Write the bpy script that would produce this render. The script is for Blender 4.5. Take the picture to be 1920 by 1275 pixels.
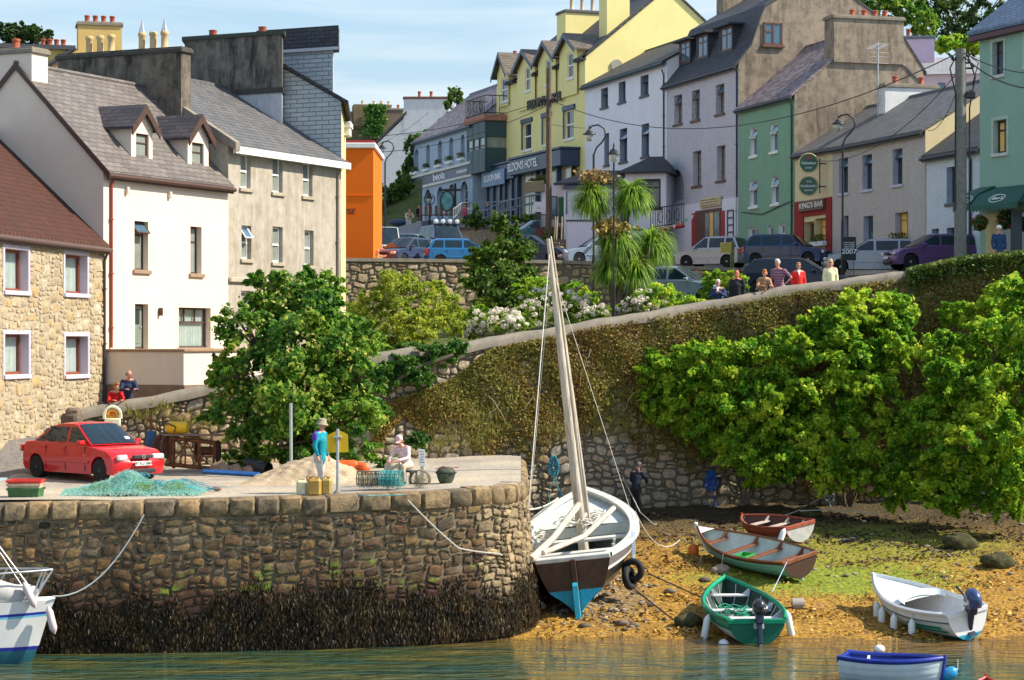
import bpy, math, random
import numpy as np
from mathutils import Vector, Matrix
from math import radians as R, sin, cos, pi
for o in list(bpy.data.objects): bpy.data.objects.remove(o)
scn=bpy.context.scene; col=scn.collection
random.seed(7); rng=np.random.default_rng(7)
F=4150.0
# ---------------- camera
cd=bpy.data.cameras.new('camera'); cam=bpy.data.objects.new('camera',cd); col.objects.link(cam)
cam.location=(0,0,7); cam.rotation_euler=(R(90),0,0)
cd.sensor_width=36; cd.lens=36*F/1920; cd.shift_y=2.5/1920; cd.clip_start=1; cd.clip_end=6000
scn.camera=cam
# ---------------- light
SUN_EL=R(43); SX,SY=.9965,-.08
w=bpy.data.worlds.new("World"); scn.world=w; w.use_nodes=True
wn=w.node_tree; wn.nodes.clear()
scn.view_settings.view_transform='Standard'; scn.view_settings.look='None'
scn.view_settings.exposure=0.86; scn.view_settings.gamma=1
def N(nt,t,ins=None,**pr):
    n=nt.nodes.new(t)
    for k,v in pr.items(): setattr(n,k,v)
    for k,v in (ins or {}).items():
        s=n.inputs[k]
        if isinstance(v,bpy.types.NodeSocket): nt.links.new(v,s)
        else: s.default_value=v
    return n
def c4(c): return (c[0],c[1],c[2],1)
def mixc(nt,f,a,b,bt='MIX'):
    n=nt.nodes.new('ShaderNodeMix'); n.data_type='RGBA'; n.blend_type=bt
    for i,v in ((0,f),(6,a),(7,b)):
        if isinstance(v,bpy.types.NodeSocket): nt.links.new(v,n.inputs[i])
        elif i==0: n.inputs[0].default_value=v
        else: n.inputs[i].default_value=c4(v)
    return n.outputs[2]
def ramp(nt,f,pts):
    n=nt.nodes.new('ShaderNodeValToRGB'); nt.links.new(f,n.inputs[0]); e=n.color_ramp.elements
    while len(e)<len(pts): e.new(.5)
    for i,(p,c) in enumerate(pts):
        e[i].position=p; e[i].color=c4(c) if not isinstance(c,(int,float)) else (c,c,c,1)
    return n.outputs[0]
def math_(nt,op,a,b=0,clamp=False):
    n=nt.nodes.new('ShaderNodeMath'); n.operation=op; n.use_clamp=clamp
    for i,v in ((0,a),(1,b)):
        if isinstance(v,bpy.types.NodeSocket): nt.links.new(v,n.inputs[i])
        else: n.inputs[i].default_value=v
    return n.outputs[0]
sky=N(wn,'ShaderNodeTexSky',sky_type='NISHITA',sun_disc=False,sun_elevation=SUN_EL,sun_rotation=math.atan2(SX,SY),air_density=1.0,dust_density=.5,ozone_density=2.0)
wtc=N(wn,'ShaderNodeTexCoord')
wm=N(wn,'ShaderNodeMapping',{0:wtc.outputs['Generated'],'Rotation':(0,R(-6),0),'Scale':(3.0,3.0,26.0)})
wz=N(wn,'ShaderNodeTexNoise',{0:wm.outputs[0],'Scale':1.6,'Detail':6.0,'Roughness':.55,'Distortion':.6})
wf=ramp(wn,wz.outputs[0],[(.40,0.0),(.68,1.0)])
wf=math_(wn,'ADD',math_(wn,'MULTIPLY',wf,.75),.0)
wzz=N(wn,'ShaderNodeSeparateXYZ',{0:wtc.outputs['Generated']}).outputs[2]
veil=N(wn,'ShaderNodeMapRange',{'Value':wzz,'From Min':.12,'From Max':.45,'To Min':.9,'To Max':0.}).outputs[0]
grad=ramp(wn,wzz,[(0.0,(2.7,3.3,3.55)),(.16,(1.85,2.7,3.35))])
wc=mixc(wn,veil,sky.outputs[0],grad)
wc=mixc(wn,wf,wc,(3.6,4.0,4.2))
wb=N(wn,'ShaderNodeBackground',{0:wc,1:.14}); wo=N(wn,'ShaderNodeOutputWorld',{0:wb.outputs[0]})
sd=bpy.data.lights.new('sun','SUN'); sd.energy=4.5; sd.angle=R(.5); sd.color=(1,.91,.75)
so=bpy.data.objects.new('sun',sd); col.objects.link(so)
so.rotation_euler=Vector((-SX*cos(SUN_EL),-SY*cos(SUN_EL),-sin(SUN_EL))).to_track_quat('-Z','Y').to_euler(); so.location=(30,0,60)
scn.cycles.max_bounces=6; scn.cycles.transparent_max_bounces=12
# ---------------- projection helpers
def P(x,y,D): return Vector(((x-960)*D/F,D,7+(640-y)*D/F))
def X_(x,D): return (x-960)*D/F
def xpx(X,D): return 960+X*F/D
def C(r,g,b,k=1.0):
    f=lambda v:(((v/255+.055)/1.055)**2.4 if v>10 else v/255/12.92)*k
    return (f(r),f(g),f(b))
# ---------------- objects helpers
def tag(o,label=None,cat=None,group=None,kind=None):
    if label: o['label']=label
    if cat: o['category']=cat
    if group: o['group']=group
    if kind: o['kind']=kind
    return o
def E(name,loc,rz=0,label=None,cat=None,group=None,rot=None):
    o=bpy.data.objects.new(name,None); col.objects.link(o); o.location=loc; o.empty_display_size=.2
    o.rotation_euler=rot if rot else (0,0,rz)
    return tag(o,label,cat,group)
def link(name,me,mats,parent=None,loc=None):
    for m in (mats if isinstance(mats,(list,tuple)) else [mats]): me.materials.append(m)
    o=bpy.data.objects.new(name,me); col.objects.link(o)
    if parent: o.parent=parent
    if loc is not None: o.location=loc
    return o
def copy_tree(o,parent=None):
    c=o.copy(); col.objects.link(c); c.parent=parent
    for ch in list(o.children): copy_tree(ch,c)
    return c
def ev(o):
    dg=bpy.context.evaluated_depsgraph_get(); dg.update()
    return bpy.data.meshes.new_from_object(o.evaluated_get(dg))
class MB:
    def __init__(s): s.v=[]; s.f=[]; s.m=[]
    def add(s,vs,fs,m=0):
        b=len(s.v); s.v+= [tuple(v) for v in vs]; s.f+=[tuple(b+i for i in f) for f in fs]; s.m+=[m]*len(fs); return s
    def box(s,x0,x1,y0,y1,z0,z1,m=0,M=None):
        vs=[Vector((x,y,z)) for z in (z0,z1) for y in (y0,y1) for x in (x0,x1)]
        if M: vs=[M@v for v in vs]
        return s.add(vs,[(0,2,3,1),(4,5,7,6),(0,1,5,4),(2,6,7,3),(0,4,6,2),(1,3,7,5)],m)
    def rbox(s,x0,x1,y0,y1,z0,z1,b=.01,m=0,M=None):   # chamfered box
        vs=[];
        for (ax,ay,az) in ((0,0,1),(1,0,0),(0,1,0)):
            pass
        xs=(x0,x1);ys=(y0,y1);zs=(z0,z1)
        idx={}
        for i in (0,1):
            for j in (0,1):
                for k in (0,1):
                    sx=1 if i==0 else -1; sy=1 if j==0 else -1; sz=1 if k==0 else -1
                    idx[i,j,k,0]=len(vs); vs.append(Vector((xs[i],ys[j]+sy*b,zs[k]+sz*b)))
                    idx[i,j,k,1]=len(vs); vs.append(Vector((xs[i]+sx*b,ys[j],zs[k]+sz*b)))
                    idx[i,j,k,2]=len(vs); vs.append(Vector((xs[i]+sx*b,ys[j]+sy*b,zs[k])))
        fs=[]
        q=((0,0),(1,0),(1,1),(0,1))
        for i in (0,1):
            fs.append([idx[i,a,c,0] for a,c in q]); fs.append([idx[a,i,c,1] for a,c in q]); fs.append([idx[a,c,i,2] for a,c in q])
        for a in (0,1):
            for c in (0,1):
                fs.append([idx[a,c,0,0],idx[a,c,1,0],idx[a,c,1,1],idx[a,c,0,1]])
                fs.append([idx[a,0,c,0],idx[a,1,c,0],idx[a,1,c,2],idx[a,0,c,2]])
                fs.append([idx[0,a,c,1],idx[1,a,c,1],idx[1,a,c,2],idx[0,a,c,2]])
                for d in (0,1): fs.append([idx[a,c,d,0],idx[a,c,d,1],idx[a,c,d,2]])
        if M: vs=[M@v for v in vs]
        return s.add(vs,fs,m)
    def tube(s,pts,r,n=8,m=0,cap=True):
        pts=[Vector(p) for p in pts]; rr=r if isinstance(r,(list,tuple)) else [r]*len(pts)
        vs=[]; fs=[]; prev=None
        for i,p in enumerate(pts):
            t=(pts[min(i+1,len(pts)-1)]-pts[max(i-1,0)])
            t=t.normalized() if t.length>1e-9 else Vector((0,0,1))
            a=prev if prev is not None else (Vector((0,0,1)) if abs(t.z)<.9 else Vector((1,0,0)))
            bx=(a-t*a.dot(t)); 
            if bx.length<1e-6: bx=t.orthogonal()
            bx.normalize(); prev=bx; by=t.cross(bx)
            for k in range(n):
                an=2*pi*k/n; vs.append(p+(bx*cos(an)+by*sin(an))*rr[i])
        for i in range(len(pts)-1):
            for k in range(n):
                k2=(k+1)%n; fs.append((i*n+k,i*n+k2,(i+1)*n+k2,(i+1)*n+k))
        if cap: fs.append(tuple(range(n-1,-1,-1))); fs.append(tuple((len(pts)-1)*n+k for k in range(n)))
        return s.add(vs,fs,m)
    def lathe(s,prof,n=16,c=(0,0,0),m=0,M=None):
        vs=[];fs=[]
        for (r,z) in prof:
            for k in range(n):
                v=Vector((c[0]+r*cos(2*pi*k/n),c[1]+r*sin(2*pi*k/n),c[2]+z)); vs.append(M@v if M else v)
        for i in range(len(prof)-1):
            for k in range(n):
                k2=(k+1)%n; fs.append((i*n+k,i*n+k2,(i+1)*n+k2,(i+1)*n+k))
        fs.append(tuple(range(n-1,-1,-1))); fs.append(tuple((len(prof)-1)*n+k for k in range(n)))
        return s.add(vs,fs,m)
    def ell(s,c,r,n=12,k=8,m=0,M=None):
        r=(r,r,r) if isinstance(r,(int,float)) else r; vs=[];fs=[]
        for i in range(k+1):
            th=pi*i/k
            for j in range(n):
                v=Vector((c[0]+r[0]*sin(th)*cos(2*pi*j/n),c[1]+r[1]*sin(th)*sin(2*pi*j/n),c[2]-r[2]*cos(th))); vs.append(M@v if M else v)
        for i in range(k):
            for j in range(n):
                j2=(j+1)%n; fs.append((i*n+j,i*n+j2,(i+1)*n+j2,(i+1)*n+j))
        return s.add(vs,fs,m)
    def cap(s,p0,r0,p1,r1,n=10,m=0):
        p0=Vector(p0);p1=Vector(p1);d=(p1-p0); L=d.length; d=d.normalized() if L>1e-6 else Vector((0,0,1))
        pts=[];rs=[]
        for a in (85,60,30,0): pts.append(p0-d*r0*sin(R(a))); rs.append(max(r0*cos(R(a)),.002))
        for a in (0,30,60,85): pts.append(p1+d*r1*sin(R(a))); rs.append(max(r1*cos(R(a)),.002))
        return s.tube(pts,rs,n,m)
    def prism(s,poly,y0,y1,m=0,ax='y',M=None):   # poly in (x,z), extruded along y
        n=len(poly); f=(lambda a,b,c:(a,c,b)) if ax=='y' else ((lambda a,b,c:(c,a,b)) if ax=='x' else (lambda a,b,c:(a,b,c)))
        vs=[Vector(f(p[0],p[1],y)) for y in (y0,y1) for p in poly]
        if M: vs=[M@v for v in vs]
        return s.add(vs,[tuple(range(n)),tuple(range(2*n-1,n-1,-1))]+[(i,i+n,(i+1)%n+n,(i+1)%n) for i in range(n)],m)
    def mesh(s,name='m',smooth=None,fix=True):
        me=bpy.data.meshes.new(name); me.from_pydata(s.v,[],s.f)
        if any(s.m): me.polygons.foreach_set('material_index',s.m)
        if fix:
            import bmesh; bm=bmesh.new(); bm.from_mesh(me); bmesh.ops.recalc_face_normals(bm,faces=bm.faces); bm.to_mesh(me); bm.free()
        if smooth is not None:
            me.polygons.foreach_set('use_smooth',[True]*len(me.polygons)); me.set_sharp_from_angle(angle=R(smooth))
        me.update(); return me
    def build(s,name,mats,parent=None,smooth=None,loc=None,fix=True):
        return link(name,s.mesh(name,smooth,fix),mats,parent,loc)
# ---------------- materials
def mk(name):
    m=bpy.data.materials.new(name); m.use_nodes=True; m.node_tree.nodes.clear(); return m,m.node_tree
def fin(nt,colr,rough=.8,bump=None,bs=.5,bd=.02,metal=0,spec=.5,coat=0,extra=None,trans=0):
    ins={'Base Color':colr if isinstance(colr,bpy.types.NodeSocket) else c4(colr),'Roughness':rough,'Metallic':metal,'Specular IOR Level':spec,'Coat Weight':coat,'Coat Roughness':.05}
    if bump is not None:
        b=N(nt,'ShaderNodeBump',{'Height':bump,'Strength':bs,'Distance':bd}); ins['Normal']=b.outputs[0]
    p=N(nt,'ShaderNodeBsdfPrincipled',ins); out=p.outputs[0]
    if trans:
        t=N(nt,'ShaderNodeBsdfTranslucent',{'Color':ins['Base Color']}); mx=N(nt,'ShaderNodeMixShader',{0:trans,1:out,2:t.outputs[0]}); out=mx.outputs[0]
    N(nt,'ShaderNodeOutputMaterial',{0:out}); return p
def noise(nt,vec,sc,det=4,rough=.55,dist=0):
    return N(nt,'ShaderNodeTexNoise',{0:vec,'Scale':sc,'Detail':float(det),'Roughness':rough,'Distortion':dist}).outputs[0]
def mapping(nt,vec,s=(1,1,1),r=(0,0,0),l=(0,0,0)): return N(nt,'ShaderNodeMapping',{0:vec,'Scale':s,'Rotation':r,'Location':l}).outputs[0]
def obj_co(nt): return N(nt,'ShaderNodeTexCoord').outputs['Object']
def pos_co(nt): return N(nt,'ShaderNodeNewGeometry').outputs['Position']
def k_(c,k): return tuple(min(v*k,1) for v in c)
def marks(mb,x0,x1,z0,z1,y,rows,seed=1,m=0):
    r=random.Random(seed)
    for i in range(rows):
        z=z1-(z1-z0)*(i+.7)/rows; h=(z1-z0)/rows*.5; x=x0
        while x<x1-.01:
            w_=r.uniform(.25,.8)*h*1.6; mb.box(x,min(x+w_,x1),y-.004,y,z,z+h*r.uniform(.5,1),m); x+=w_+h*.45
def plain(name,c,rough=.6,metal=0,var=.18,vs=4,bump=.15,bsc=60,spec=.4,coat=0,c2=None,wear=0):
    m,nt=mk(name); v=obj_co(nt); n=noise(nt,v,vs,6,.65)
    cc=mixc(nt,ramp(nt,n,[(.3,0.),(.7,1.)]),k_(c,1-var),c2 or k_(c,1+var))
    fin(nt,cc,rough,noise(nt,v,bsc,3) if bump else None,bump,.01,metal,spec,coat); return m
def plaster(name,c,dirt=.35,dc=(.12,.105,.08),bsc=30,bs=.35,peb=0,streak=1):
    m,nt=mk(name); v=obj_co(nt)
    n1=noise(nt,v,.8,5,.6); cc=mixc(nt,n1,k_(c,.88),k_(c,1.08))
    st=noise(nt,mapping(nt,v,(2.4,2.4,.45)),1.2,9,.72,.5); bl=noise(nt,v,.55,4,.6)
    f=math_(nt,'MULTIPLY',ramp(nt,st,[(.40,0.),(.85,1.)]),ramp(nt,bl,[(.3,.2),(.6,1.)])); f=math_(nt,'MULTIPLY',f,dirt*streak)
    cc=mixc(nt,f,cc,dc)
    f2=math_(nt,'MULTIPLY',ramp(nt,noise(nt,v,2.2,10,.75),[(.46,0.),(.75,1.)]),min(dirt*.85,.95)); cc=mixc(nt,f2,cc,k_(dc,1.4))
    if peb:
        vo=N(nt,'ShaderNodeTexNoise',{0:v,'Scale':16.,'Detail':3.}).outputs[0]
        cc=mixc(nt,math_(nt,'MULTIPLY',ramp(nt,vo,[(.42,1.),(.58,0.)]),peb),cc,k_(c,.35)); b=vo; bs=.9; bd=.04
    else: b=noise(nt,v,bsc,5,.65); bd=.012
    fin(nt,cc,.9,b,bs,bd,spec=.2); return m
def slate(name,c1,c2,bw=.32,rh=.2,ax='x',lich=.3,lc=(.35,.30,.14),kz=1.5):
    m,nt=mk(name); v=obj_co(nt); sp=N(nt,'ShaderNodeSeparateXYZ',{0:v}); a=sp.outputs[{'x':0,'y':1}[ax]]
    z=math_(nt,'MULTIPLY',sp.outputs[2],kz); cb=N(nt,'ShaderNodeCombineXYZ',{0:a,1:z,2:0.}).outputs[0]
    br=N(nt,'ShaderNodeTexBrick',{0:cb,'Color1':c4(c1),'Color2':c4(c2),'Mortar':c4(k_(c1,.25)),'Scale':1.0,'Mortar Size':.012,'Mortar Smooth':.2,'Bias':0.,'Brick Width':bw,'Row Height':rh})
    n=noise(nt,v,1.3,5,.6); cc=mixc(nt,math_(nt,'MULTIPLY',n,.5),br.outputs[0],k_(c1,.55))
    l=ramp(nt,noise(nt,v,5,8,.7),[(.55,0.),(.75,1.)]); cc=mixc(nt,math_(nt,'MULTIPLY',l,lich),cc,lc)
    saw=math_(nt,'FRACT',math_(nt,'DIVIDE',z,rh)); h=math_(nt,'SUBTRACT',math_(nt,'MULTIPLY',noise(nt,v,14,3),.5),math_(nt,'ADD',saw,br.outputs[1]))
    fin(nt,cc,.62,h,.8,.02,spec=.35); return m
def stone(name,cols,ns=9,dark=.55,bs=.8,low=None,mossf=0,moss=(.12,.16,.03),mz=(0,1)):
    m,nt=mk(name); g=N(nt,'ShaderNodeNewGeometry'); v=obj_co(nt); pos=g.outputs['Position']
    cc=ramp(nt,g.outputs['Random Per Island'],[(i/(len(cols)-1)*.98,c) for i,c in enumerate(cols)])
    n=noise(nt,v,ns,8,.72); cc=mixc(nt,ramp(nt,n,[(.38,.75),(.62,0.)]),cc,k_(cols[0],.28*dark*2))
    n2=noise(nt,v,1.1,4,.6); cc=mixc(nt,ramp(nt,n2,[(.5,0.),(.7,.45)]),cc,cols[-1])
    z=N(nt,'ShaderNodeSeparateXYZ',{0:pos}).outputs[2]
    if low:
        for (z0,z1,lcol,amt) in low:
            zz=math_(nt,'ADD',z,math_(nt,'MULTIPLY',math_(nt,'SUBTRACT',n2,.5),1.6))
            f=N(nt,'ShaderNodeMapRange',{'Value':zz,'From Min':z0,'From Max':z1,'To Min':amt,'To Max':0.}).outputs[0]; cc=mixc(nt,f,cc,lcol,'MIX')
    if mossf:
        mm=ramp(nt,noise(nt,v,1.7,6,.65),[(.55,0.),(.66,1.)]); band=N(nt,'ShaderNodeMapRange',{'Value':math_(nt,'ABSOLUTE',math_(nt,'SUBTRACT',z,(mz[0]+mz[1])/2)),'From Min':(mz[1]-mz[0])*.3,'From Max':(mz[1]-mz[0])*.5,'To Min':mossf,'To Max':0.}).outputs[0]
        cc=mixc(nt,math_(nt,'MULTIPLY',mm,band),cc,moss)
    fin(nt,cc,.85,noise(nt,v,22,8,.7),bs,.03,spec=.25); return m
def leaf(name,cols,trans=.35,nscale=1.2,rough=.55):
    m,nt=mk(name); g=N(nt,'ShaderNodeNewGeometry'); v=pos_co(nt)
    rnd=math_(nt,'ADD',math_(nt,'MULTIPLY',g.outputs['Random Per Island'],.55),math_(nt,'MULTIPLY',ramp(nt,noise(nt,v,nscale,3),[(.35,0.),(.65,1.)]),.45))
    cc=ramp(nt,rnd,[(i/(len(cols)-1)*.98+.01,c) for i,c in enumerate(cols)])
    fin(nt,cc,rough,spec=.3,trans=trans); return m
def glassm(name,c=(.03,.04,.05),rough=.04):
    m,nt=mk(name); v=obj_co(nt); fin(nt,mixc(nt,noise(nt,v,1.5,2),k_(c,.5),k_(c,1.5)),rough,noise(nt,v,2.5,2),.04,.02,spec=1.0); return m
def clearglass(name):
    m,nt=mk(name); t=N(nt,'ShaderNodeBsdfTransparent',{0:(.85,.9,.88,1)}); g=N(nt,'ShaderNodeBsdfGlossy',{0:(.9,.95,1,1),'Roughness':.03})
    mx=N(nt,'ShaderNodeMixShader',{0:.22,1:t.outputs[0],2:g.outputs[0]}); N(nt,'ShaderNodeOutputMaterial',{0:mx.outputs[0]}); return m
WHITE=plain('white_paint',(.78,.78,.76),.5,var=.05); WBOAT=plain('white_gel',(.74,.76,.76),.35,var=.06,vs=2,bump=.05,coat=.3)
BLACK=plain('black_metal',(.015,.017,.02),.45,var=.2); DKBROWN=plain('dark_brown_paint',(.07,.035,.025),.5); NAVY=plain('navy_paint',(.03,.05,.10),.5,var=.1)
GLASS=glassm('window_glass'); GLASSB=glassm('window_glass_blue',(.06,.12,.18)); GLASSG=glassm('blind_glass',(.22,.25,.22),.12); CLEAR=clearglass('clear_glass')
WARM=plain('warm_wall_inside',(.75,.52,.16),.8,var=.1); CURT=plain('net_curtain',(.62,.66,.64),.9,var=.12,vs=6,bump=0)
TERRA=plain('terracotta',(.36,.085,.04),.8,var=.25,vs=8); BUFF=plain('buff_clay',(.55,.38,.18),.8,var=.2); LEAD=plain('lead',(.45,.47,.5),.5,var=.15)
REDP=plain('red_paint',(.42,.03,.03),.5); WOOD=plain('weathered_wood',(.33,.25,.17),.8,var=.3,vs=8,bump=.4); DWOOD=plain('varnished_wood',(.20,.07,.03),.4,var=.3,vs=5)
BROWNW=plain('brown_window_frame',(.13,.06,.04),.5); STEEL=plain('galvanised_steel',(.42,.44,.45),.45,metal=.5,var=.15); RUST=plain('rusty_iron',(.18,.065,.025),.9,var=.5,vs=9,c2=(.32,.13,.05),bump=.5)
ROPE=plain('pale_rope',(.55,.52,.45),.9,var=.2,bump=.5,bsc=200); ROPEB=plain('blue_rope',(.08,.26,.45),.9,bump=.5,bsc=200); ROPED=plain('dark_rope',(.05,.04,.035),.95)
RUBBER=plain('black_rubber',(.012,.012,.013),.75,var=.3); SKIN=plain('skin',(.55,.30,.20),.6,var=.08); SKIN2=plain('sunburnt_skin',(.60,.27,.19),.6,var=.08)
CONC=plaster('weathered_concrete',(.27,.235,.19),1.3,bsc=18,bs=.6); 
# ---------------- text
def text(s,name,size,mat,parent,M,ext=.01,align='CENTER',sx=1,italic=0):
    cu=bpy.data.curves.new(name,'FONT'); cu.body=s; cu.size=size; cu.extrude=ext; cu.align_x=align; cu.align_y='CENTER'; cu.shear=italic; cu.offset=size*.012
    o=bpy.data.objects.new(name+'_tmp',cu); col.objects.link(o); me=ev(o); bpy.data.objects.remove(o)
    me.transform(M@Matrix.Diagonal((sx,1,1,1))); return link(name,me,mat,parent)
RX90=Matrix.Rotation(pi/2,4,'X')   # text standing in xz plane facing -y
def T3(x,y,z): return Matrix.Translation((x,y,z))
# ---------------- stone packing
def pack(W,Hh,cell,sizes,holes=(),seed=1,topfn=None):
    r=random.Random(seed); nx=int(W/cell); nz=int(Hh/cell); g=[[False]*nz for _ in range(nx)]; out=[]
    for i in range(nx):
        for j in range(nz):
            cx,cz=(i+.5)*cell,(j+.5)*cell
            if any(h[0]<cx<h[1] and h[2]<cz<h[3] for h in holes) or (topfn and cz>topfn(cx)): g[i][j]=True
    for j in range(nz):
        i=0
        while i<nx:
            if g[i][j]: i+=1; continue
            for (w,h) in [r.choice(sizes) for _ in range(4)]+[(2,1),(1,1)]:
                if i+w<=nx and j+h<=nz and all(not g[a][b] for a in range(i,i+w) for b in range(j,j+h)): break
            for a in range(i,i+w):
                for b in range(j,j+h): g[a][b]=True
            out.append((i*cell,(i+w)*cell,j*cell,(j+h)*cell)); i+=w
    return out
def stones(rects,fn,relief=.06,gap=.018,seed=1,k=4,jit=.03,tilt=.3,warp=.05,rnd=.22):
    r=random.Random(seed); V=[];Fc=[]
    us=[-1,-.86,-.4,.3,.86,1] if k>4 else [-1,-.8,0,.8,1]
    n=len(us)
    for (x0,x1,z0,z1) in rects:
        cs=[(x0+gap+r.uniform(0,jit),z0+gap+r.uniform(0,jit)),(x1-gap-r.uniform(0,jit),z0+gap+r.uniform(0,jit)),(x1-gap-r.uniform(0,jit),z1-gap-r.uniform(0,jit)),(x0+gap+r.uniform(0,jit),z1-gap-r.uniform(0,jit))]
        rel=relief*r.uniform(.5,1.25); a=r.uniform(-tilt,tilt); b_=r.uniform(-tilt,tilt); base=len(V); ph=r.uniform(0,6)
        for iz,vv in enumerate(us):
            for ix,uu in enumerate(us):
                rr=1-rnd*(abs(uu)**3*abs(vv)**3)
                u=(uu*rr+1)/2; v=(vv*rr+1)/2
                x=(cs[0][0]*(1-u)+cs[1][0]*u)*(1-v)+(cs[3][0]*(1-u)+cs[2][0]*u)*v
                z=(cs[0][1]*(1-u)+cs[1][1]*u)*(1-v)+(cs[3][1]*(1-u)+cs[2][1]*u)*v
                x,z=x+warp*sin(z*4.1+x*1.3)+warp*.6*sin(z*9.7-x*2.2),z+warp*sin(x*2.9+z*.7)*min(1,max(z,0)*2)+warp*.6*sin(x*7.3+1.2)*min(1,max(z,0)*2)
                e=max(abs(uu),abs(vv)); dz=0 if e>.99 else rel*(1 if e<.5 else .72)*(1+.35*(a*uu+b_*vv)*2)+rel*.25*sin(ph+uu*3+vv*5)*(e<.9)
                V.append(fn(x,z,dz-(.02 if e>.99 else 0)))
        for iz in range(n-1):
            for ix in range(n-1):
                p=base+iz*n+ix; Fc.append((p,p+1,p+n+1,p+n))
    return V,Fc
def stone_obj(name,rects,fn,mat,parent,**kw):
    V,Fc=stones(rects,fn,**kw); mb=MB(); mb.v=[tuple(v) for v in V]; mb.f=Fc; mb.m=[0]*len(Fc)
    return mb.build(name,mat,parent,smooth=50,fix=False)
# ---------------- leaves
def rotv(n): return n/np.maximum(np.linalg.norm(n,axis=1,keepdims=True),1e-9)
def leaves(name,Pt,Nm,size,mat,parent=None,asp=.6,spread=.8,droop=0,fold=True,kind=None,sv=.4):
    n=len(Pt); Nn=rotv(Nm+rng.normal(0,spread,(n,3))); t=rotv(rng.normal(0,1,(n,3))+np.array([0,0,-droop])); t=rotv(t-Nn*np.sum(t*Nn,1,keepdims=True)); b=np.cross(Nn,t)
    s=size*(1+rng.uniform(-sv,sv,(n,1)))
    v0=Pt-t*s*.5; v2=Pt+t*s*.5-Nn*s*.12; v1=Pt+b*s*asp*.5-t*s*.05+Nn*s*.08; v3=Pt-b*s*asp*.5-t*s*.05+Nn*s*.08
    V=np.stack([v0,v1,v2,v3],1).reshape(-1,3)
    me=bpy.data.meshes.new(name); me.vertices.add(4*n); me.vertices.foreach_set('co',V.astype(np.float32).ravel())
    me.loops.add(4*n); me.loops.foreach_set('vertex_index',np.arange(4*n,dtype=np.int32))
    me.polygons.add(n); me.polygons.foreach_set('loop_start',np.arange(0,4*n,4,dtype=np.int32))
    me.update(calc_edges=True); me.validate()
    o=link(name,me,mat,parent)
    if kind: o['kind']=kind
    return o
def clump_pts(clumps,n,sub=26,subr=.26,shell=(.45,1.0),flat=1.0):
    """clumps: (centre, (rx,ry,rz), weight)"""
    ws=np.array([c[2]*(c[1][0]*c[1][1]*c[1][2])**(2/3) for c in clumps]); ws/=ws.sum(); PP=[];NN=[]
    for c,w in zip(clumps,ws):
        m=max(int(n*w),10); cen=np.array(c[0]); r=np.array(c[1]); ns=max(int(sub*c[2]),6)
        d=rotv(rng.normal(0,1,(ns,3))+np.array([0,0,.12])); rad=rng.uniform(shell[0],shell[1],(ns,1)); sc=cen+d*rad*r
        k=rng.integers(0,ns,m); dd=rotv(rng.normal(0,1,(m,3))); dd[:,2]*=flat; rs=r*subr*rng.uniform(.6,1.35,(ns,1))[k]
        p=sc[k]+dd*rs*np.abs(rng.normal(0,.62,(m,1)))
        spr=rng.uniform(0,1,ns)<.38; sp=spr[k]; tt_=rng.uniform(-.1,1,(m,1)); ps_=sc[k]+d[k]*r*.42*tt_+np.array([0,0,-.12])*tt_**2*r+rng.normal(0,.055,(m,3))*r*(1.15-tt_*.8); p=np.where(sp[:,None],ps_,p)
        PP.append(p); NN.append(rotv(dd*.7+(p-cen)/r*.6+np.array([0,0,.35])))
    return np.concatenate(PP),np.concatenate(NN)
def CL(x,y,D,rx,ry,rd=None,w=1):
    rd=rd*D/F if rd else None
    return CL_(x,y,D,rx,ry,rd,w)
def CL_(x,y,D,rx,ry,rd=None,w=1): # clump from picture numbers, real size at distance D
    s=F/D; return (tuple(P(x,y,D)),(rx/s,(rd if rd else rx/s*.9),ry/s),w)
def tree(name,label,cat,base,clumps,n,size,mat,group=None,trunk=.12,bark=None,sub=26,subr=.26,asp=.6,droop=.2,stems=1,shell=(.45,1.0),spread=.8,extra=None,trunkname='trunk',forkz=.35):
    root=E(name,base,0,label,cat,group); b=Vector(base)
    Pt,Nn=clump_pts(clumps,n,sub,subr,shell); Pt=Pt-np.array(base)
    leaves('crown',Pt,Nn,size,mat,root,asp,spread,droop)
    mb=MB(); r=random.Random(len(clumps)+int(n)); cs=[Vector(c[0])-b for c in clumps]
    cen=sum(cs,Vector())/len(cs)
    for s in range(stems):
        off=Vector((r.uniform(-.25,.25),r.uniform(-.2,.2),0))*(stems>1)
        fork=Vector((cen.x*forkz+off.x*2,cen.y*forkz+off.y,cen.z*forkz)); tr=trunk/(1 if stems==1 else 1.7)
        mb.tube([off*.6,off+fork*.5+Vector((r.uniform(-.05,.05),0,0)),fork+off],[tr,tr*.85,tr*.7],8)
        for i,c in enumerate(cs):
            if stems>1 and i%stems!=s and len(cs)>stems: continue
            mid=(fork+off)*.5+c*.5+Vector((r.uniform(-.15,.15),r.uniform(-.1,.1),-.1))
            mb.tube([fork+off,mid,c],[tr*.6,tr*.4,tr*.12],6)
            for q in range(4):
                e=c+Vector((r.uniform(-1,1)*clumps[i][1][0],r.uniform(-1,1)*clumps[i][1][1],r.uniform(-.3,1)*clumps[i][1][2]))*.8
                mb.tube([mid*.4+c*.6,(c+e)*.5,e],[tr*.25,tr*.16,tr*.05],5)
    mb.build(trunkname,bark or BARK,root,smooth=60)
    return root
BARK=plain('bark',(.11,.085,.06),.95,var=.4,vs=10,bump=.6,bsc=40)
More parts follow.
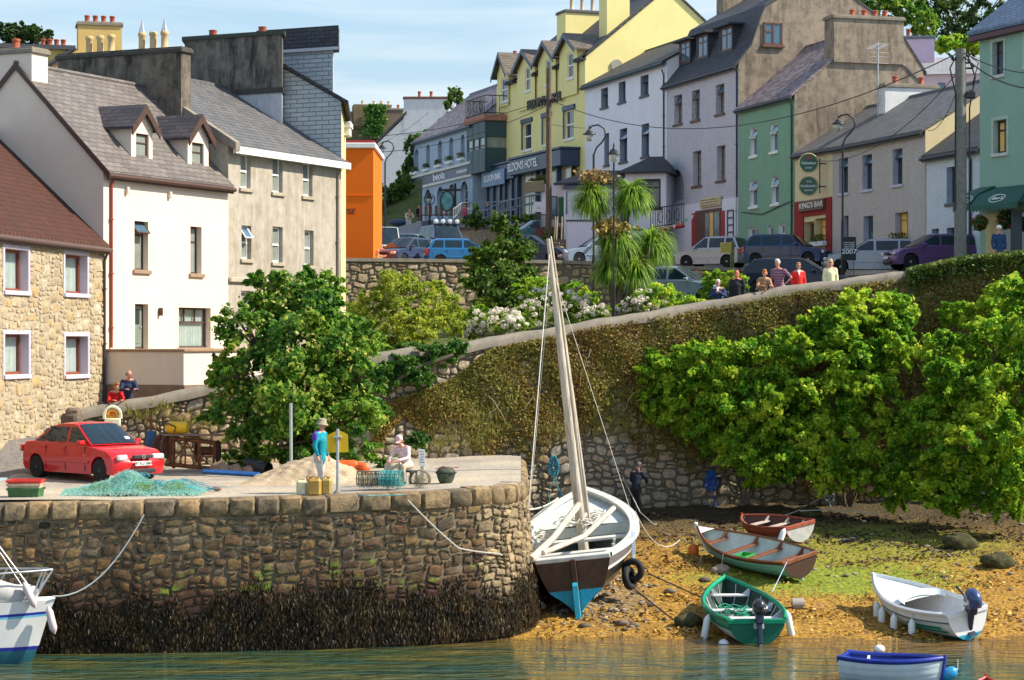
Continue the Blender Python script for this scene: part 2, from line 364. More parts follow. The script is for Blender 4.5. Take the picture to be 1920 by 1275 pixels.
# ---------------- ground heights
WX=[-300,150,410,700,880,1100,1300,1500,1700,1920,2300]
WD=[63,64,65,66,67,68,69,69.3,69.3,69.2,69]
WT=[4.6,5.02,5.78,6.65,7.0,7.6,8.17,8.79,9.2,9.68,10.2]
def wt(x): return float(np.interp(x,WX,WT))
def wd(x): return float(np.interp(x,WX,WD))
GX=[-400,100,400,640,900,1200,1450,1700,2100]
GD=[72,85,100,106.7,107.3,125,155,190,300,1500]
GZ=[[5.3,5.2,5.7,6.0,6.2,6.7,7.75,8.5,9.0],
    [6,6,6.5,7.6,7.8,8.3,8.6,9.7,10.2],
    [8,8,8.3,8.2,8.2,8.7,9.6,10.2,10.8],
    [8.5,8.5,8.8,8.3,8.3,8.9,10.2,10.7,11.3],
    [9,9,9.5,10.2,10.2,10.3,10.4,10.9,11.6],
    [10,10,10.4,11.1,11.4,12.0,12.4,13,14],
    [13,13,13,14.0,15.8,15.4,15,16,18],
    [14,14,14,16.5,17.5,18,19,23,27],
    [15,15,15,17,19,22,26,36,42],
    [15,15,15,15,16,20,30,40,50]]
GZ=np.array(GZ)
def road_z(x,D):
    z=wt(x)-1.05+max(0,D-wd(x)-1)*.05
    if x<150: z=4.25+max(0,D-63)*.09 if D>61 else 3.4+max(0,(D-59))/2*.85
    return z
def gz(x,D):
    if D<72:
        a=road_z(x,min(D,71)); return a
    col_=[float(np.interp(x,GX,GZ[i])) for i in range(len(GD))]
    z=float(np.interp(D,GD,col_))
    if D<76: z=road_z(x,71)*(76-D)/4+z*(D-72)/4
    return z
def noise2(x,y,s=1.0): return (sin(x*1.7*s+sin(y*2.3*s)*1.3)+sin(y*1.9*s+1.3+sin(x*1.1*s)*1.7)+.5*sin(x*4.7*s+y*3.1*s))/2.5
def sheet(name,xs,Ds,zf,mat,kind='structure',jit=0):
    V=[];Fc=[]
    for D in Ds:
        for x in xs:
            X=X_(x,D); V.append((X,D,zf(x,D)+jit*noise2(X,D,1.3)))
    n=len(xs)
    for i in range(len(Ds)-1):
        for j in range(n-1): Fc.append((i*n+j,i*n+j+1,(i+1)*n+j+1,(i+1)*n+j))
    me=bpy.data.meshes.new(name); me.from_pydata(V,[],Fc); me.polygons.foreach_set('use_smooth',[True]*len(Fc)); o=link(name,me,mat); o['kind']=kind; return o
# materials of ground
def ground_mat(name,cols,sc=(.6,6),bs=.6,rough=.9,bsc=25,bd=.03):
    m,nt=mk(name); v=pos_co(nt)
    n=noise(nt,v,sc[0],6,.6); cc=ramp(nt,n,[(.3+.4*i/(len(cols)-1),c) for i,c in enumerate(cols)])
    n2=noise(nt,v,sc[1],8,.7); cc=mixc(nt,ramp(nt,n2,[(.4,.5),(.6,0.)]),cc,k_(cols[0],.45)); fin(nt,cc,rough,noise(nt,v,bsc,6,.7),bs,bd,spec=.2); return m
ASPH=ground_mat('worn_asphalt',[(.15,.135,.13),(.22,.20,.185),(.27,.24,.21)],(.5,9),.5,bsc=30)
QUAYM=ground_mat('quay_gravel',[(.30,.27,.24),(.46,.40,.32),(.62,.51,.36)],(.35,9),.8,bsc=22)
GRASS=ground_mat('rough_grass',[(.05,.07,.015),(.10,.13,.03),(.16,.14,.05)],(.4,4),.8,bsc=12,bd=.1)
HILL=ground_mat('hill_grass',[(.04,.07,.02),(.08,.12,.03)],(.1,1),.8,bsc=2,bd=.3)
# beach
def beach_z(X,D):
    z=(D-52.2)*.112 if D>52.2 else (D-52.2)*.22
    return max(z,-3.2)
def beach_mat():
    m,nt=mk('beach_weed'); v=pos_co(nt); sp=N(nt,'ShaderNodeSeparateXYZ',{0:v}); X=sp.outputs[0]; Y=sp.outputs[1]
    fine=noise(nt,v,11,8,.75); mid=noise(nt,v,2.2,7,.7); big=noise(nt,v,.45,4,.6)
    orange=ramp(nt,fine,[(.34,(.04,.018,.005)),(.46,(.27,.13,.016)),(.59,(.56,.32,.04)),(.78,(.72,.52,.18))])
    brown=ramp(nt,fine,[(.35,(.014,.011,.006)),(.50,(.065,.048,.02)),(.64,(.16,.11,.045)),(.8,(.36,.29,.18))])
    green=ramp(nt,fine,[(.36,(.04,.05,.008)),(.5,(.19,.25,.015)),(.66,(.42,.46,.03))])
    grav=ramp(nt,fine,[(.35,(.06,.045,.03)),(.5,(.24,.18,.11)),(.7,(.46,.38,.27))])
    def blob(cx,cy,rx,ry,soft=.5):
        a=math_(nt,'POWER',math_(nt,'DIVIDE',math_(nt,'SUBTRACT',X,cx),rx),2); b=math_(nt,'POWER',math_(nt,'ABSOLUTE',math_(nt,'DIVIDE',math_(nt,'SUBTRACT',Y,cy),ry)),2)
        d=math_(nt,'ADD',math_(nt,'ADD',a,b),math_(nt,'MULTIPLY',math_(nt,'SUBTRACT',mid,.5),2.6))
        return N(nt,'ShaderNodeMapRange',{'Value':d,'From Min':1-soft,'From Max':1+soft,'To Min':1.,'To Max':0.}).outputs[0]
    shore=N(nt,'ShaderNodeMapRange',{'Value':math_(nt,'ADD',Y,math_(nt,'MULTIPLY',math_(nt,'SUBTRACT',mid,.5),4)),'From Min':60.0,'From Max':66.5,'To Min':1.,'To Max':0.}).outputs[0]
    cc=mixc(nt,shore,brown,orange)
    cc=mixc(nt,math_(nt,'MULTIPLY',blob(4.5,58.8,3.0,4.2),.85),cc,orange)
    cc=mixc(nt,math_(nt,'MULTIPLY',blob(2.3,57.2,1.2,3.6,.4),.6),cc,grav)
    cc=mixc(nt,math_(nt,'MULTIPLY',blob(8.3,58.6,3.6,2.0,.6),.95),cc,green)
    cc=mixc(nt,math_(nt,'MULTIPLY',blob(9.8,62.8,4.2,3.0,.7),.6),cc,green)
    fin(nt,cc,.8,math_(nt,'ADD',fine,mid),1.0,.09,spec=.35); return m
BEACH=beach_mat()
Ds=[20,40,46,50]+list(np.arange(51,72,.22)); xs=list(np.arange(-700,2700,14))
V=[];xsX=np.arange(-26,26,.2)
def bz(X,D):
    z=beach_z(X,D)
    return z+(.07*noise2(X,D,1.1)+.045*noise2(X*2.7,D*2.9,1.7)+.03*sin(X*9+sin(D*7)*2)*sin(D*8+sin(X*5)*2) if D>51 else 0)
for D in Ds:
    for X in xsX: V.append((X,D,bz(X,D)))
n=len(xsX); Fc=[(i*n+j,i*n+j+1,(i+1)*n+j+1,(i+1)*n+j) for i in range(len(Ds)-1) for j in range(n-1)]
me=bpy.data.meshes.new('beach'); me.from_pydata(V,[],Fc); me.polygons.foreach_set('use_smooth',[True]*len(Fc)); o=link('beach',me,BEACH); o['kind']='structure'
# water
def water_mat():
    m,nt=mk('harbour_water'); v=pos_co(nt); sp=N(nt,'ShaderNodeSeparateXYZ',{0:v}); Y=sp.outputs[1]; X=sp.outputs[0]
    n=noise(nt,mapping(nt,v,(.25,1.2,1)),1.2,4,.6); near=N(nt,'ShaderNodeMapRange',{'Value':math_(nt,'ADD',math_(nt,'ADD',Y,math_(nt,'MULTIPLY',X,.16)),math_(nt,'MULTIPLY',n,2.5)),'From Min':50.6,'From Max':53.8,'To Min':0.,'To Max':1.}).outputs[0]
    base=ramp(nt,n,[(.35,(.012,.05,.04)),(.52,(.05,.07,.025)),(.68,(.12,.10,.025))]); cc=mixc(nt,near,base,(.15,.085,.02))
    w1=noise(nt,mapping(nt,v,(.75,2.0,1)),1.4,2,.45,.8); w2=noise(nt,mapping(nt,v,(1.6,4.2,1),(0,0,.12)),2.6,4,.65,.4)
    h=math_(nt,'ADD',w1,math_(nt,'MULTIPLY',w2,.12)); fin(nt,cc,.02,h,1.0,.30,spec=.5); return m
WAT=water_mat()
sheet('water',[-3000,-900,3000,5000],[5,25,60],lambda x,D:0.0,WAT)
# quay
QP=[(-140,49.7,3.33),(0,49.9,3.34),(300,50.15,3.4),(600,50.7,3.44),(800,51.4,3.5),(890,51.95,3.55),(940,52.5,3.56),(965,53.1,3.56),(977,53.9,3.56),(981,55,3.55),(980,58,3.5),(978,66.5,3.5)]
qp=[Vector((X_(x,D),D,z)) for x,D,z in QP]; ql=[0]
for a,b in zip(qp,qp[1:]): ql.append(ql[-1]+(b.xy-a.xy).length)
def qpt(t):
    i=max(0,min(len(qp)-2,int(np.searchsorted(ql,t))-1)); f=(t-ql[i])/(ql[i+1]-ql[i]); p=qp[i].lerp(qp[i+1],f)
    d1=(qp[i+1]-qp[i]).xy.normalized(); d0=(qp[i]-qp[max(i-1,0)]).xy if i>0 else d1; d2=(qp[min(i+2,len(qp)-1)]-qp[i+1]).xy
    d0=d0.normalized() if d0.length>0 else d1; d2=d2.normalized() if d2.length>0 else d1
    d=(d0+d1).lerp(d1+d2,f).normalized(); return p,Vector((d.y,-d.x,0))
QH=4.4
def qfn(x,z,off):
    p,nr=qpt(x); zz=p.z-QH+z; q=Vector((p.x,p.y,zz))+nr*(off+.09*(3.5-zz)); return q
quay=E('stone_quay',(-6,53,3.4),0,'old stone quay with coping blocks, green algae and hanging black weed','quay'); qo=Vector((-6,53,3.4))
def qloc(f): return lambda x,z,off: f(x,z,off)-qo
QSTONE=stone('quay_stone',[(.055,.042,.028),(.17,.115,.055),(.07,.055,.04),(.27,.18,.08),(.10,.07,.04),(.33,.20,.075),(.17,.09,.045),(.21,.165,.10)],8,bs=.9,low=[(1.0,2.3,(.075,.028,.017),.75),(.3,1.5,(.012,.010,.008),.85)],mossf=.95,moss=(.16,.24,.03),mz=(1.2,2.1))
QCOP=stone('quay_coping',[(.16,.13,.10),(.36,.25,.12),(.20,.155,.10),(.44,.31,.15),(.25,.18,.10),(.38,.25,.12)],7,bs=.9)
QEND=stone('sunlit_quay_end_stone',[(.22,.17,.10),(.42,.31,.17),(.18,.14,.10),(.54,.40,.21),(.34,.26,.16)],8,bs=.9,low=[(.6,1.7,(.07,.045,.02),.8)])  # lighter golden stone colours paint the sunlight on the quay end
MORT=plaster('lime_mortar',(.14,.12,.09),.6,bsc=25,bs=.8)
mb=MB(); ts=list(np.arange(0,ql[-1],.4))+[ql[-1]-.01]
zs=[0,1,2,3,3.4,QH-.02]
vs=[qfn(t,z,0)-qo for t in ts for z in zs]; nz=len(zs)
mb.add(vs,[(i*nz+j,(i+1)*nz+j,(i+1)*nz+j+1,i*nz+j+1) for i in range(len(ts)-1) for j in range(nz-1)])
mb.build('mortar_face',stone('quay_mortar',[(.26,.20,.125),(.26,.20,.125)],6,low=[(1.0,2.2,(.05,.03,.02),.7),(.3,1.4,(.02,.015,.01),.9)]),quay,smooth=40)
SZ=[(3,2),(4,2),(2,2),(5,2),(3,1),(2,1),(4,3),(3,3),(5,3),(2,1),(4,2),(3,2)]
tend=ql[6]-.9
rc=pack(ql[-1],QH-.40,.095,SZ,seed=5)
stone_obj('facing_stones',[q for q in rc if q[0]<tend],qloc(qfn),QSTONE,quay,relief=.05,gap=.008,seed=2,k=6,jit=.018,rnd=.12,warp=.035)
stone_obj('end_facing_stones',[q for q in rc if q[0]>=tend],qloc(qfn),QEND,quay,relief=.075,gap=.006,seed=3,k=6,jit=.022,rnd=.14,warp=.035)
cp=[]; t=0; rr=random.Random(4); cmb=MB()
while t<ql[-1]-1: w_=rr.uniform(.5,.78) if t<ql[5] else rr.uniform(.35,.5); cp.append((t,t+w_,QH-.43,QH-.01)); t+=w_
for (a,b,c,d) in cp:
    us=[a+.008,a+.07,(a+b)/2,b-.07,b-.008]; prof=[(-.02,c+.01),(.07,c+.07),(.11,(c+d)/2),(.09,d-.03),(.02,QH+.006),(-.25,QH+.012),(-.5,QH+.008)]; jz=rr.uniform(-.018,.012); jo=rr.uniform(-.025,.03)
    g=[]
    for iu,u in enumerate(us):
        for (of,zz) in prof:
            e_=iu in(0,4); q=qfn(u,zz+jz-(.045 if e_ and zz>c+.1 and of>-.1 else 0),of+jo-(.075 if e_ and of>0 else 0)+.012*sin(u*23+zz*31))-qo; g.append(q)
    k=len(prof); cmb.add(g,[(i*k+j,(i+1)*k+j,(i+1)*k+j+1,i*k+j+1) for i in range(4) for j in range(k-1)]+[tuple(range(k)),tuple(4*k+j for j in range(k-1,-1,-1))])
cmb.build('coping_stones',QCOP,quay,smooth=45,fix=False)
# quay top surface (structure)
def qtop(): 
    V=[];Fc=[]
    rows=[0,.02,.25,.6,1,2,3,4,5,6,8,10,12,15,18]
    tt=list(np.arange(0,ql[7],.45)); 
    for t in tt:
        p,_=qpt(t); 
        for r_ in rows:
            D=p.y+.42+r_*((66.5-p.y)/18); x=xpx(p.x,D); X=p.x
            z=p.z+(.0 if r_<.3 else 0)
            if x<215: 
                k=min(1,(215-x)/60); z=max(z,(1-k)*z+k*road_z(min(x,149),D))
            V.append((X,D,z+.012*noise2(X,D,2)*(r_>.3)))
    n=len(rows)
    Fc=[(i*n+j,(i+1)*n+j,(i+1)*n+j+1,i*n+j+1) for i in range(len(tt)-1) for j in range(n-1)]
    # right end strip
    b=len(V)
    p1,_=qpt(tt[-1]); V+=[(p1.x,y,3.56) for y in (p1.y,54,56,60,66.5)]+[(X_(978,D)-.02,D,3.55) for D in (54.,54.6,56,60,66.5)]
    Fc+=[(b+j,b+5+j,b+6+j,b+1+j) for j in range(4)]
    me=bpy.data.meshes.new('quay_surface'); me.from_pydata(V,[],Fc); me.polygons.foreach_set('use_smooth',[True]*len(Fc)); o=link('quay_surface',me,QUAYM); o['kind']='structure'
qtop()
# hanging seaweed on quay
n=62000; tt=rng.uniform(0,ql[-1]-3,n); top=1.05+.15*np.sin(tt*.9)+.16*np.sin(tt*2.7+1)+.12*np.sin(tt*7); zz=QH-3.45+rng.beta(1.1,2.0,n)*top*1.35
pts=[];nn=[]
for t,z in zip(tt,zz):
    p,nr=qpt(t); q=qfn(t,z,rng.uniform(.03,.17)); pts.append(q); nn.append(nr)
WEED=leaf('bladder_wrack',[(.005,.004,.003),(.016,.011,.005),(.04,.026,.009),(.11,.07,.02)],.1,2.2)
ow=leaves('hanging_seaweed',np.array(pts)-np.array(qo),np.array(nn),.13,WEED,quay,asp=.2,spread=.35,droop=5); ow['kind']='stuff'
# big harbour wall
hw=E('harbour_wall',(0,68,2),0,'tall rubble harbour wall with grey coping climbing from the quay to the upper street','wall'); ho=Vector((0,68,2))
WL=[Vector((X_(x,d),d,0)) for x,d in ((150,64),(280,64.5),(410,65),(700,66),(880,67),(1100,68),(1300,69),(1500,69.3),(1700,69.3),(1920,69.2),(2150,69))]; wl=[0]
for a,b in zip(WL,WL[1:]): wl.append(wl[-1]+(b-a).length)
def wpt(t):
    i=max(0,min(len(WL)-2,int(np.searchsorted(wl,t))-1)); f=(t-wl[i])/(wl[i+1]-wl[i]); p=WL[i].lerp(WL[i+1],f); d=(WL[i+1]-WL[i]).normalized(); return p,Vector((d.y,-d.x,0))
WZ0=1.2
def wtop(t): p,_=wpt(t); return wt(xpx(p.x,p.y))
def wfn(x,z,off): p,nr=wpt(x); return Vector((p.x,p.y,WZ0+z))+nr*off-ho
mb=MB(); ts=list(np.arange(0,wl[-1],.5))
for i in range(len(ts)-1):
    a,b=ts[i],ts[i+1]; za,zb=wtop(a)-WZ0-.2,wtop(b)-WZ0-.2
    mb.add([wfn(a,0,0),wfn(b,0,0),wfn(b,zb,0),wfn(a,za,0)],[(0,1,2,3)])
    mb.add([wfn(a,0,-.5),wfn(b,0,-.5),wfn(b,zb,-.5),wfn(a,za,-.5)],[(0,3,2,1)])
mb.add([wfn(0,0,0),wfn(0,0,-.5),wfn(0,wtop(0)-WZ0,-.5),wfn(0,wtop(0)-WZ0,0)],[(0,1,2,3)])
mb.build('mortar_face',MORT,hw,fix=False)
HST=stone('harbour_stone',[(.36,.29,.19),(.60,.48,.32),(.36,.31,.25),(.70,.58,.40),(.52,.37,.23),(.62,.41,.25),(.48,.43,.36),(.64,.50,.30)],9,bs=.9,low=[(1.6,2.7,(.10,.085,.055),.6)])
HSZ=[(3,2),(4,2),(2,2),(4,3),(3,2),(2,1),(5,3),(3,3),(3,1),(2,2),(1,1),(4,2)]
rc=pack(wl[-1],8.6,.115,HSZ,seed=11,topfn=lambda x:wtop(min(x,wl[-1]-.1))-WZ0-.28)
stone_obj('rubble_stones',rc,wfn,HST,hw,relief=.075,gap=.003,seed=12,k=6,jit=.03,tilt=.5,rnd=.34)
mb=MB(); prof=[(-.62,-.02),(-.6,.16),(-.45,.27),(-.2,.30),(.02,.26),(.13,.14),(.14,-.02)]
vs=[]
for t in list(np.arange(0,wl[-1],.35)):
    zt=wtop(t)-WZ0-.29+.02*sin(t*2.1)+.015*sin(t*5.3)
    for (o_,dz) in prof: vs.append(wfn(t,zt+dz,o_+.01*sin(t*7+o_*9)))
n=len(prof); k=len(vs)//n
mb.add(vs,[(i*n+j,(i+1)*n+j,(i+1)*n+j+1,i*n+j+1) for i in range(k-1) for j in range(n-1)]+[tuple(range(n))])
mb.build('coping',CONC,hw,smooth=50)
# end pillar
mb=MB()
for i,(zz,rr_) in enumerate(((4.0,.36),(4.35,.34),(4.65,.35),(4.92,.33),(5.08,.26))):
    M_=Matrix.Rotation(i*.4,4,'Z'); mb.rbox(-rr_,rr_,-rr_*.8,rr_*.8,zz-.35,zz,.07,0,T3(*(Vector((X_(138,63.9),63.9,0))-ho))@M_)
mb.build('end_pillar',stone('pillar_stone',[(.12,.10,.08),(.22,.17,.12),(.2,.13,.1)],9),hw,smooth=40)
# terrain behind
xsA=list(range(-420,2340,60)); Dr=[49.5+0,52,55,58,60,61,62,63,64,65,66,67,68,69,70,71,72,74,76,79,82,85,90,95,100,103,104.2,106,110,115,120,125,132,140,148,155,170,190,230,300,500,900,1500,3000]
def tz(x,D):
    if D<=wd(max(x,150))+.15 and x>140: return wt(x)-3.2
    return gz(x,D)
hillxs=xsA
def hz(x,D): return gz(x,D)-.0
def build_ramp():
    V=[];Fc=[];xs=list(np.arange(150,2340,30)); rows=[.45,1,2,3.2,4.5,6,8,10]
    for x in xs:
        for r_ in rows: D=wd(x)+r_; V.append((X_(x,D),D,gz(x,D)+.02))
    n=len(rows); me=bpy.data.meshes.new('ramp_road'); Fc=[(i*n+j,(i+1)*n+j,(i+1)*n+j+1,i*n+j+1) for i in range(len(xs)-1) for j in range(n-1)]
    me.from_pydata(V,[],Fc); me.polygons.foreach_set('use_smooth',[True]*len(Fc)); o=link('ramp_road',me,ASPH); o['kind']='structure'
build_ramp()
sheet('left_road',list(np.arange(-420,170,30)),[58,59.5,61,62,63,64,65,66,67,69,72],lambda x,D: gz(x,D)+.03,ASPH)
sheet('garden_ground',xsA,[75,78,82,85,90,95,100,103,105,106.7],lambda x,D:gz(x,D)+.015,GRASS,jit=.06)
sheet('street',xsA,[107.0,107.4,110,115,120,125,132,140,148,155,170,190],lambda x,D:gz(x,D),ASPH)
sheet('hillside',xsA,[188,230,300,500,900,1500,3000],lambda x,D:gz(x,D)-.3,HILL)
# upper retaining wall
uw=E('upper_garden_wall',P(640,560,105),0,'long low sunlit rubble wall between garden and the car park','wall'); uo=Vector(P(640,560,105))
UL=[Vector((X_(x,d),d,0)) for x,d in ((560,102.8),(1060,106.4),(1250,105.2),(1420,102))]; ul=[0]
for a,b in zip(UL,UL[1:]): ul.append(ul[-1]+(b-a).length)
def upt(t):
    i=max(0,min(len(UL)-2,int(np.searchsorted(ul,t))-1)); f=(t-ul[i])/(ul[i+1]-ul[i]); return UL[i].lerp(UL[i+1],f),Vector(((UL[i+1]-UL[i]).normalized().y,-(UL[i+1]-UL[i]).normalized().x,0))
def utop(t): p,_=upt(t); return float(np.interp(xpx(p.x,p.y),[560,1060,1250,1420],[10.9,10.9,10.62,10.35]))
def ufn(x,z,off): p,nr=upt(x); return Vector((p.x,p.y,7.4+z))+nr*off-uo
mb=MB(); ts=list(np.arange(0,ul[-1],.8))
for a,b in zip(ts,ts[1:]): mb.add([ufn(a,0,0),ufn(b,0,0),ufn(b,utop(b)-7.45,0),ufn(a,utop(a)-7.45,0)],[(0,1,2,3)])
mb.build('mortar_face',MORT,uw,fix=False)
UST=stone('garden_wall_stone',[(.38,.28,.18),(.50,.38,.24),(.34,.26,.19),(.56,.46,.31),(.44,.31,.19)],7,bs=.8)
stone_obj('rubble_stones',pack(ul[-1],3.8,.15,HSZ,seed=21,topfn=lambda x:utop(min(x,ul[-1]-.1))-7.4-.15),ufn,UST,uw,relief=.07,gap=.015,seed=22,jit=.03,tilt=.5)
mb=MB()
for a,b in zip(ts,ts[1:]):
    za,zb=utop(a)-7.4,utop(b)-7.4
    mb.add([ufn(a,za-.16,.1),ufn(b,zb-.16,.1),ufn(b,zb,.1),ufn(a,za,.1),ufn(a,za,-.45),ufn(b,zb,-.45),ufn(b,zb-.9,-.45),ufn(a,za-.9,-.45)],[(0,1,2,3),(3,2,5,4),(4,5,6,7)])
mb.build('coping',CONC,uw,fix=False)
# ---------------- buildings
class Fac:
    def __init__(s,xL,DL,xR,DR):
        s.A=Vector((X_(xL,DL),DL)); s.B=Vector((X_(xR,DR),DR)); s.u=(s.B-s.A).normalized(); s.n=Vector((-s.u.y,s.u.x)); s.W=(s.B-s.A).length; s.rot=math.atan2(s.u.y,s.u.x)
    def t(s,x,off=0):
        A=s.A+s.n*off; k=(x-960)/F; return (k*A.y-A.x)/(s.u.x-k*s.u.y)
    def z(s,x,y,off=0):
        A=s.A+s.n*off; D=A.y+s.t(x,off)*s.u.y; return 7+(640-y)*D/F
def window(root,t0,t1,z0,z1,style,y0=0):
    """style: dict frame, pane, rev, kind, sill, sillmat"""
    g=style.get; rev=g('rev',.16); fm=g('frame',WHITE); pm=g('pane',GLASS); kind=g('kind','sash'); w=t1-t0; h=z1-z0; fw=g('fw',.055)
    mb=MB(); ya,yb=y0+rev,y0+rev+.06
    mb.box(t0,t1,ya,yb,z1-fw,z1); mb.box(t0,t1,ya,yb,z0,z0+fw); mb.box(t0,t0+fw,ya,yb,z0+fw,z1-fw); mb.box(t1-fw,t1,ya,yb,z0+fw,z1-fw)
    iw0,iw1,iz0,iz1=t0+fw,t1-fw,z0+fw,z1-fw; e=.004
    if kind=='sash': zc=(z0+z1)/2; mb.box(iw0,iw1,ya-.02,yb-e,zc-fw*.5,zc+fw*.5)
    if kind in('top','tophung','case'):
        zc=z1-h*g('tr',.32); mb.box(iw0,iw1,ya+e,yb-e,zc-fw*.4,zc+fw*.4)
        if kind=='case': mb.box((t0+t1)/2-fw*.4,(t0+t1)/2+fw*.4,ya+2*e,yb-2*e,iz0,iz1)
    if kind=='three':
        zc=z1-h*.36; mb.box(iw0,iw1,ya+e,yb-e,zc-fw*.5,zc+fw*.5)
        for q in (1,2): mb.box(t0+w*q/3-fw*.5,t0+w*q/3+fw*.5,ya+2*e,yb-2*e,zc+fw*.5,iz1)
    if kind=='side':
        tc=t0+w*.3; mb.box(tc-fw*.5,tc+fw*.5,ya+e,yb-e,iz0,iz1); zc=z1-h*.3; mb.box(iw0,tc-fw*.5,ya+2*e,yb-2*e,zc-fw*.4,zc+fw*.4)
    if kind=='cross':
        mb.box((t0+t1)/2-.02,(t0+t1)/2+.02,ya+e,yb-e,iz0,iz1)
        for q in (1,2,3): mb.box(iw0,iw1,ya+2*e,yb-2*e,z0+h*q/4-.015,z0+h*q/4+.015)
    if g('open') :
        zc=z1-h*g('tr',.32); ang=g('open'); hh=z1-zc; L=hh; dy=-L*sin(ang); dz=-L*cos(ang)
        a=Vector((iw0,ya-.01,z1-fw*.6)); b=Vector((iw1,ya-.01,z1-fw*.6)); d=Vector((0,dy,dz))
        fr=.05; 
        for p,q in ((a,b),(a+d,b+d),(a,a+d),(b,b+d)): mb.tube([p,q],.028,4)
        op=MB(); op.add([a,b,b+d,a+d],[(0,1,2,3)])
    wo_=mb.build('window' if kind!='door' else 'door',fm,root)
    pb=MB(); pb.add([(iw0-.01,yb-.03,iz0-.01),(iw1+.01,yb-.03,iz0-.01),(iw1+.01,yb-.03,iz1+.01),(iw0-.01,yb-.03,iz1+.01)],[(0,1,2,3)])
    if kind=='door':
        pb=MB(); pb.rbox(iw0,iw1,yb-.05,yb-.01,iz0,iz1,.01); pb.rbox(iw0+.12,iw1-.12,yb-.065,yb-.05,z0+h*.12,z0+h*.45,.006); pb.build('door_leaf',g('pane',DWOOD),wo_)
        pb=MB(); pb.rbox(iw0+.14,iw1-.14,yb-.065,yb-.05,z0+h*.55,z0+h*.88,.006); pb.build('pane',GLASS,wo_)
        pb=MB(); pb.ell((iw1-.1,yb-.09,z0+h*.48),.03,8,6); pb.build('handle',STEEL,wo_,smooth=40)
    else:
        if g('curtain'):
            pb.build('pane',CLEAR,wo_); cb=MB(); n=36; c0,c1=iw0+(w*.24 if g('curtain')=='r' else 0),iw1
            vs=[(c0+(c1-c0)*i/n,yb+.05+.022*sin(i*1.9+(j*.3)),iz0+(iz1-iz0)*j) for i in range(n+1) for j in (0,1)]
            cb.add(vs,[(2*i,2*i+2,2*i+3,2*i+1) for i in range(n)]); cb.build('curtain',CURT,wo_,fix=False)
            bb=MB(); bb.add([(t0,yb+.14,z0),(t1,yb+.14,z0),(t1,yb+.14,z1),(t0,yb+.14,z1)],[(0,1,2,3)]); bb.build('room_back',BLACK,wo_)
        else: pb.build('pane',pm,wo_)
    if g('open'): op.build('open_pane',GLASSB,wo_)
    if g('sill',True):
        sb=MB(); sb.rbox(t0-.1,t1+.1,y0-.08,y0+rev,z0-.13,z0-.002,.012); sb.build('sill',g('sillmat',WHITE),wo_)
    if g('surround'):
        sb=MB(); s_=.13
        sb.rbox(t0-s_,t0-.003,y0-.03,y0+.02,z0-.12,z1+s_,.008); sb.rbox(t1+.003,t1+s_,y0-.03,y0+.02,z0-.12,z1+s_,.008); sb.rbox(t0-.003,t1+.003,y0-.031,y0+.02,z1+.003,z1+s_,.008); sb.build('surround',g('surround'),wo_)
        for (a,b) in ((t0,t0+.012),(t1-.012,t1)): jb=MB(); jb.box(a,b,y0-.02,y0+rev-.002,z0,z1); jb.build('reveal',g('surround'),wo_)
    if g('box'):
        mid=(t0+t1)/2; bx=MB(); bx.rbox(mid-w*.6,mid+w*.6,y0-.3,y0-.03,z0-.12,z0+.1,.015); ob=bx.build('window_box',g('box'),wo_)
        m_=160; pt=np.stack([rng.uniform(mid-w*.6,mid+w*.6,m_),rng.uniform(y0-.32,y0-.02,m_),z0+.1+rng.uniform(-.08,.32,m_)],1); leaves('plants',pt,np.tile([0,-1,.5],(m_,1)),.13,POTL,wo_); pt2=pt[:36]+np.array([0,-.05,.03]); leaves('flowers',pt2,np.tile([0,-1,.3],(36,1)),.09,g('flow',REDP),wo_)
    return wo_
POTL=leaf('pot_plant_leaves',[(.02,.06,.01),(.06,.14,.02),(.12,.22,.04)])
def holes_wall(mb,W,z0,z1,holes,y=0,rev=.16,m=0,mr=0,x0=0,arches=()):
    xs=sorted(set([x0,W]+[h[i] for h in holes for i in (0,1)])); zs=sorted(set([z0,z1]+[h[i] for h in holes for i in (2,3)]))
    for a,b in zip(xs,xs[1:]):
        for c,d in zip(zs,zs[1:]):
            cx,cz=(a+b)/2,(c+d)/2
            if any(h[0]<cx<h[1] and h[2]<cz<h[3] for h in holes): continue
            mb.add([(a,y,c),(b,y,c),(b,y,d),(a,y,d)],[(0,1,2,3)],m)
    for h in holes:
        a,b,c,d=h[:4]; r=y+rev+.03
        mb.add([(a,y,c),(a,y,d),(a,r,d),(a,r,c)],[(0,1,2,3)],mr); mb.add([(b,y,c),(b,r,c),(b,r,d),(b,y,d)],[(0,1,2,3)],mr)
        mb.add([(a,y,d),(b,y,d),(b,r,d),(a,r,d)],[(0,1,2,3)],mr); mb.add([(a,y,c),(a,r,c),(b,r,c),(b,y,c)],[(0,1,2,3)],mr)
        if h in arches:
            rad=(b-a)/2; cx=(a+b)/2; n=8; zc=d-rad
            for sgn in (-1,1):
                pts=[(cx+sgn*rad*cos(pi/2*i/n),y+.002,zc+rad*sin(pi/2*i/n)) for i in range(n+1)]+[(cx+sgn*rad,y+.002,d)]
                mb.add(pts,[tuple(range(len(pts)))],m)
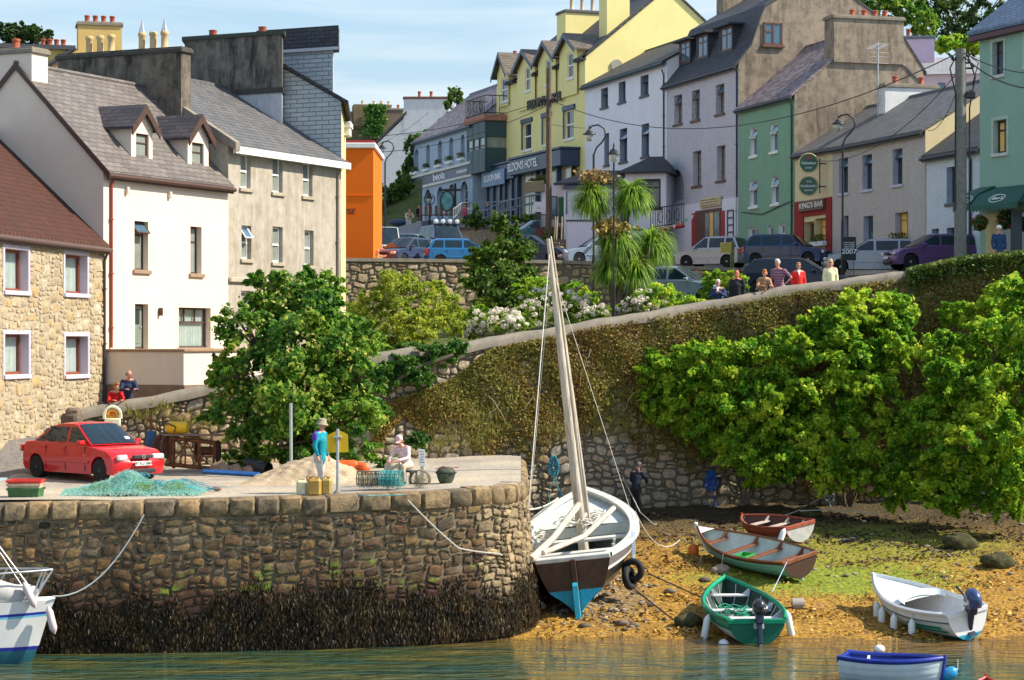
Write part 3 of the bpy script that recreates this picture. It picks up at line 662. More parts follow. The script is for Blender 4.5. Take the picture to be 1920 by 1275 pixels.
def house(name,label,fac,depth,zb,ze,zr,wm,rm,wins=(),cat='house',over=.25,rx=None,skew=0,yb=None,gut=WHITE,side=None,root=None,prof=None,endover=.08,revm=None,gutter=True,group=None,stonefn=None,wallname='wall'):
    W=fac.W; root=root or E(name,(fac.A.x,fac.A.y,0),fac.rot,label,cat,group)
    rx=rx if rx is not None else depth/2; holes=[];specs=[]
    for w_ in wins:
        x0,x1,yt,ybt,st=w_; xm=(x0+x1)/2; t0,t1=sorted((fac.t(x0),fac.t(x1)))
        zt,zbm=fac.z(xm,yt),fac.z(xm,ybt); h=(t0,t1,zbm,zt); holes.append(h); specs.append((h,st))
    mb=MB(); arch=[h for h,st in specs if st.get('arch')]
    holes_wall(mb,W,zb,ze,holes,0,max([s[1].get('rev',.16) for s in specs] or [.16]),0,1 if revm else 0,arches=arch)
    prof=prof or [(0,ze),(rx,zr),(depth,ze)]
    for X0,sg in ((0,1),(W,-1)):
        k=skew if X0 else 0
        pts=[(X0,0,zb)]+[(X0+k*y,y,z) for y,z in prof]+[(X0+k*depth,depth,zb)]; mb.add(pts,[tuple(range(len(pts)))],2 if side else 0)
    mb.add([(0,depth,zb),(W+skew*depth,depth,zb),(W+skew*depth,depth,ze),(0,depth,ze)],[(0,1,2,3)])
    mats=[wm,revm or wm,side or wm]
    wall=mb.build(wallname,mats,root)
    if stonefn: stonefn(wall,holes,W,ze-zb,zb)
    # roof
    rb=MB(); th=.12
    pr=list(prof); 
    d0=Vector((pr[0][0]-pr[1][0],pr[0][1]-pr[1][1])).normalized(); d1=Vector((pr[-1][0]-pr[-2][0],pr[-1][1]-pr[-2][1])).normalized()
    pr[0]=(pr[0][0]+d0.x*over,pr[0][1]+d0.y*over); pr[-1]=(pr[-1][0]+d1.x*over,pr[-1][1]+d1.y*over)
    e=endover
    lo=[(y,z+.02) for y,z in pr]; up=[(y,z+.02+th) for y,z in pr]
    vs=[];
    for X0 in (-e,W+e):
        for (y,z) in lo+up: vs.append((X0+(skew*max(y,0) if X0>0 else 0),y,z))
    n=len(pr); m2=2*n; fs=[]
    for i in range(n-1):
        fs+= [(n+i,n+i+1,m2+n+i+1,m2+n+i),(i,m2+i,m2+i+1,i+1)]
        for b in (0,m2): fs.append((b+i,b+i+1,b+n+i+1,b+n+i))
    fs+=[(0,n,m2+n,m2),(n-1,m2+n-1,m2+2*n-1,2*n-1)]
    rb.add(vs,fs); rb.build('roof',rm,root)
    if gutter:
        gb=MB(); gy,gz_=pr[0][0]-.05,pr[0][1]-.02; gb.tube([(-e,gy,gz_),(W+e,gy,gz_)],.07,8); gb.box(-e+.01,W+e-.01,gy+.045,gy+.075,gz_-.13,gz_+.1); gb.build('gutter',gut,root,smooth=60)
    rc=MB(); rc.tube([(-e,rx,max(z for y,z in prof)+.13),(W+e+skew*rx,rx,max(z for y,z in prof)+.13)],.09,6)
    rc.build('ridge_tiles',rm,root,smooth=60)
    for h,st in specs:
        if st.get('void'):
            vb=MB(); vb.box(h[0]-.2,h[1]+.2,st['rev'],st['rev']+.1,h[2]-.2,h[3]+.2); vb.build('recess_wall',wm,root)
        else: window(root,h[0],h[1],h[2],h[3],st)
    return root
def chimney(root,x0,x1,y0,y1,z0,z1,mat,capm=CONC,pots=3,potm=TERRA,poth=.35,along='y',potlist=None,cowl=()):
    mb=MB(); mb.box(x0,x1,y0,y1,z0,z1-.2); ch=mb.build('chimney',mat,root)
    mb=MB(); mb.rbox(x0-.08,x1+.08,y0-.08,y1+.08,z1-.2,z1-.05,.02); mb.rbox(x0-.03,x1+.03,y0-.03,y1+.03,z1-.05,z1,.01); mb.build('chimney_cap',capm,ch)
    fr=potlist or [(i+.5)/pots for i in range(pots)]
    for i,f in enumerate(fr):
        cx,cy=((x0+x1)/2,y0+(y1-y0)*f) if along=='y' else (x0+(x1-x0)*f,(y0+y1)/2)
        pb=MB(); pb.lathe([(.13,0),(.15,.04),(.12,.07),(.12,poth*.75),(.145,poth*.8),(.145,poth*.95),(.11,poth),(.09,poth-.05)],12,(cx,cy,z1-.01)); p_=pb.build('chimney_pot',potm,ch,smooth=50)
        if i in cowl:
            cb=MB()
            for q in range(6): cb.tube([(cx+.11*cos(q),cy+.11*sin(q),z1+poth-.02),(cx,cy,z1+poth+.45)],.012,4)
            cb.lathe([(.12,0),(.07,.2),(.012,.45)],6,(cx,cy,z1+poth-.02)); cb.build('cowl',CLEAR if False else LEAD,p_)
    return ch
def downpipe(root,x,z0,z1,mat,y=-.06,r=.045):
    mb=MB(); mb.tube([(x,y-.12,z1),(x,y,z1-.3),(x,y,z0)],r,8)
    z=z0+.6
    while z<z1-.6: mb.box(x-.07,x+.07,y-.05,y+.05,z,z+.05); z+=1.7
    return mb.build('downpipe',mat,root,smooth=60)
SL_BROWN=slate('brown_grey_slate',(.125,.108,.10),(.20,.175,.158),.42,.24,lich=.25)
SL_GREY=slate('grey_slate',(.10,.10,.105),(.155,.15,.15),.36,.2,lich=.2)
SL_DARK=slate('dark_slate',(.035,.04,.05),(.065,.065,.075),.36,.22,lich=.15); SL_DARKY=slate('dark_slate_across',(.05,.05,.055),(.10,.09,.085),.36,.22,ax='y',lich=.5,lc=(.25,.19,.1))
SL_PURP=slate('purple_slate',(.14,.10,.115),(.33,.29,.31),.36,.22,lich=.35,lc=(.45,.42,.40)); SL_HUNG=slate('hung_slate',(.20,.25,.29),(.30,.36,.40),.5,.17,ax='y',lich=.35,lc=(.16,.20,.19),kz=1)
SL_HX=slate('hung_slate_x',(.42,.47,.49),(.52,.57,.58),.5,.17,ax='x',lich=.35,lc=(.16,.20,.19),kz=1)
SL_BLUE=slate('blue_slate',(.10,.16,.24),(.16,.23,.33),.36,.2,lich=.15)
def tile_mat():
    m,nt=mk('red_brown_tiles'); v=obj_co(nt); sp=N(nt,'ShaderNodeSeparateXYZ',{0:v}); x=sp.outputs[0]; z=sp.outputs[2]
    wv=math_(nt,'SINE',math_(nt,'MULTIPLY',x,2*pi/.3)); row=math_(nt,'FRACT',math_(nt,'DIVIDE',z,.16)); h=math_(nt,'SUBTRACT',math_(nt,'MULTIPLY',wv,.35),row)
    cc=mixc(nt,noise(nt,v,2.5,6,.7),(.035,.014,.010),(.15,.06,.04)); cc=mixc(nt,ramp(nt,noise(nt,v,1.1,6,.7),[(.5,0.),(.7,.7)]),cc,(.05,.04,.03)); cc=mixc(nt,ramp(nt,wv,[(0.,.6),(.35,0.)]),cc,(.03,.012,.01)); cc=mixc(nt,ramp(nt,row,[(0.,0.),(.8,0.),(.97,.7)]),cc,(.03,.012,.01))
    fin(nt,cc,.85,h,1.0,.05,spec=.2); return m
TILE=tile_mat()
# ---- stone cottage
f1=Fac(-170,54.6,197,69)
STH=stone('cottage_stone',[(.44,.33,.19),(.58,.47,.31),(.50,.41,.28),(.62,.54,.40),(.36,.30,.22),(.60,.40,.18),(.55,.47,.34),(.40,.33,.22)],6,bs=.9,dark=.8)
LIL=plain('lilac_paint',(.50,.44,.52),.7,var=.08); 
st=dict(frame=plain('red_brown_frame',(.24,.06,.03),.5),rev=.24,kind='side',curtain='r',surround=LIL,sillmat=LIL,fw=.07)
def sfn(wall,holes,W,H_,zb):
    hh=[(h[0]-.13,h[1]+.13,h[2]-.15-zb,h[3]+.13-zb) for h in holes]
    rc=pack(W,H_-.05,.13,[(3,2),(2,2),(4,2),(2,1),(3,1),(4,3),(5,3),(3,2),(2,1)],holes=hh,seed=31)
    stone_obj('rubble_stones',rc,lambda x,z,o_:Vector((x,-o_,z+zb)),STH,wall,relief=.035,gap=.002,seed=33,jit=.03,warp=.03)
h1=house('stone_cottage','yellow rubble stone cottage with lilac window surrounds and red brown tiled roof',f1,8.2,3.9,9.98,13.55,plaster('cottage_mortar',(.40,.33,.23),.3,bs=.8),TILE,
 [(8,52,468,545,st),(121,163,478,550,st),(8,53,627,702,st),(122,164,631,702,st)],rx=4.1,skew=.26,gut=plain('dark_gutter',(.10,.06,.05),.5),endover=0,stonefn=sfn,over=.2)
for ch in h1.children:
    pass
downpipe(h1,f1.W-.22,4.6,9.8,plain('brown_pipe',(.07,.04,.035),.5))
# ---- pink house
f2=Fac(194,69,428,75.6)
PINK=plaster('cream_pink_render',(.70,.59,.49),.16,(.45,.33,.25),bsc=25,bs=.25)
st=dict(frame=DKBROWN,pane=GLASSG,kind='top',rev=.2,sillmat=plain('brown_sill',(.30,.20,.13),.8)); 
h2=house('pink_house','cream pink rendered house with two dormers and brown slate roof',f2,6.7,4.6,12.38,15.72,PINK,SL_BROWN,
 [(252,278,415,506,dict(st,open=.7,tr=.28)),(357,378,425,513,st),(253,278,570,654,dict(st,kind='door',pane=plain('grey_green_door',(.16,.2,.17),.5),sill=False)),(335,395,577,652,dict(st,kind='three',curtain='a',pane=CLEAR))],rx=3.34,gut=DKBROWN,over=.28,endover=.05)
Lr=.42
# verge board
mb=MB()
mb.prism([(-.3,12.02),(3.34,15.66),(6.9,12.1),(6.9,12.3),(3.34,15.86),(-.3,12.25)],-.09,-.055,0,'x'); mb.build('verge_board',DKBROWN,h2)
chimney(h2,f2.W-.25,f2.W+.35,1.74,6.9,12.5,17.15,plaster('sooty_render',(.20,.165,.13),1.7,(.015,.015,.014),bsc=15,bs=.6),plain('mossy_cap',(.06,.055,.045),.9),potlist=[.17,.26,.35,.60,.69,.78],potm=BUFF,poth=.62,cowl=(0,2))
chimney(h2,.02,.85,2.75,4.6,15.0,16.35,PINK,CONC,pots=1,potm=TERRA)
def dormer(root,fac,xl,xr,ysill,yeave,yapex,wm,rm,yface,ze,slope,winst,wx0,wx1,wyt,wyb,trim=DKBROWN,hood=.18,flush=False):
    """gable fronted dormer; face plane at local y=yface"""
    t0,t1=fac.t(xl,yface),fac.t(xr,yface); xm=(xl+xr)/2; z0=ze+slope*yface if not flush else fac.z(xm,ysill,yface); z1=fac.z(xm,yeave,yface); za=fac.z(xm,yapex,yface)
    wt0,wt1=fac.t(wx0,yface),fac.t(wx1,yface); wz0,wz1=fac.z((wx0+wx1)/2,wyb,yface),fac.z((wx0+wx1)/2,wyt,yface)
    tm=(t0+t1)/2; back=lambda z:(z-ze)/slope
    mb=MB(); holes=[(wt0,wt1,wz0,wz1)]
    mbw=MB(); holes_wall(mbw,t1,z0,z1,holes,yface,.1,x0=t0)
    mbw.add([(t0,yface,z1),(t1,yface,z1),(tm,yface,za)],[(0,1,2)])
    for t in (t0,t1): mbw.add([(t,yface,z0-.1),(t,yface,z1),(t,back(z1)+.1,z1),(t,yface,ze+slope*yface-.1)],[(0,1,2,3)])
    d=mbw.build('dormer',wm,root,fix=True)
    rb=MB(); h=hood; sl=(za-z1)/(tm-t0)
    for sg,te in ((-1,t0),(1,t1)):
        o_=h*sg; ex=te+o_; ez=z1-sl*h
        a=[(tm,yface-h,za+.04),(ex,yface-h,ez+.04),(ex,back(ez)+.02,ez+.04),(tm,back(za)+.1,za+.04)]
        b=[(p[0],p[1],p[2]+.1) for p in a]; rb.add(a+b,[(0,1,2,3),(4,7,6,5),(0,4,5,1),(1,5,6,2),(2,6,7,3),(3,7,4,0)])
    rb.build('dormer_roof',rm,d)
    bb=MB()
    for sg,te in ((-1,t0),(1,t1)):
        ex=te+h*sg; ez=z1-sl*h; q=.16
        bb.add([(tm,yface-h-.02,za+.13),(ex,yface-h-.02,ez+.13),(ex,yface-h-.02,ez-q),(tm,yface-h-.02,za-q),(tm,yface-h+.03,za+.13),(ex,yface-h+.03,ez+.13),(ex,yface-h+.03,ez-q),(tm,yface-h+.03,za-q)],[(0,1,2,3),(4,7,6,5),(0,4,5,1),(2,6,7,3),(1,5,6,2)])
    bb.build('barge_board',trim,d)
    window(root,wt0,wt1,wz0,wz1,dict(winst,rev=.07),yface)
    return d
ds=dict(frame=DKBROWN,pane=GLASSG,kind='top',tr=.35,sillmat=LEAD)
sl2=(15.72-12.38)/3.34
DS=SL_DARKY
DS1=slate('dormer_slate',(.045,.04,.05),(.085,.075,.08),.42,.2,ax='y',lich=.15)
dormer(h2,f2,246,286,303,238,204,PINK,DS1,.43,12.38,sl2,ds,255,279,251,300)
dormer(h2,f2,352,391,318,258,222,PINK,DS1,.43,12.38,sl2,ds,360,382,268,318)
downpipe(h2,.35,6.8,12.2,plain('red_pipe',(.30,.06,.04),.5))
for tx in (fac_t for fac_t in (f2.t(236),f2.t(316))):
    mb=MB(); mb.rbox(tx-.06,tx+.06,-.12,-.003,f2.z(300,370),f2.z(300,358),.02); mb.build('wall_bracket',PINK,h2)
mb=MB(); tx=f2.t(298); mb.rbox(tx-.05,tx+.05,-.14,-.003,f2.z(298,592),f2.z(298,577),.02); mb.build('wall_lamp',DKBROWN,h2)
# terrace in front
tb=E('terrace_wall',(f2.A.x,f2.A.y,0),f2.rot,'plain pink terrace wall with brown capping and brown base in front of the pink house','wall')
mb=MB(); mb.box(-.02,11,-2.97,-.02,4.2,6.68); mb.build('wall',[PINK],tb)
mb=MB(); mb.box(-.05,11,-3.02,-2.99+.03,4.2,5.66); mb.box(-.06,-.02,-3.0,-.05,4.2,5.66); mb.build('plinth',plain('brown_base',(.20,.13,.09),.8),tb)
mb=MB(); mb.rbox(-.08,11,-3.04,0,6.68,6.76,.01); mb.build('capping',plain('cap_brown',(.28,.17,.10),.8),tb)
# ---- grey house
f3=Fac(428,75.6,640,82.75)
GREY=plaster('stained_grey_render',(.43,.39,.33),1.2,(.19,.15,.10),bsc=18,bs=.6)
st=dict(frame=WHITE,pane=GLASSG,kind='sash',rev=.15,fw=.07,sillmat=plain('stone_sill',(.36,.31,.23),.9))
h3=house('grey_rendered_house','tall stained grey rendered house with white sash windows and white gutter',f3,9.2,4.6,13.72,16.5,GREY,SL_GREY,
 [(451,470,288,353,st),(511,530,294,361,st),(568,586,305,368,st),(453,471,423,486,dict(st,open=.6,tr=.4)),(511,530,425,492,st),(571,588,432,498,st),(452,470,545,620,st),(512,530,548,620,st)],rx=4.6,endover=.06,over=.3)
mb=MB(); mb.rbox(-.06,.12,-.35,9.4,0,.1,.02); 
mb=MB(); mb.prism([(-.4,13.5),(4.6,16.52),(9.6,13.5),(9.6,13.8),(4.6,16.82),(-.4,13.78)],-.16,.14,0,'x'); mb.build('parapet',CONC,h3)
mb=MB(); mb.box(-.05,f3.W+.1,-.36,-.33,13.42,13.66); mb.build('fascia',WHITE,h3)
mb=MB(); mb.rbox(0,f3.W,-.12,-.002,9.02,9.2,.03); mb.build('string_course',plain('stone_band',(.4,.35,.27),.9),h3)
downpipe(h3,f3.W-.35,5,13.4,plain('pale_brown_pipe',(.30,.24,.18),.6))
# ---- slate hung house (custom, skewed plan)
y3=f3.n; C0=f3.B
def cpt(h,d=0): q=C0+y3*h+Vector((-.055,.9985))*d; return q
h4=E('slate_hung_house',(C0.x,C0.y,0),0,'taller house with slate hung gable, roof dormer and long sooty chimney','house')
def L4(h,z,d=0): q=cpt(h,d)-C0; return (q.x,q.y,z)
mb=MB(); pr=[(0,15.97),(4.8,18.6),(9.6,15.97)]
mb.add([L4(0,4,.02),L4(0,15.97,.02),L4(4.8,18.6,.02),L4(9.6,15.97,.02),L4(9.6,4,.02)],[(0,1,2,3,4)],1)
YCR=plaster('pale_yellow_render',(.70,.58,.30),.2)
mb.add([L4(0,4),L4(0,15.97),L4(0,15.97,8.4),L4(0,4,8.4)],[(0,1,2,3)],0); mb.add([L4(0,4,8.4),L4(0,15.97,8.4),L4(4.8,18.6,8.4),L4(9.6,15.97,8.4),L4(9.6,4,8.4)],[(0,1,2,3,4)],0); mb.add([L4(9.6,4),L4(9.6,15.97),L4(9.6,15.97,8.4),L4(9.6,4,8.4)],[(0,1,2,3)],0)
mb.build('wall',[YCR,SL_HX],h4)
mb=MB()
for a,b in (((-.3,15.8),(4.8,18.6)),((4.8,18.6),(9.9,15.8))):
    vs=[L4(a[0],a[1]+.03,-.12),L4(b[0],b[1]+.03,-.12),L4(b[0],b[1]+.03,8.5),L4(a[0],a[1]+.03,8.5)]; vs+=[(v[0],v[1],v[2]+.14) for v in vs]
    mb.add(vs,[(0,1,2,3),(4,7,6,5),(0,4,5,1),(1,5,6,2),(2,6,7,3),(3,7,4,0)])
mb.build('roof',SL_DARK,h4)
SOOT=plaster('sooty_chimney_render',(.20,.175,.145),1.8,(.012,.012,.012),bsc=15,bs=.6)
def l4box(name,h0,h1,d0,d1,z0,z1,mat,par):
    b=MB(); vs=[L4(h,z,d) for z in (z0,z1) for d in (d0,d1) for h in (h0,h1)]; b.add(vs,[(0,2,3,1),(4,5,7,6),(0,1,5,4),(2,6,7,3),(0,4,6,2),(1,3,7,5)]); return b.build(name,mat,par)
ch=l4box('chimney',2.52,6.83,-.9,.0,16.4,18.5,SOOT,h4)
l4box('chimney_cap',2.4,6.95,-1.0,.1,18.5,18.65,plain('mossy_dark_cap',(.05,.06,.045),.9),ch); l4box('chimney_band',2.45,6.9,-.96,.06,16.32,16.52,plain('dark_band',(.06,.055,.05),.9),ch)
l4box('chimney_base',2.52,6.83,-.9,.0,13.5,16.4,plaster('blue_white_render',(.50,.53,.56),.5),ch)
for h_ in (3.4,5.6):
    pb=MB(); v=L4(h_,18.63,-.45); pb.lathe([(.16,0),(.18,.04),(.15,.06),(.15,.22),(.17,.26),(.1,.28)],12,v); pb.build('chimney_pot',TERRA,ch,smooth=50)
dm=l4box('dormer',0.45,3.6,3.0,4.2,16.0,18.35,SL_HX,h4)
l4box('dormer_roof',0.2,3.9,2.9,4.3,18.37,19.25,SL_HX if False else SL_DARK,dm); l4box('dormer_gutter',0.15,3.95,2.82,2.9,18.3,18.42,LEAD,dm)
# door hood on the far front
mb=MB(); mb.rbox(-.5,-.02,5.2,6.4,15.5,15.75,.03); mb.rbox(-.45,-.08,5.3,6.3,15.2,15.5,.02); mb.build('hood',WHITE,h4)
# ---- yellow house behind left
h5=E('yellow_villa_behind',P(60,130,112),R(14),'yellow house behind the cottages with two stacks of red chimney pots','house'); s=112/F
YEL=plaster('ochre_yellow_render',(.66,.45,.16),.2)
def b5(mb,x0,x1,y0,y1,d0=0,d1=6,m=0): mb.box((x0-60)*s,(x1-60)*s,d0,d1,(130-y1)*s,(130-y0)*s,m)
mb=MB(); b5(mb,-40,150,92,330,0,8); b5(mb,90,240,100,330,2,8); mb.prism([((108-60)*s,.0),((160-60)*s,(130-80)*s),((240-60)*s,0)],1.5,6); mb.build('wall',YEL,h5)
mb=MB(); b5(mb,-50,140,84,92,-.3,8); M_=None; mb.tube([((140-60)*s,-.2,(130-88)*s),((85-60)*s,-.25,(130-125)*s)],.12,4); mb.build('roof',plain('slate_edge',(.07,.07,.08),.7),h5)
mb=MB(); b5(mb,56,80,114,128,-.04,.02); w_=mb.build('window',DKBROWN,h5); mb=MB(); b5(mb,58,78,116,127,-.07,-.04); mb.build('pane',GLASS,w_)
chimney(h5,(147-60)*s,(229-60)*s,1.0,2.4,0,(130-31)*s,YEL,CONC,potlist=[.22,.41,.6,.8],along='x',poth=.42)
chimney(h5,(74-60)*s,(130-60)*s,3.0,4.0,0,(130-70)*s,YEL,CONC,potlist=[.2,.42,.65,.88],along='x',poth=.42)
# ---- orange building
h6=E('orange_building',P(700,487,106),0,'bright orange guest house end wall with white cornice and dark italic lettering','building'); s=106/F
ORG=plaster('orange_paint',(.85,.165,.012),.08,(.35,.1,.03),bs=.2)
mb=MB(); mb.box((540-700)*s,0,0,7,-2,(487-278)*s); mb.build('wall',ORG,h6)
mb=MB(); mb.rbox((535-700)*s,.12,-.15,7.1,(487-278)*s,(487-268)*s,.03); mb.rbox((535-700)*s,.05,-.1,7.1,(487-268)*s,(487-264)*s,.02,1); mb.build('cornice',[WHITE,REDP],h6)
mb=MB(); mb.box((540-700)*s,0,-.03,0,(487-367)*s,(487-366)*s); mb.build('band',ORG,h6)
text('GUESTHOUSE','lettering',.36,plain('dark_lettering',(.10,.02,.02),.6),h6,T3((665-700)*s,-.04,(487-397)*s)@RX90,.01,'RIGHT',1.1,.25)
# ---- brown house behind
h7=E('brown_house_behind',P(650,300,205),R(8),'dark brown rendered house with ivy and buff chimney pots beyond the orange building','house'); s=205/F
BRN=plaster('brown_render',(.22,.165,.09),.6,(.06,.05,.03))
mb=MB(); mb.box((600-650)*s,(745-650)*s,1,8,-8,(300-235)*s); mb.box((664-650)*s,(735-650)*s,.6,3,(300-235)*s,(300-195)*s); mb.build('wall',BRN,h7)
chimney(h7,(665-650)*s,(735-650)*s,.8,2.2,3,(300-193)*s,BRN,CONC,potlist=[.24,.55,.75,.95],along='x',poth=.4,potm=BUFF)
chimney(h7,(714-650)*s,(757-650)*s,.2,1.6,0,(300-201)*s,plaster('brown_render_2',(.2,.14,.1),.6),CONC,potlist=[.8],along='x',poth=.4)
chimney(h7,(610-650)*s,(664-650)*s,.9,2.2,2,(300-207)*s,BRN,CONC,potlist=[.3],along='x',poth=.3)
mb=MB(); mb.add([((600-650)*s,-.2,(300-290)*s),((660-650)*s,-.2,(300-290)*s),((664-650)*s,2.5,(300-232)*s),((600-650)*s,2.5,(300-240)*s)],[(0,1,2,3)]); mb.build('roof',SL_GREY,h7)
IVY=leaf('ivy_leaves',[(.02,.07,.012),(.05,.14,.02),(.10,.24,.035),(.22,.34,.05)],.4)
n=1400; pt=np.stack([rng.normal((703-650)*s,.42,n),rng.uniform(-.05,.35,n)-.1,rng.uniform((300-258)*s,(300-195)*s,n)],1)
leaves('ivy',pt,np.tile([0,-1,.3],(n,1)),.28,IVY,h7,asp=.9)
# ---- white gable house
h8=E('white_gable_house',P(693,420,186),0,'white rendered gable house with a broad chimney beside the ivy','house'); s=186/F
WR=plaster('white_render',(.66,.66,.66),.25)
q=lambda x,y:((x-693)*s,(420-y)*s)
mb=MB(); mb.prism([q(693,450),q(693,283),q(757,222),q(842,222),q(905,283),q(905,450)],0,7); mb.build('wall',WR,h8)
mb=MB()
for a,b in ((q(680,294),q(762,214)),(q(838,214),q(915,292))):
    mb.prism([a,b,(b[0],b[1]+.25),(a[0],a[1]+.25)],-.2,7.2)
mb.build('roof',SL_DARK,h8)
chimney(h8,(757-693)*s,(842-693)*s,-.02,.9,(420-250)*s,(420-181)*s,WR,plain('rusty_brick_cap',(.16,.07,.05),.9),potlist=[.34,.6],along='x',poth=.5)
mb=MB(); mb.tube([q(695,300)[0:1]+(-.08,)+q(695,300)[1:],q(695,420)[0:1]+(-.08,)+q(695,420)[1:]],.05,6); mb.build('downpipe',WR,h8)
# ================= right row
BLUEG=plaster('slate_blue_render',(.40,.49,.57),.3,(.12,.15,.18)); YEL2=plaster('primrose_render',(.84,.74,.32),.12,(.4,.33,.12)); WH2=plaster('white_row_render',(.78,.78,.82),.2,(.3,.3,.3))
LAV=plaster('lavender_pebbledash',(.66,.65,.70),.25,(.2,.2,.22),peb=.55); BRG=plaster('brown_weathered_render',(.33,.265,.20),1.4,(.07,.06,.045),bsc=12,bs=.7)
GRN=plaster('mint_green_render',(.22,.40,.27),.3,(.08,.14,.08),bsc=25,bs=.5); CREAM=plaster('cream_render',(.72,.60,.36),.15); BEIGE=plaster('beige_pebbledash',(.62,.55,.51),.3,(.2,.17,.15),peb=.5)
PALEB=plaster('pale_blue_render',(.66,.71,.77),.3,(.25,.27,.3),peb=.2); SEAG=plaster('sea_green_render',(.26,.42,.34),.15,(.12,.16,.13),bsc=25,bs=.5)
NAVYM=plain('navy_shopfront',(.03,.055,.10),.4,var=.1); 
SIGNW=plain('white_lettering',(.8,.8,.8),.6,var=.02)
# beola restaurant
fb=Fac(776,163.8,886,150)
st=dict(frame=WHITE,pane=GLASS,kind='sash',rev=.3,arch=True,sill=False,fw=.09); su=dict(st,sill=True,box=WHITE); sd_=dict(st,kind='cross',fw=.1)
hb=house('blue_restaurant','slate blue two storey restaurant with arched windows, flower boxes and navy name band',fb,7.6,15,21.75,25.3,BLUEG,SL_PURP,
 [(777,785,280,325,su),(799,806,271,318,su),(821,829,264,311,su),(842,850,258,304,su),(864,871,252,298,su),(775,787,362,420,sd_),(796,808,355,418,sd_),(819,831,350,414,sd_),(841,852,345,410,sd_),(863,877,340,406,sd_)],rx=4.4,over=.25,gut=NAVYM)
za,zb_=fb.z(886,302),fb.z(886,331)
mb=MB(); mb.rbox(0,fb.W-.05,-.1,-.003,zb_+.2,za-.2,.01); mb.build('name_band',NAVYM,hb)
mb=MB(); mb.rbox(0,fb.W-.02,-.22,-.003,za-.2,za,.03); mb.rbox(0,fb.W-.02,-.14,-.003,zb_,zb_+.2,.03); mb.build('cornice',plain('cream_cornice',(.66,.62,.54),.7),hb)
zc=(za+zb_)/2+.01
text('beola','lettering',.72,SIGNW,hb,T3(fb.t(826),-.12,zc)@RX90,.02,sx=1.9)
text('restaurant','lettering',.42,SIGNW,hb,T3(fb.t(869),-.12,zc)@RX90,.02,sx=1.5)
chimney(hb,fb.W-1.2,fb.W+.0,2.2,6.3,22.5,26.6,plaster('blue_chimney',(.30,.42,.48),.25),CONC,potlist=[.25,.5,.75],poth=.3,potm=REDP)
# hotel
fh=Fac(931,149.5,1097,134)
wt_=dict(frame=WHITE,pane=GLASS,kind='sash',rev=.12,fw=.09); hoodst=dict(wt_,kind='sash')
hh=house('yellow_hotel','tall primrose yellow hotel with four gabled dormers and navy shopfronts',fh,11,13.5,24.2,28.7,YEL2,SL_DARK,
 [(981,996,230,281,wt_),(1019,1032,220,271,wt_),(1059,1076,206,260,wt_)],rx=5.5,over=.0,gut=plain('navy_eaves',(.03,.035,.05),.6),endover=.12,gutter=False)
for (xa_,xb_) in ((954,969),(1004,1009),(1043,1048),(1083,1097)):
    mb=MB(); mb.rbox(fh.t(xa_),fh.t(xb_),-.32,.1,24.0,24.2,.02); mb.add([(fh.t(xa_),-.38,24.15),(fh.t(xb_),-.38,24.15),(fh.t(xb_),.3,24.55),(fh.t(xa_),.3,24.55)],[(0,1,2,3)]); mb.build('eaves',SL_DARK,hh)
for (xa,xb) in ((979,998),(1017,1034),(1057,1078)):
    t0,t1=fh.t(xa),fh.t(xb); zt=fh.z((xa+xb)/2,230 if xa<1000 else (219 if xa<1040 else 206))
    mb=MB(); mb.rbox(t0-.05,t1+.1,-.12,-.002,zt-.02,zt+.28,.02); mb.rbox(t0-.05,t0+.14,-.06,-.002,zt-1.7,zt-.02,.01); mb.build('window_hood',NAVYM,hh)
slh=4.5/5.5
for (xl,xr,ys,ye,ya,w0,w1,wa,wb) in ((932,953,200,136,102,940,952,146,190),(970,1003,205,127,96,985,994,126,170),(1009,1042,195,112,80,1023,1033,112,158),(1049,1082,180,94,66,1064,1075,99,146)):
    dormer(hh,fh,xl,xr,ys,ye,ya,YEL2,slate('dormer_lichen_slate_%d'%xl,(.10,.085,.07),(.20,.16,.12),.36,.2,ax='y',lich=.5,lc=(.30,.22,.10)),-.14,24.2,slh,wt_,w0,w1,wa,wb,trim=NAVYM,hood=.35,flush=True)
# round gable window
mb=MB(); M_=T3(fh.W+.03,2.05,fh.z(1095,113)-.25)@Matrix.Rotation(pi/2,4,'Y')
mb.lathe([(.30,0),(.37,0),(.37,.06),(.30,.06)],24,(0,0,0),0,M_); gw=mb.build('round_window',plain('round_window_frame',(.3,.3,.25),.6),hh,smooth=40); mb=MB(); mb.lathe([(.31,0),(.31,.03)],24,(0,0,0),0,M_); mb.build('pane',GLASSG,gw)
chimney(hh,fh.t(990),fh.t(990)+1.6,2.0,4.9,24,fh.z(1040,37,3),YEL2,plain('dark_cap',(.10,.10,.10),.8),potlist=[.25,.5,.75],poth=1.1,potm=plain('pale_pot',(.5,.38,.26),.8))
chimney(hh,fh.t(1075),fh.t(1075)+1.3,1.7,3.2,24,30.6,YEL2,plain('dark_cap2',(.10,.10,.10),.8),pots=2,poth=.5)
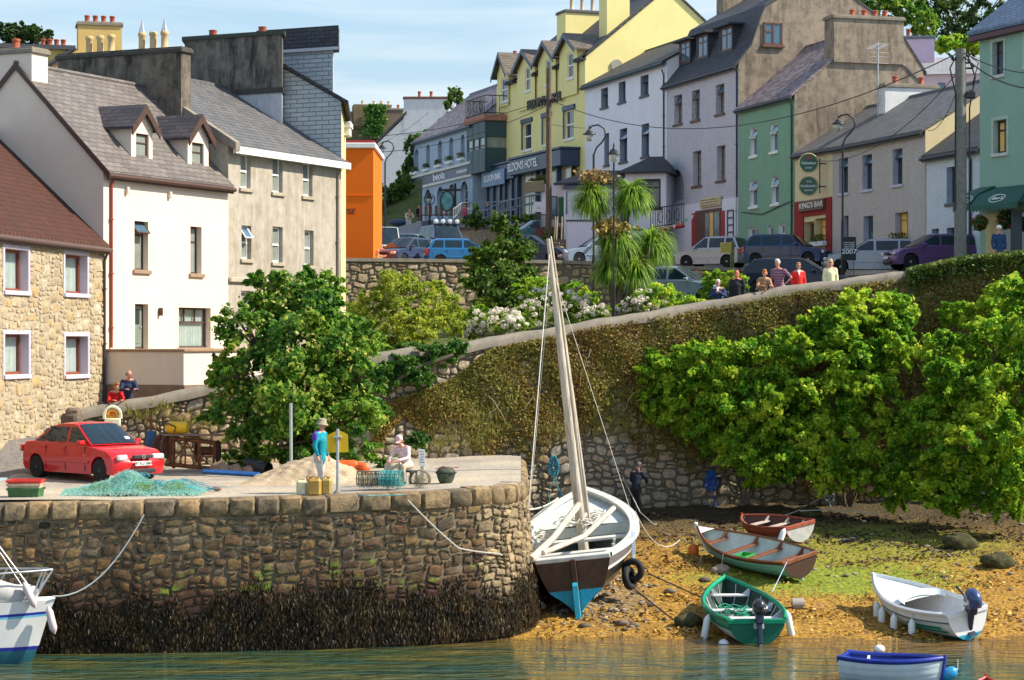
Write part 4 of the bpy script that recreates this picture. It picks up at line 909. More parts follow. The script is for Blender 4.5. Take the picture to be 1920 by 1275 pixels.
# fascia shopfronts
t0,t1,t2=fh.t(934),fh.t(990),fh.t(1088); z1,z0=fh.z(960,311),fh.z(960,341)
mb=MB(); mb.rbox(t0,t1,-1.0,-.02,z0,z1,.04); mb.rbox(t0-.1,t1+.1,-1.1,-.0,z1,z1+.15,.03); mb.rbox(t0,t1,-.9,-.03,fh.z(960,400),fh.z(960,395),.02)
for q in (0,.22,.45,.62,.85,.985): mb.rbox(t0+(t1-t0)*q,t0+(t1-t0)*q+.22,-.9,-.04,13.6,z0,.02)
sf=mb.build('shopfront',NAVYM,hh); mb=MB(); mb.box(t0+.2,t1-.05,-.7,-.65,14.6,z0); mb.build('shop_glass',GLASSG,sf)
mb=MB(); mb.rbox(t0+(t1-t0)*.5-3.2,t0+(t1-t0)*.5+1.4,-1.1,-1.02,z0-.25,z1-.3,.02); mb.build('sign_board',plain('blue_sign',(.16,.24,.34),.5),sf)
text('ELDON BAR','lettering',.62,SIGNW,sf,T3(t0+(t1-t0)*.5-.9,-1.12,(z0+z1)/2-.25)@RX90,.02)
z1,z0=fh.z(1040,291),fh.z(1040,321)
mb=MB(); mb.rbox(t1+.1,t2,-1.3,-.02,z0,z1,.04); mb.rbox(t1,t2+.1,-1.4,-.0,z1,z1+.15,.03)
for q in (.02,.4,.5,.8): mb.rbox(t1+(t2-t1)*q,t1+(t2-t1)*q+.25,-.9,-.04,13.6,z0,.02)
sf=mb.build('shopfront',NAVYM,hh); mb=MB(); mb.box(t1+.2,t2-.05,-.6,-.55,14.4,z0); mb.build('shop_glass',plain('lit_shop_glass',(.35,.32,.22),.15,coat=.5),sf)
text("ELDON'S HOTEL",'lettering',.75,SIGNW,sf,T3(t1+(t2-t1)*.28,-1.33,(z0+z1)/2)@RX90,.02)
text("ELDON'S HOTEL",'lettering',.85,BLACK,hh,T3(fh.t(1026),-.22,fh.z(1026,190))@RX90,.04)
# bay with balcony
bx=E('bay',(0,0,0)); bpy.data.objects.remove(bx)
t0,t1=fh.t(914),fh.t(950); zB,zT=fh.z(932,326),fh.z(932,232)
mb=MB(); mb.rbox(t0,t1,-1.5,-.02,zB,zB+1.6,.03); mb.rbox(t0,t1,-1.5,-.02,zT-1.1,zT,.03)
for q in (0,.31,.63,.955): mb.rbox(t0+(t1-t0)*q,t0+(t1-t0)*q+.15,-1.5,-1.38,zB,zT,.01)
mb.rbox(t1-.12,t1,-1.5,-1.38,zB,zT,.01); mb.rbox(t0+.1,t1-.1,-1.46,-1.4,(zB+zT)/2,(zB+zT)/2+.12,.01)
by=mb.build('bay_window',plain('dark_teal_bay',(.035,.075,.085),.5),hh); mb=MB(); mb.box(t0+.08,t1-.06,-1.42,-.05,zB+1.5,zT-1.05); mb.build('pane',GLASSG,by)
mb=MB(); mb.rbox(t0-.15,t1+.15,-1.65,-.02,zT,zT+.42,.02); mb.build('balcony_floor',plain('terracotta_cornice',(.38,.17,.11),.8),by)
mb=MB(); zz=zT+.42
for z_ in (zz+.1,zz+1.25):
    mb.tube([(t0,-.05,z_),(t0,-1.55,z_),(t1,-1.55,z_),(t1,-.05,z_)],.035,5)
i=t0
while i<=t1: mb.tube([(i,-1.55,zz),(i,-1.55,zz+1.25)],.02,4); i+=.28
for q in (.2,.5,.8):
    cx=t0+(t1-t0)*q; mb.tube([(cx+.3*cos(a),-1.55,zz+.65+.4*sin(a)) for a in np.linspace(0,6.28,12)],.02,4)
for y_ in (-.5,-1.0): mb.tube([(t1,y_,zz),(t1,y_,zz+1.25)],.02,4); mb.tube([(t0,y_,zz),(t0,y_,zz+1.25)],.02,4)
mb.build('balcony_rail',BLACK,by)
# white house
fw_=Fac(1097,134,1250,121.8)
st=dict(frame=plain('dark_frame',(.05,.07,.08),.4),pane=GLASSB,kind='top',rev=.3,sillmat=plain('dark_sill',(.06,.07,.08),.6),open=.5,tr=.35)
hw_=house('white_row_house','white rendered row house between yellow hotel and lavender house, with dark open windows',fw_,8,11.5,22.45,24.6,WH2,SL_DARK,
 [(1127,1140,165,201,st),(1160,1173,153,191,dict(st,open=0)),(1201,1216,141,179,st),(1133,1142,250,309,dict(st,open=0)),(1162,1176,241,303,st),(1203,1217,232,293,st)],rx=4,over=.3,gut=plain('dark_teal_gutter',(.03,.07,.07),.5),revm=plain('grey_reveal',(.3,.33,.38),.8))
downpipe(hw_,fw_.t(1246),12,22,plain('dark_green_pipe',(.02,.07,.06),.5))
# porch of white house: slate pyramid roof
pa=P(1165,420,117); po=E('slate_roofed_porch',(X_(1172,119.5),119.5,0),R(-14),'white single storey porch with dark hipped slate roof in front of the white row house','porch'); s=119/F
def q3(x,y,d=0): return ((x-1172)*s,d,7+(640-y)*s)
z0=7+(640-428)*s; zE=7+(640-325)*s; zA=7+(640-292)*s; W_=(1250-1172)*s
PST=dict(frame=BLACK,pane=GLASS,kind='top',rev=.1,tr=.3,sillmat=BLACK,fw=.1)
hls=[((1190-1172)*s,(1240-1172)*s,7+(640-389)*s,7+(640-335)*s)]
mb=MB(); holes_wall(mb,W_,z0,zE,hls,0,.13); mb.add([(0,0,z0),(0,3,z0),(0,3,zE),(0,0,zE)],[(0,1,2,3)]); mb.add([(W_,0,z0),(W_,3,z0),(W_,3,zE),(W_,0,zE)],[(0,1,2,3)]); mb.add([(0,3,z0),(W_,3,z0),(W_,3,zE),(0,3,zE)],[(0,1,2,3)]); mb.build('wall',WH2,po)
window(po,*hls[0],PST)
mb=MB(); e=.35; mb.add([(-e,-e,zE),(W_+e,-e,zE),(W_+e,3,zE),(-e,3,zE),(W_*.5,1.6,zA+.1),(W_*.8,1.6,zA+.1),(-e,-e,zE+.1),(W_+e,-e,zE+.1),(W_+e,3,zE+.1),(-e,3,zE+.1)],[(0,3,2,1),(6,7,5,4),(7,8,5),(8,9,4,5),(9,6,4),(0,1,7,6),(1,2,8,7),(2,3,9,8),(3,0,6,9)]); mb.build('roof',SL_DARK,po)
# left lower porch / shop with sign plank
s=121/F; ps=E('porch_shop',(X_(1012,121),121,0),R(-8),'small white shopfront with green door under a slate lean-to roof','shop')
q=lambda x:(x-1012)*s; zq=lambda y:7+(640-y)*s
mb=MB(); mb.box(q(1015),q(1165),.1,3,zq(425),zq(345)); mb.rbox(q(1063),q(1165),-1.4,.1,zq(455),zq(358),.02); mb.build('wall',WH2,ps)
mb=MB(); mb.add([(q(1040),-.5,zq(345)),(q(1172),-.7,zq(340)),(q(1172),3,zq(313)),(q(1092),3,zq(313)),(q(1040),-.5,zq(349)),(q(1172),-.7,zq(344))],[(0,1,2,3),(0,4,5,1)]); mb.add([(q(1060),-1.6,zq(359)),(q(1172),-1.6,zq(356)),(q(1172),.2,zq(340)),(q(1060),.2,zq(342))],[(0,1,2,3)]); mb.build('roof',SL_DARK,ps)
mb=MB(); mb.rbox(q(1012),q(1048),-.25,-.05,zq(361),zq(340),.03,0,Matrix.Rotation(-.05,4,'Y')); mb.build('sign_plank',plain('mossy_plank',(.26,.22,.13),.9),ps)
mb=MB(); mb.rbox(q(1048),q(1061),-.03,.09,zq(418),zq(370),.01); mb.build('door',plain('green_door',(.01,.12,.05),.5),ps)
mb=MB(); mb.rbox(q(1028),q(1045),-.02,.08,zq(410),zq(368),.01); w_=mb.build('window',DKBROWN,ps); mb=MB(); mb.box(q(1029.5),q(1043.5),-.04,-.02,zq(408),zq(370)); mb.build('pane',GLASSB,w_)
mb=MB(); mb.rbox(q(1066),q(1071),-1.45,-1.4,zq(406),zq(360),.01); w_=mb.build('window',WHITE,ps); mb=MB(); mb.box(q(1067),q(1070),-1.47,-1.45,zq(404),zq(362)); mb.build('pane',GLASS,w_)
# lavender house, mansard
fl=Fac(1247,122.2,1385,112.6)
st=dict(frame=BROWNW,pane=GLASSG,kind='cross',rev=.3,sillmat=plain('brown_sill2',(.14,.08,.06),.7),fw=.09); so_=dict(st,open=.5,tr=.3)
pf=[(0,21.2),(.7,22.05),(1.25,23.6),(1.5,24.1),(4.6,25.9),(9.2,23.0),(10.5,21.2)]
hl=house('lavender_house','lavender pebbledash house with dark slate mansard roof and brown cross framed windows',fl,10.5,9.5,21.2,25.9,LAV,SL_DARK,
 [(1264,1279,178,232,so_),(1297,1312,169,225,so_),(1342,1358,158,213,so_),(1299,1315,283,348,st),(1344,1360,273,338,st),(1253,1282,318,377,dict(st,void=True,arch=True,rev=.3))],rx=4.6,over=.3,gut=plain('dark_gutter3',(.03,.035,.05),.5),prof=pf,side=BRG,endover=.04)
for x0,x1,ya,yb_ in ((1279,1297,78,116),(1311,1330,66,108),(1355,1376,51,95)):
    t0,t1=fl.t(x0,.75),fl.t(x1,.75); z0,z1=fl.z((x0+x1)/2,yb_,.75),fl.z((x0+x1)/2,ya,.75)
    mb=MB(); mb.box(t0-.12,t1+.12,.62,2.2,z0-.15,z0); mb.box(t0-.12,t0,.62,2.2,z0,z1); mb.box(t1,t1+.12,.62,2.2,z0,z1); mb.rbox(t0-.4,t1+.4,.3,3.2,z1,z1+.14,.02); d=mb.build('dormer',SL_DARK,hl)
    window(hl,t0,t1,z0,z1,dict(frame=BROWNW,pane=GLASSB,kind='case',rev=.0,sill=False,fw=.09),.64)
# side window in brown gable
mb=MB(); W_=fl.W; zt,zb2=fl.z(1385,47)-.0,fl.z(1385,88)
D_=113.6; zt,zb2=7+(640-47)*114/F,7+(640-88)*114/F; y0_,y1_=(1431-1385)/33.6,(1466-1385)/33.6
M_=T3(W_+.02,0,0)@Matrix.Rotation(pi/2,4,'Z')
mb.box(y0_,y1_,-.06,0,zt-.08,zt,0,M_); mb.box(y0_,y1_,-.06,0,zb2,zb2+.08,0,M_); mb.box(y0_,y0_+.08,-.06,0,zb2,zt,0,M_); mb.box(y1_-.08,y1_,-.06,0,zb2,zt,0,M_); mb.box((y0_+y1_)/2-.04,(y0_+y1_)/2+.04,-.06,0,zb2,zt,0,M_); mb.box(y0_,(y0_+y1_)/2,-.06,0,zt-.5,zt-.42,0,M_)
w_=mb.build('window',BROWNW,hl); mb=MB(); mb.box(y0_,y1_,-.02,0.01,zb2,zt,0,M_); mb.build('pane',GLASSB,w_); mb=MB(); mb.rbox(y0_-.1,y1_+.1,-.12,0.01,zb2-.15,zb2,.01,0,M_); mb.build('sill',BROWNW,w_)
chimney(hl,-.3,.6,3.2,6.0,23,28.2,BRG,CONC,pots=3); chimney(hl,fl.W-.8,fl.W-.05,3.6,6.4,24,28.6,BRG,CONC,pots=3)
downpipe(hl,fl.W-.12,9.6,21,plain('dark_blue_pipe',(.02,.03,.06),.5))
zs_=fl.z(1330,378)
mb=MB(); mb.rbox(.0,fl.W-.02,-.08,-.003,9.5,zs_,.01); mb.build('white_shopfront',WH2,hl)
t0,t1=fl.t(1301),fl.t(1362); mb=MB(); mb.rbox(t0,t0+.55,-.14,-.08,10,fl.z(1302,400),.01); mb.rbox(t1-.4,t1,-.14,-.08,10,fl.z(1360,395),.01); sf=mb.build('shop_pilaster',REDP,hl)
mb=MB(); mb.rbox(t0+.55,t1-.4,-.16,-.08,10,fl.z(1330,393),.01); sw=mb.build('shop_window',BROWNW,hl)
for a,b in ((.57,.43),(.40,.27),(.22,.04)): mb=MB(); mb.box(t1-.4-(t1-t0-.95)*a-.0,t1-.4-(t1-t0-.95)*b,-.19,-.16,10.6,fl.z(1330,400)); mb.build('pane',GLASSG if a!=.40 else WARM,sw)
mb=MB(); mb.rbox(fl.t(1319),fl.t(1356),-.22,-.1,fl.z(1337,388),fl.z(1337,370),.02); sb=mb.build('sign_board',plain('parchment_sign',(.6,.52,.3),.7),hl)
mb=MB(); marks(mb,fl.t(1321),fl.t(1354),fl.z(1337,387),fl.z(1337,372),-.222,3,5); mb.build('painted_marks',plain('sign_brown',(.25,.14,.08),.7),sb)
t0,t1=fl.t(1367),fl.t(1379)
mb=MB(); zz0,zz1=fl.z(1373,450),fl.z(1373,396)
for z_ in np.linspace(zz0,zz1,5): mb.box(t0,t1,-.13,-.09,z_,z_+.07)
mb.box(t0,t0+.07,-.13,-.09,zz0,zz1); mb.box(t1-.07,t1,-.13,-.09,zz0,zz1); mb.build('wall_panel_frame',plain('dark_trim',(.1,.1,.12),.6),hl)
# stair railing in front of arch
rl=E('stair_railing',P(1220,430,114),R(-72),'dark iron railing with scrolls and red kerb beside the arched recess','railing')
mb=MB(); A_=Vector((0,0,0)); B_=Vector(P(1282,428,112)-P(1220,430,114)); B_=Matrix.Rotation(R(72),3,'Z')@B_; B_.z+=.2
for dz in (.1,1.05): mb.tube([A_+Vector((0,0,dz)),B_+Vector((0,0,dz))],.03,5)
for i in range(15): p=A_.lerp(B_,i/14); mb.tube([p,p+Vector((0,0,1.05))],.018,4)
for f_ in (.3,.55,.8):
    p=A_.lerp(B_,f_); d=(B_-A_).normalized(); mb.tube([p+d*.18*cos(a)+Vector((0,0,.55+.3*sin(a))) for a in np.linspace(0,6.28,12)],.018,4)
mb.build('rails',BLACK,rl); mb=MB(); mb.tube([A_-Vector((0,0,.08)),B_-Vector((0,0,.08))],.1,4); mb.build('kerb',REDP,rl)
# green house
fg=Fac(1385,112.6,1490,106)
st=dict(frame=WHITE,pane=GLASSB,kind='top',rev=.16,fw=.08,open=.45,tr=.36); s2=dict(st,open=0,kind='case'); 
hg=house('mint_green_house','mint green three storey house with purple slate roof and white windows',fg,7.6,9.3,18.85,22.0,GRN,SL_PURP,
 [(1407,1419,240,292,st),(1445,1458,231,284,st),(1406,1420,338,387,st),(1447,1460,331,382,st),(1403,1421,427,478,s2),(1439,1449,424,476,dict(st,kind='door',open=0,pane=plain('dark_door',(.03,.05,.04),.4),sill=False)),(1460,1472,420,470,s2)],rx=3.8,over=.25,gut=plain('dark_gutter4',(.03,.04,.045),.5),side=BRG,revm=WHITE,endover=.05)
chimney(hg,fg.W-.95,fg.W+.13,2.0,5.7,20.45,22.75,BRG,CONC,potlist=[.33,.5,.66,.8],poth=.35); downpipe(hg,fg.t(1486),9.5,18.6,plain('green_pipe',(.03,.09,.06),.5))
mb=MB(); mb.tube([(fg.t(1392),-.05,fg.z(1392,398)),(fg.t(1430),-.05,fg.z(1430,402)),(fg.t(1488),-.05,fg.z(1488,376))],.025,4); mb.build('wall_cable',BLACK,hg)
# kings bar + terrace
fk=Fac(1490.5,106,1561,101.9)
st=dict(frame=plain('ochre_frame',(.45,.25,.06),.5),pane=WARM,kind='case',rev=.3,fw=.09)
hk=house('red_bar','small cream and dark red pub with lettered sign and window box',fk,7.6,9.3,15.92,18.2,CREAM,SL_GREY,
 [(1528,1550,409,457,dict(st,box=WHITE)),(1508,1527,416,472,dict(st,kind='door',pane=plain('dark_green_door',(.02,.05,.035),.4),sill=False))],rx=3.8,over=.2,gut=plain('dark_gutter5',(.05,.04,.04),.5),endover=0)
zr_=fk.z(1525,374); REDW=plaster('dark_red_render',(.30,.035,.03),.1,(.1,.02,.02))
mb=MB(); x0,x1=fk.t(1500),fk.t(1558); a,b=fk.t(1508),fk.t(1550); zz=fk.z(1529,409)+.12
mb.rbox(0.02,a,-.06,-.003,9.3,zr_,.01); mb.rbox(b,fk.W-.02,-.06,-.003,9.3,zr_,.01); mb.box(a,b,-.06,-.003,zz,zr_-.01); mb.build('red_front',REDW,hk)
mb=MB(); mb.rbox(fk.t(1504),fk.t(1550),-.2,-.06,fk.z(1527,395),fk.z(1527,375),.02); sb=mb.build('sign_board',plain('brown_sign',(.14,.08,.06),.6),hk)
text("KING'S BAR",'lettering',.36,plain('cream_letter',(.75,.7,.6),.6),sb,T3(fk.t(1528),-.215,fk.z(1528,385))@RX90,.01,sx=1.45)
def disc_sign(root,x,y,rad,lines,nm,bord):
    # hanging signs are turned toward the harbour
    pz=fk.z(x,y,-.9); t=fk.t(x,-.9); M_=T3(t,-.9,pz)@Matrix.Rotation(R(70),4,'Z')
    mb=MB(); mb.lathe([(rad,-.05),(rad,.05)],32,(0,0,0),0,M_@Matrix.Rotation(pi/2,4,'X')); d=mb.build('round_sign',plain(nm,(.01,.09,.04),.35,coat=.4),root,smooth=40)
    mb=MB(); mb.tube([M_@Vector((rad*cos(a_),-.06,rad*sin(a_))) for a_ in np.linspace(0,2*pi,33)],.03,5); mb.build('rim',bord,d)
    for (tx,dz,sz,mt) in lines: text(tx,'lettering',sz,mt,d,M_@T3(0,-.07,dz)@RX90,.01)
    return d,M_
sg=E('pub_sign_bracket',(fk.A.x,fk.A.y,0),fk.rot,'two round dark green beer signs on an iron bracket, one above the other','sign')
GLD=plain('gold_letter',(.5,.42,.2),.5)
d,M_=disc_sign(sg,1516,306,.44,[('Heineken',0,.175,SIGNW),('LAGER',-.22,.1,SIGNW)],'green_sign',GLD)
mb=MB(); mb.prism([(.13*(1 if i%2==0 else .45)*cos(pi/2+i*pi/5),.24+.13*(1 if i%2==0 else .45)*sin(pi/2+i*pi/5)) for i in range(10)],-.09,-.06,0,'y',M_); mb.build('star',REDP,d)
d,_=disc_sign(sg,1516,349,.44,[("Smithwick's",0,.155,SIGNW),('1710',.2,.12,SIGNW),('BREWING',-.2,.09,SIGNW)],'green_sign2',GLD)
mb=MB(); t=fk.t(1516,-.9)
for y_ in (306,349): zz=fk.z(1516,y_,-.9); mb.tube([(t-.08,-.9,zz),(t-.08,-.0,zz)],.03,5)
mb.tube([(t-.08,-.3,fk.z(1516,296,-.9)),(t-.08,-.3,fk.z(1516,362,-.9))],.03,5); mb.build('bracket',BLACK,sg)
ft=Fac(1561,101.9,1735,93.2)
st=dict(frame=plain('dark_frame2',(.06,.07,.09),.5),pane=GLASS,kind='top',rev=.26,fw=.07,open=.4,tr=.25,sillmat=plain('lilac_sill',(.5,.48,.55),.7)); sg_=dict(st,open=0)
RV=plain('lilac_reveal',(.45,.45,.55),.8)
hT=house('beige_terrace_house','beige pebbledash terraced house with long slate roof and white chimney',ft,7.6,9.0,15.9,18.2,BEIGE,SL_GREY,
 [(1573,1590,296,362,st),(1617,1635,290,355,st),(1674,1692,279,346,st),(1579,1591,405,465,dict(sg_,kind='door',pane=plain('slate_door',(.08,.1,.12),.5),sill=False)),(1619,1637,405,468,dict(sg_,kind='door',pane=plain('teal_door',(.05,.12,.12),.5),sill=False)),(1678,1703,398,455,dict(sg_,kind='case',pane=WARM,frame=plain('ochre_frame2',(.4,.2,.05),.5),box=REDP))],rx=3.8,over=.22,gut=plain('dark_gutter6',(.04,.045,.05),.5),side=CREAM,revm=RV,endover=.05)
chimney(hT,-.35,.35,2.5,5.2,16.5,18.95,plaster('white_chimney',(.72,.72,.72),.2),CONC,potlist=[.25,.75],poth=.38)
an=E('tv_aerial',(ft.A.x,ft.A.y,0),ft.rot,'tall grey television aerial strapped to the white chimney','aerial')
mb=MB(); t=-.1; mb.tube([(t,2.35,16.9),(t,2.35,20.9)],.035,6); mb.tube([(t-.5,2.35,20.6),(t+.5,2.35,20.75)],.015,4)
for q in range(7): mb.tube([(t-.45+q*.15,2.35-.35,20.62+q*.02),(t-.45+q*.15,2.35+.35,20.62+q*.02)],.012,4)
for z_ in (20.2,20.4,19.9): mb.tube([(t,2.0,z_),(t,2.9,z_)],.012,4)
mb.tube([(t+.25*cos(a),2.33,18.2+.25*sin(a)) for a in np.linspace(0,6.28,14)],.015,4); mb.build('mast',STEEL,an)
fs=Fac(1737,93.1,1840,88.6)
st=dict(frame=plain('dark_frame3',(.05,.08,.09),.5),pane=GLASS,kind='top',rev=.26,fw=.07,tr=.3,sillmat=plain('slate_sill',(.1,.1,.12),.7))
hS=house('pale_blue_cottage','small pale blue rendered cottage behind the utility pole',fs,7,9.0,14.8,17.2,PALEB,SL_DARK,
 [(1775,1790,313,381,st),(1747,1760,429,480,dict(st,kind='case')),(1775,1789,427,480,dict(st,kind='door',pane=plain('dark_teal_door',(.03,.07,.07),.5),sill=False))],rx=3.5,over=.25,gut=plain('dark_gutter7',(.04,.04,.05),.5),revm=plain('blue_reveal',(.4,.47,.58),.8))
downpipe(hS,fs.t(1822),9,14.6,plain('blue_black_pipe',(.02,.03,.08),.5))
fG=Fac(1837,85,2120,76.5)
st=dict(frame=plain('maroon_frame',(.05,.015,.02),.4),pane=GLASSB,kind='case',rev=.2,fw=.09,tr=.3,sillmat=plain('pale_grey_sill',(.5,.52,.5),.7),surround=plain('pale_green_trim',(.38,.47,.42),.8)); s3=dict(st,pane=WARM)
hG=house('sea_green_house','big sea green corner house with hipped blue slate roof and shop awnings',fG,9,9.0,18.75,21.5,SEAG,SL_BLUE,
 [(1861,1882,78,140,st),(1863,1888,225,287,s3),(1922,1945,60,122,st),(1928,1952,208,272,s3)],rx=4.5,over=.0,gut=plain('maroon_gutter',(.07,.02,.03),.5),endover=-3,wallname='wall')
for o in list(hG.children):
    if o.name.split('.')[0] in('roof','ridge_tiles','gutter'): bpy.data.objects.remove(o)
mb=MB(); e=.35; W_=fG.W; z=18.75; zr=23.6
mb.add([(-e,-e,z),(W_+e,-e,z),(W_+e,9+e,z),(-e,9+e,z),(3.6,4.5,zr),(W_-4,4.5,zr),(-e,-e,z+.14),(W_+e,-e,z+.14),(W_+e,9+e,z+.14),(-e,9+e,z+.14)],[(0,3,2,1),(6,7,5,4),(7,8,5),(8,9,4,5),(9,6,4),(0,1,7,6),(1,2,8,7),(2,3,9,8),(3,0,6,9)]); mb.build('roof',SL_BLUE,hG)
mb=MB(); mb.rbox(-e,W_,-.32,-.05,z-.25,z-.01,.03); mb.build('fascia',plain('maroon_fascia',(.08,.025,.04),.5),hG)
# shop glazing
t0,t1=fG.t(1850),fG.t(1940); mb=MB(); mb.rbox(t0,t1+4,-.07,-.003,9.5,fG.z(1880,400),.01); sw=mb.build('shop_window',plain('shop_cream',(.5,.42,.22),.6),hG)
mb=MB(); mb.box(t0+.9,t0+1.7,-.09,-.07,9.9,fG.z(1880,402)); mb.box(t0+2.3,t1+3,-.09,-.07,10.2,fG.z(1880,402)); mb.build('pane',GLASS,sw)
# awnings
def awning(x0,x1,label,logo=True):
    aw=E('shop_awning',(fG.A.x,fG.A.y,0),fG.rot,label,'awning',group='dark green awnings over the shop'); t0,t1=fG.t(x0),fG.t(x1); zt,zb=fG.z(x0,352),fG.z(x0,397,-1.2)
    mb=MB(); n=10
    vs=[];fr=[(-.05,zt),(-.45,zt-.16),(-.85,zt-.32),(-1.2,zb+.3)]
    for t in (t0,t1): vs+=[(t,y,z) for y,z in fr]
    mb.add(vs,[(i,i+1,4+i+1,4+i) for i in range(3)]); 
    for k in (0,4): mb.add([vs[k+i] for i in range(4)]+[(vs[k][0],-.05,zb+.3)],[(0,1,2,3,4)])
    c=mb.build('canopy',plain('green_canvas_%d'%x0,(.012,.085,.06),.7),aw,smooth=40,fix=False)
    mb=MB(); m_=int((t1-t0)/.2)
    for i in range(m_): a=t0+(t1-t0)*i/m_; b=t0+(t1-t0)*(i+1)/m_; mb.add([(a,-1.2,zb+.3),(b,-1.2,zb+.3),(b,-1.22,zb+.12),((a+b)/2,-1.23,zb+.04),(a,-1.22,zb+.12)],[(0,1,2,3,4)])
    mb.build('valance',plain('green_valance_%d'%x0,(.012,.085,.06),.7),aw,fix=False)
    p_=Vector((0,-.85,zt-.32)); q_=Vector((0,-1.2,zb+.3)); up=(p_-q_).normalized(); nr=Vector((1,0,0)).cross(up); cx=(t0+t1)/2; mm=(p_+q_)/2
    M_=Matrix(((1,up.x,nr.x,cx),(0,up.y,nr.y,mm.y),(0,up.z,nr.z,mm.z),(0,0,0,1)))
    mb=MB(); mb.tube([M_@Vector((.50*cos(a),.185*sin(a),.02)) for a in np.linspace(0,2*pi,25)],.018,4); mb.build('logo_ring',SIGNW,aw); text("Ibo's",'lettering',.19,SIGNW,aw,M_@T3(0,0,.02),.006,sx=2.1,italic=.3)
    return aw
awning(1837,1868,'left of the two dark green scalloped shop awnings, nearest the utility pole'); awning(1869,1960,'right of the two dark green shop awnings, cut by the picture edge')
# pink house behind
hp=E('pink_house_behind',P(1685,170,128),R(-10),'pale pink house with grey slate roof behind the terrace','house'); s=128/F; q=lambda x,y:((x-1685)*s,(170-y)*s)
PK=plaster('rose_render',(.62,.48,.52),.2)
mb=MB(); mb.box(0,(1860-1685)*s,.2,6,-6,(170-141)*s); mb.build('wall',PK,hp)
mb=MB(); a=q(1680,141);b=q(1860,141); mb.add([(a[0],-.1,a[1]),(b[0],-.1,b[1]),(b[0],3.4,a[1]+(141-96)*s),(a[0],3.4,a[1]+(141-96)*s),(b[0],7,b[1]),(a[0],7,a[1])],[(0,1,2,3),(3,2,4,5)]); mb.build('roof',slate('pale_slate',(.26,.27,.29),(.34,.34,.36),.5,.16,lich=.3),hp,fix=False)
chimney(hp,(1684-1685)*s,(1752-1685)*s,2.4,3.6,1,(170-57)*s,plaster('lilac_pink_chimney',(.62,.46,.58),.15),plain('slate_cap',(.12,.14,.16),.8),potlist=[.28],along='x',poth=.5)
mb=MB(); mb.rbox(q(1757,0)[0],q(1770,0)[0],.1,.22,-.1,(170-157)*s,.01); w_=mb.build('window',DKBROWN,hp); mb=MB(); mb.box(q(1758,0)[0],q(1769,0)[0],.08,.1,-.1,(170-158)*s); mb.build('pane',GLASSB,w_)
# patio walls in front of restaurant
pw=E('patio_wall',P(690,430,140),0,'grey blue rendered patio wall in front of the restaurant','wall'); o_=P(690,430,140)
mb=MB()
def wallseg(mb,p,q_,h,th=.3,z0=-3):
    p=Vector(p);q_=Vector(q_); d=(q_-p); nn=Vector((-d.y,d.x,0)).normalized()*th
    mb.add([(p.x,p.y,p.z-h),(q_.x,q_.y,q_.z-h),(q_.x,q_.y,q_.z),(p.x,p.y,p.z),(p.x+nn.x,p.y+nn.y,p.z-h),(q_.x+nn.x,q_.y+nn.y,q_.z-h),(q_.x+nn.x,q_.y+nn.y,q_.z),(p.x+nn.x,p.y+nn.y,p.z)],[(0,1,2,3),(4,7,6,5),(3,2,6,7),(0,3,7,4),(1,5,6,2)])
wallseg(mb,P(740,427,136)-o_,P(790,415,136)-o_,3.2); wallseg(mb,P(790,415,136)-o_,P(812,413,146)-o_,3); mb.build('wall',plaster('grey_patio',(.30,.32,.36),.3),pw)
pw2=E('terrace_stone_wall',P(850,445,132),0,'tan stone terrace wall below the restaurant railings','wall'); o_=P(850,445,132); mb=MB(); wallseg(mb,P(855,428,132)-o_,P(900,426,131)-o_,3); wallseg(mb,P(900,426,131)-o_,P(1010,424,128)-o_,3); mb.build('wall',UST,pw2); 
mb=MB(); mb.tube([P(853,427,131.9)-o_,P(900,425,130.9)-o_,P(1010,423,127.9)-o_],.14,4); mb.build('coping',CONC,pw2)
pw3=E('white_yard_wall',P(1063,455,118),R(-6),'plain white wall under the palm beside the small shop','wall'); s=118/F; mb=MB(); mb.rbox(0,(1165-1063)*s,0,.3,-2,(455-415)*s,.02); mb.build('wall',WH2,pw3); mb=MB(); mb.rbox(-.05,(1165-1063)*s,-.04,.34,(455-415)*s,(455-412)*s,.01); mb.build('capping',plain('dark_cap3',(.1,.1,.11),.8),pw3)
pw4=E('stone_stub_wall',P(1030,486,112),R(-6),'short rubble wall beside the parked cars','wall'); s=112/F; rc=pack(50*s,2.2,.14,HSZ,seed=41); stone_obj('rubble_stones',rc,lambda x,z,o__:Vector((x-.5,-o__,z-1.2)),UST,pw4,relief=.06,gap=.015,seed=42); mb=MB(); mb.box(-.5,50*s-.5,.0,.4,-1.2,1.0); mb.build('core',MORT,pw4)
gp=E('grass_bank',P(740,420,150),0); 
tag(gp,'sunny grass bank beside the white gable house','grass bank'); o_=P(740,420,150)
mb=MB(); g=[]; 
for i in range(9):
    for j in range(5):
        x=680+i*14; y=(432-j*(10+i*1.8)); D=141+j*3; g.append(P(x,y,D)-o_)
mb.add(g,[(i*5+j,(i+1)*5+j,(i+1)*5+j+1,i*5+j+1) for i in range(8) for j in range(4)]); mb.build('ground',GRASS,gp,smooth=60)
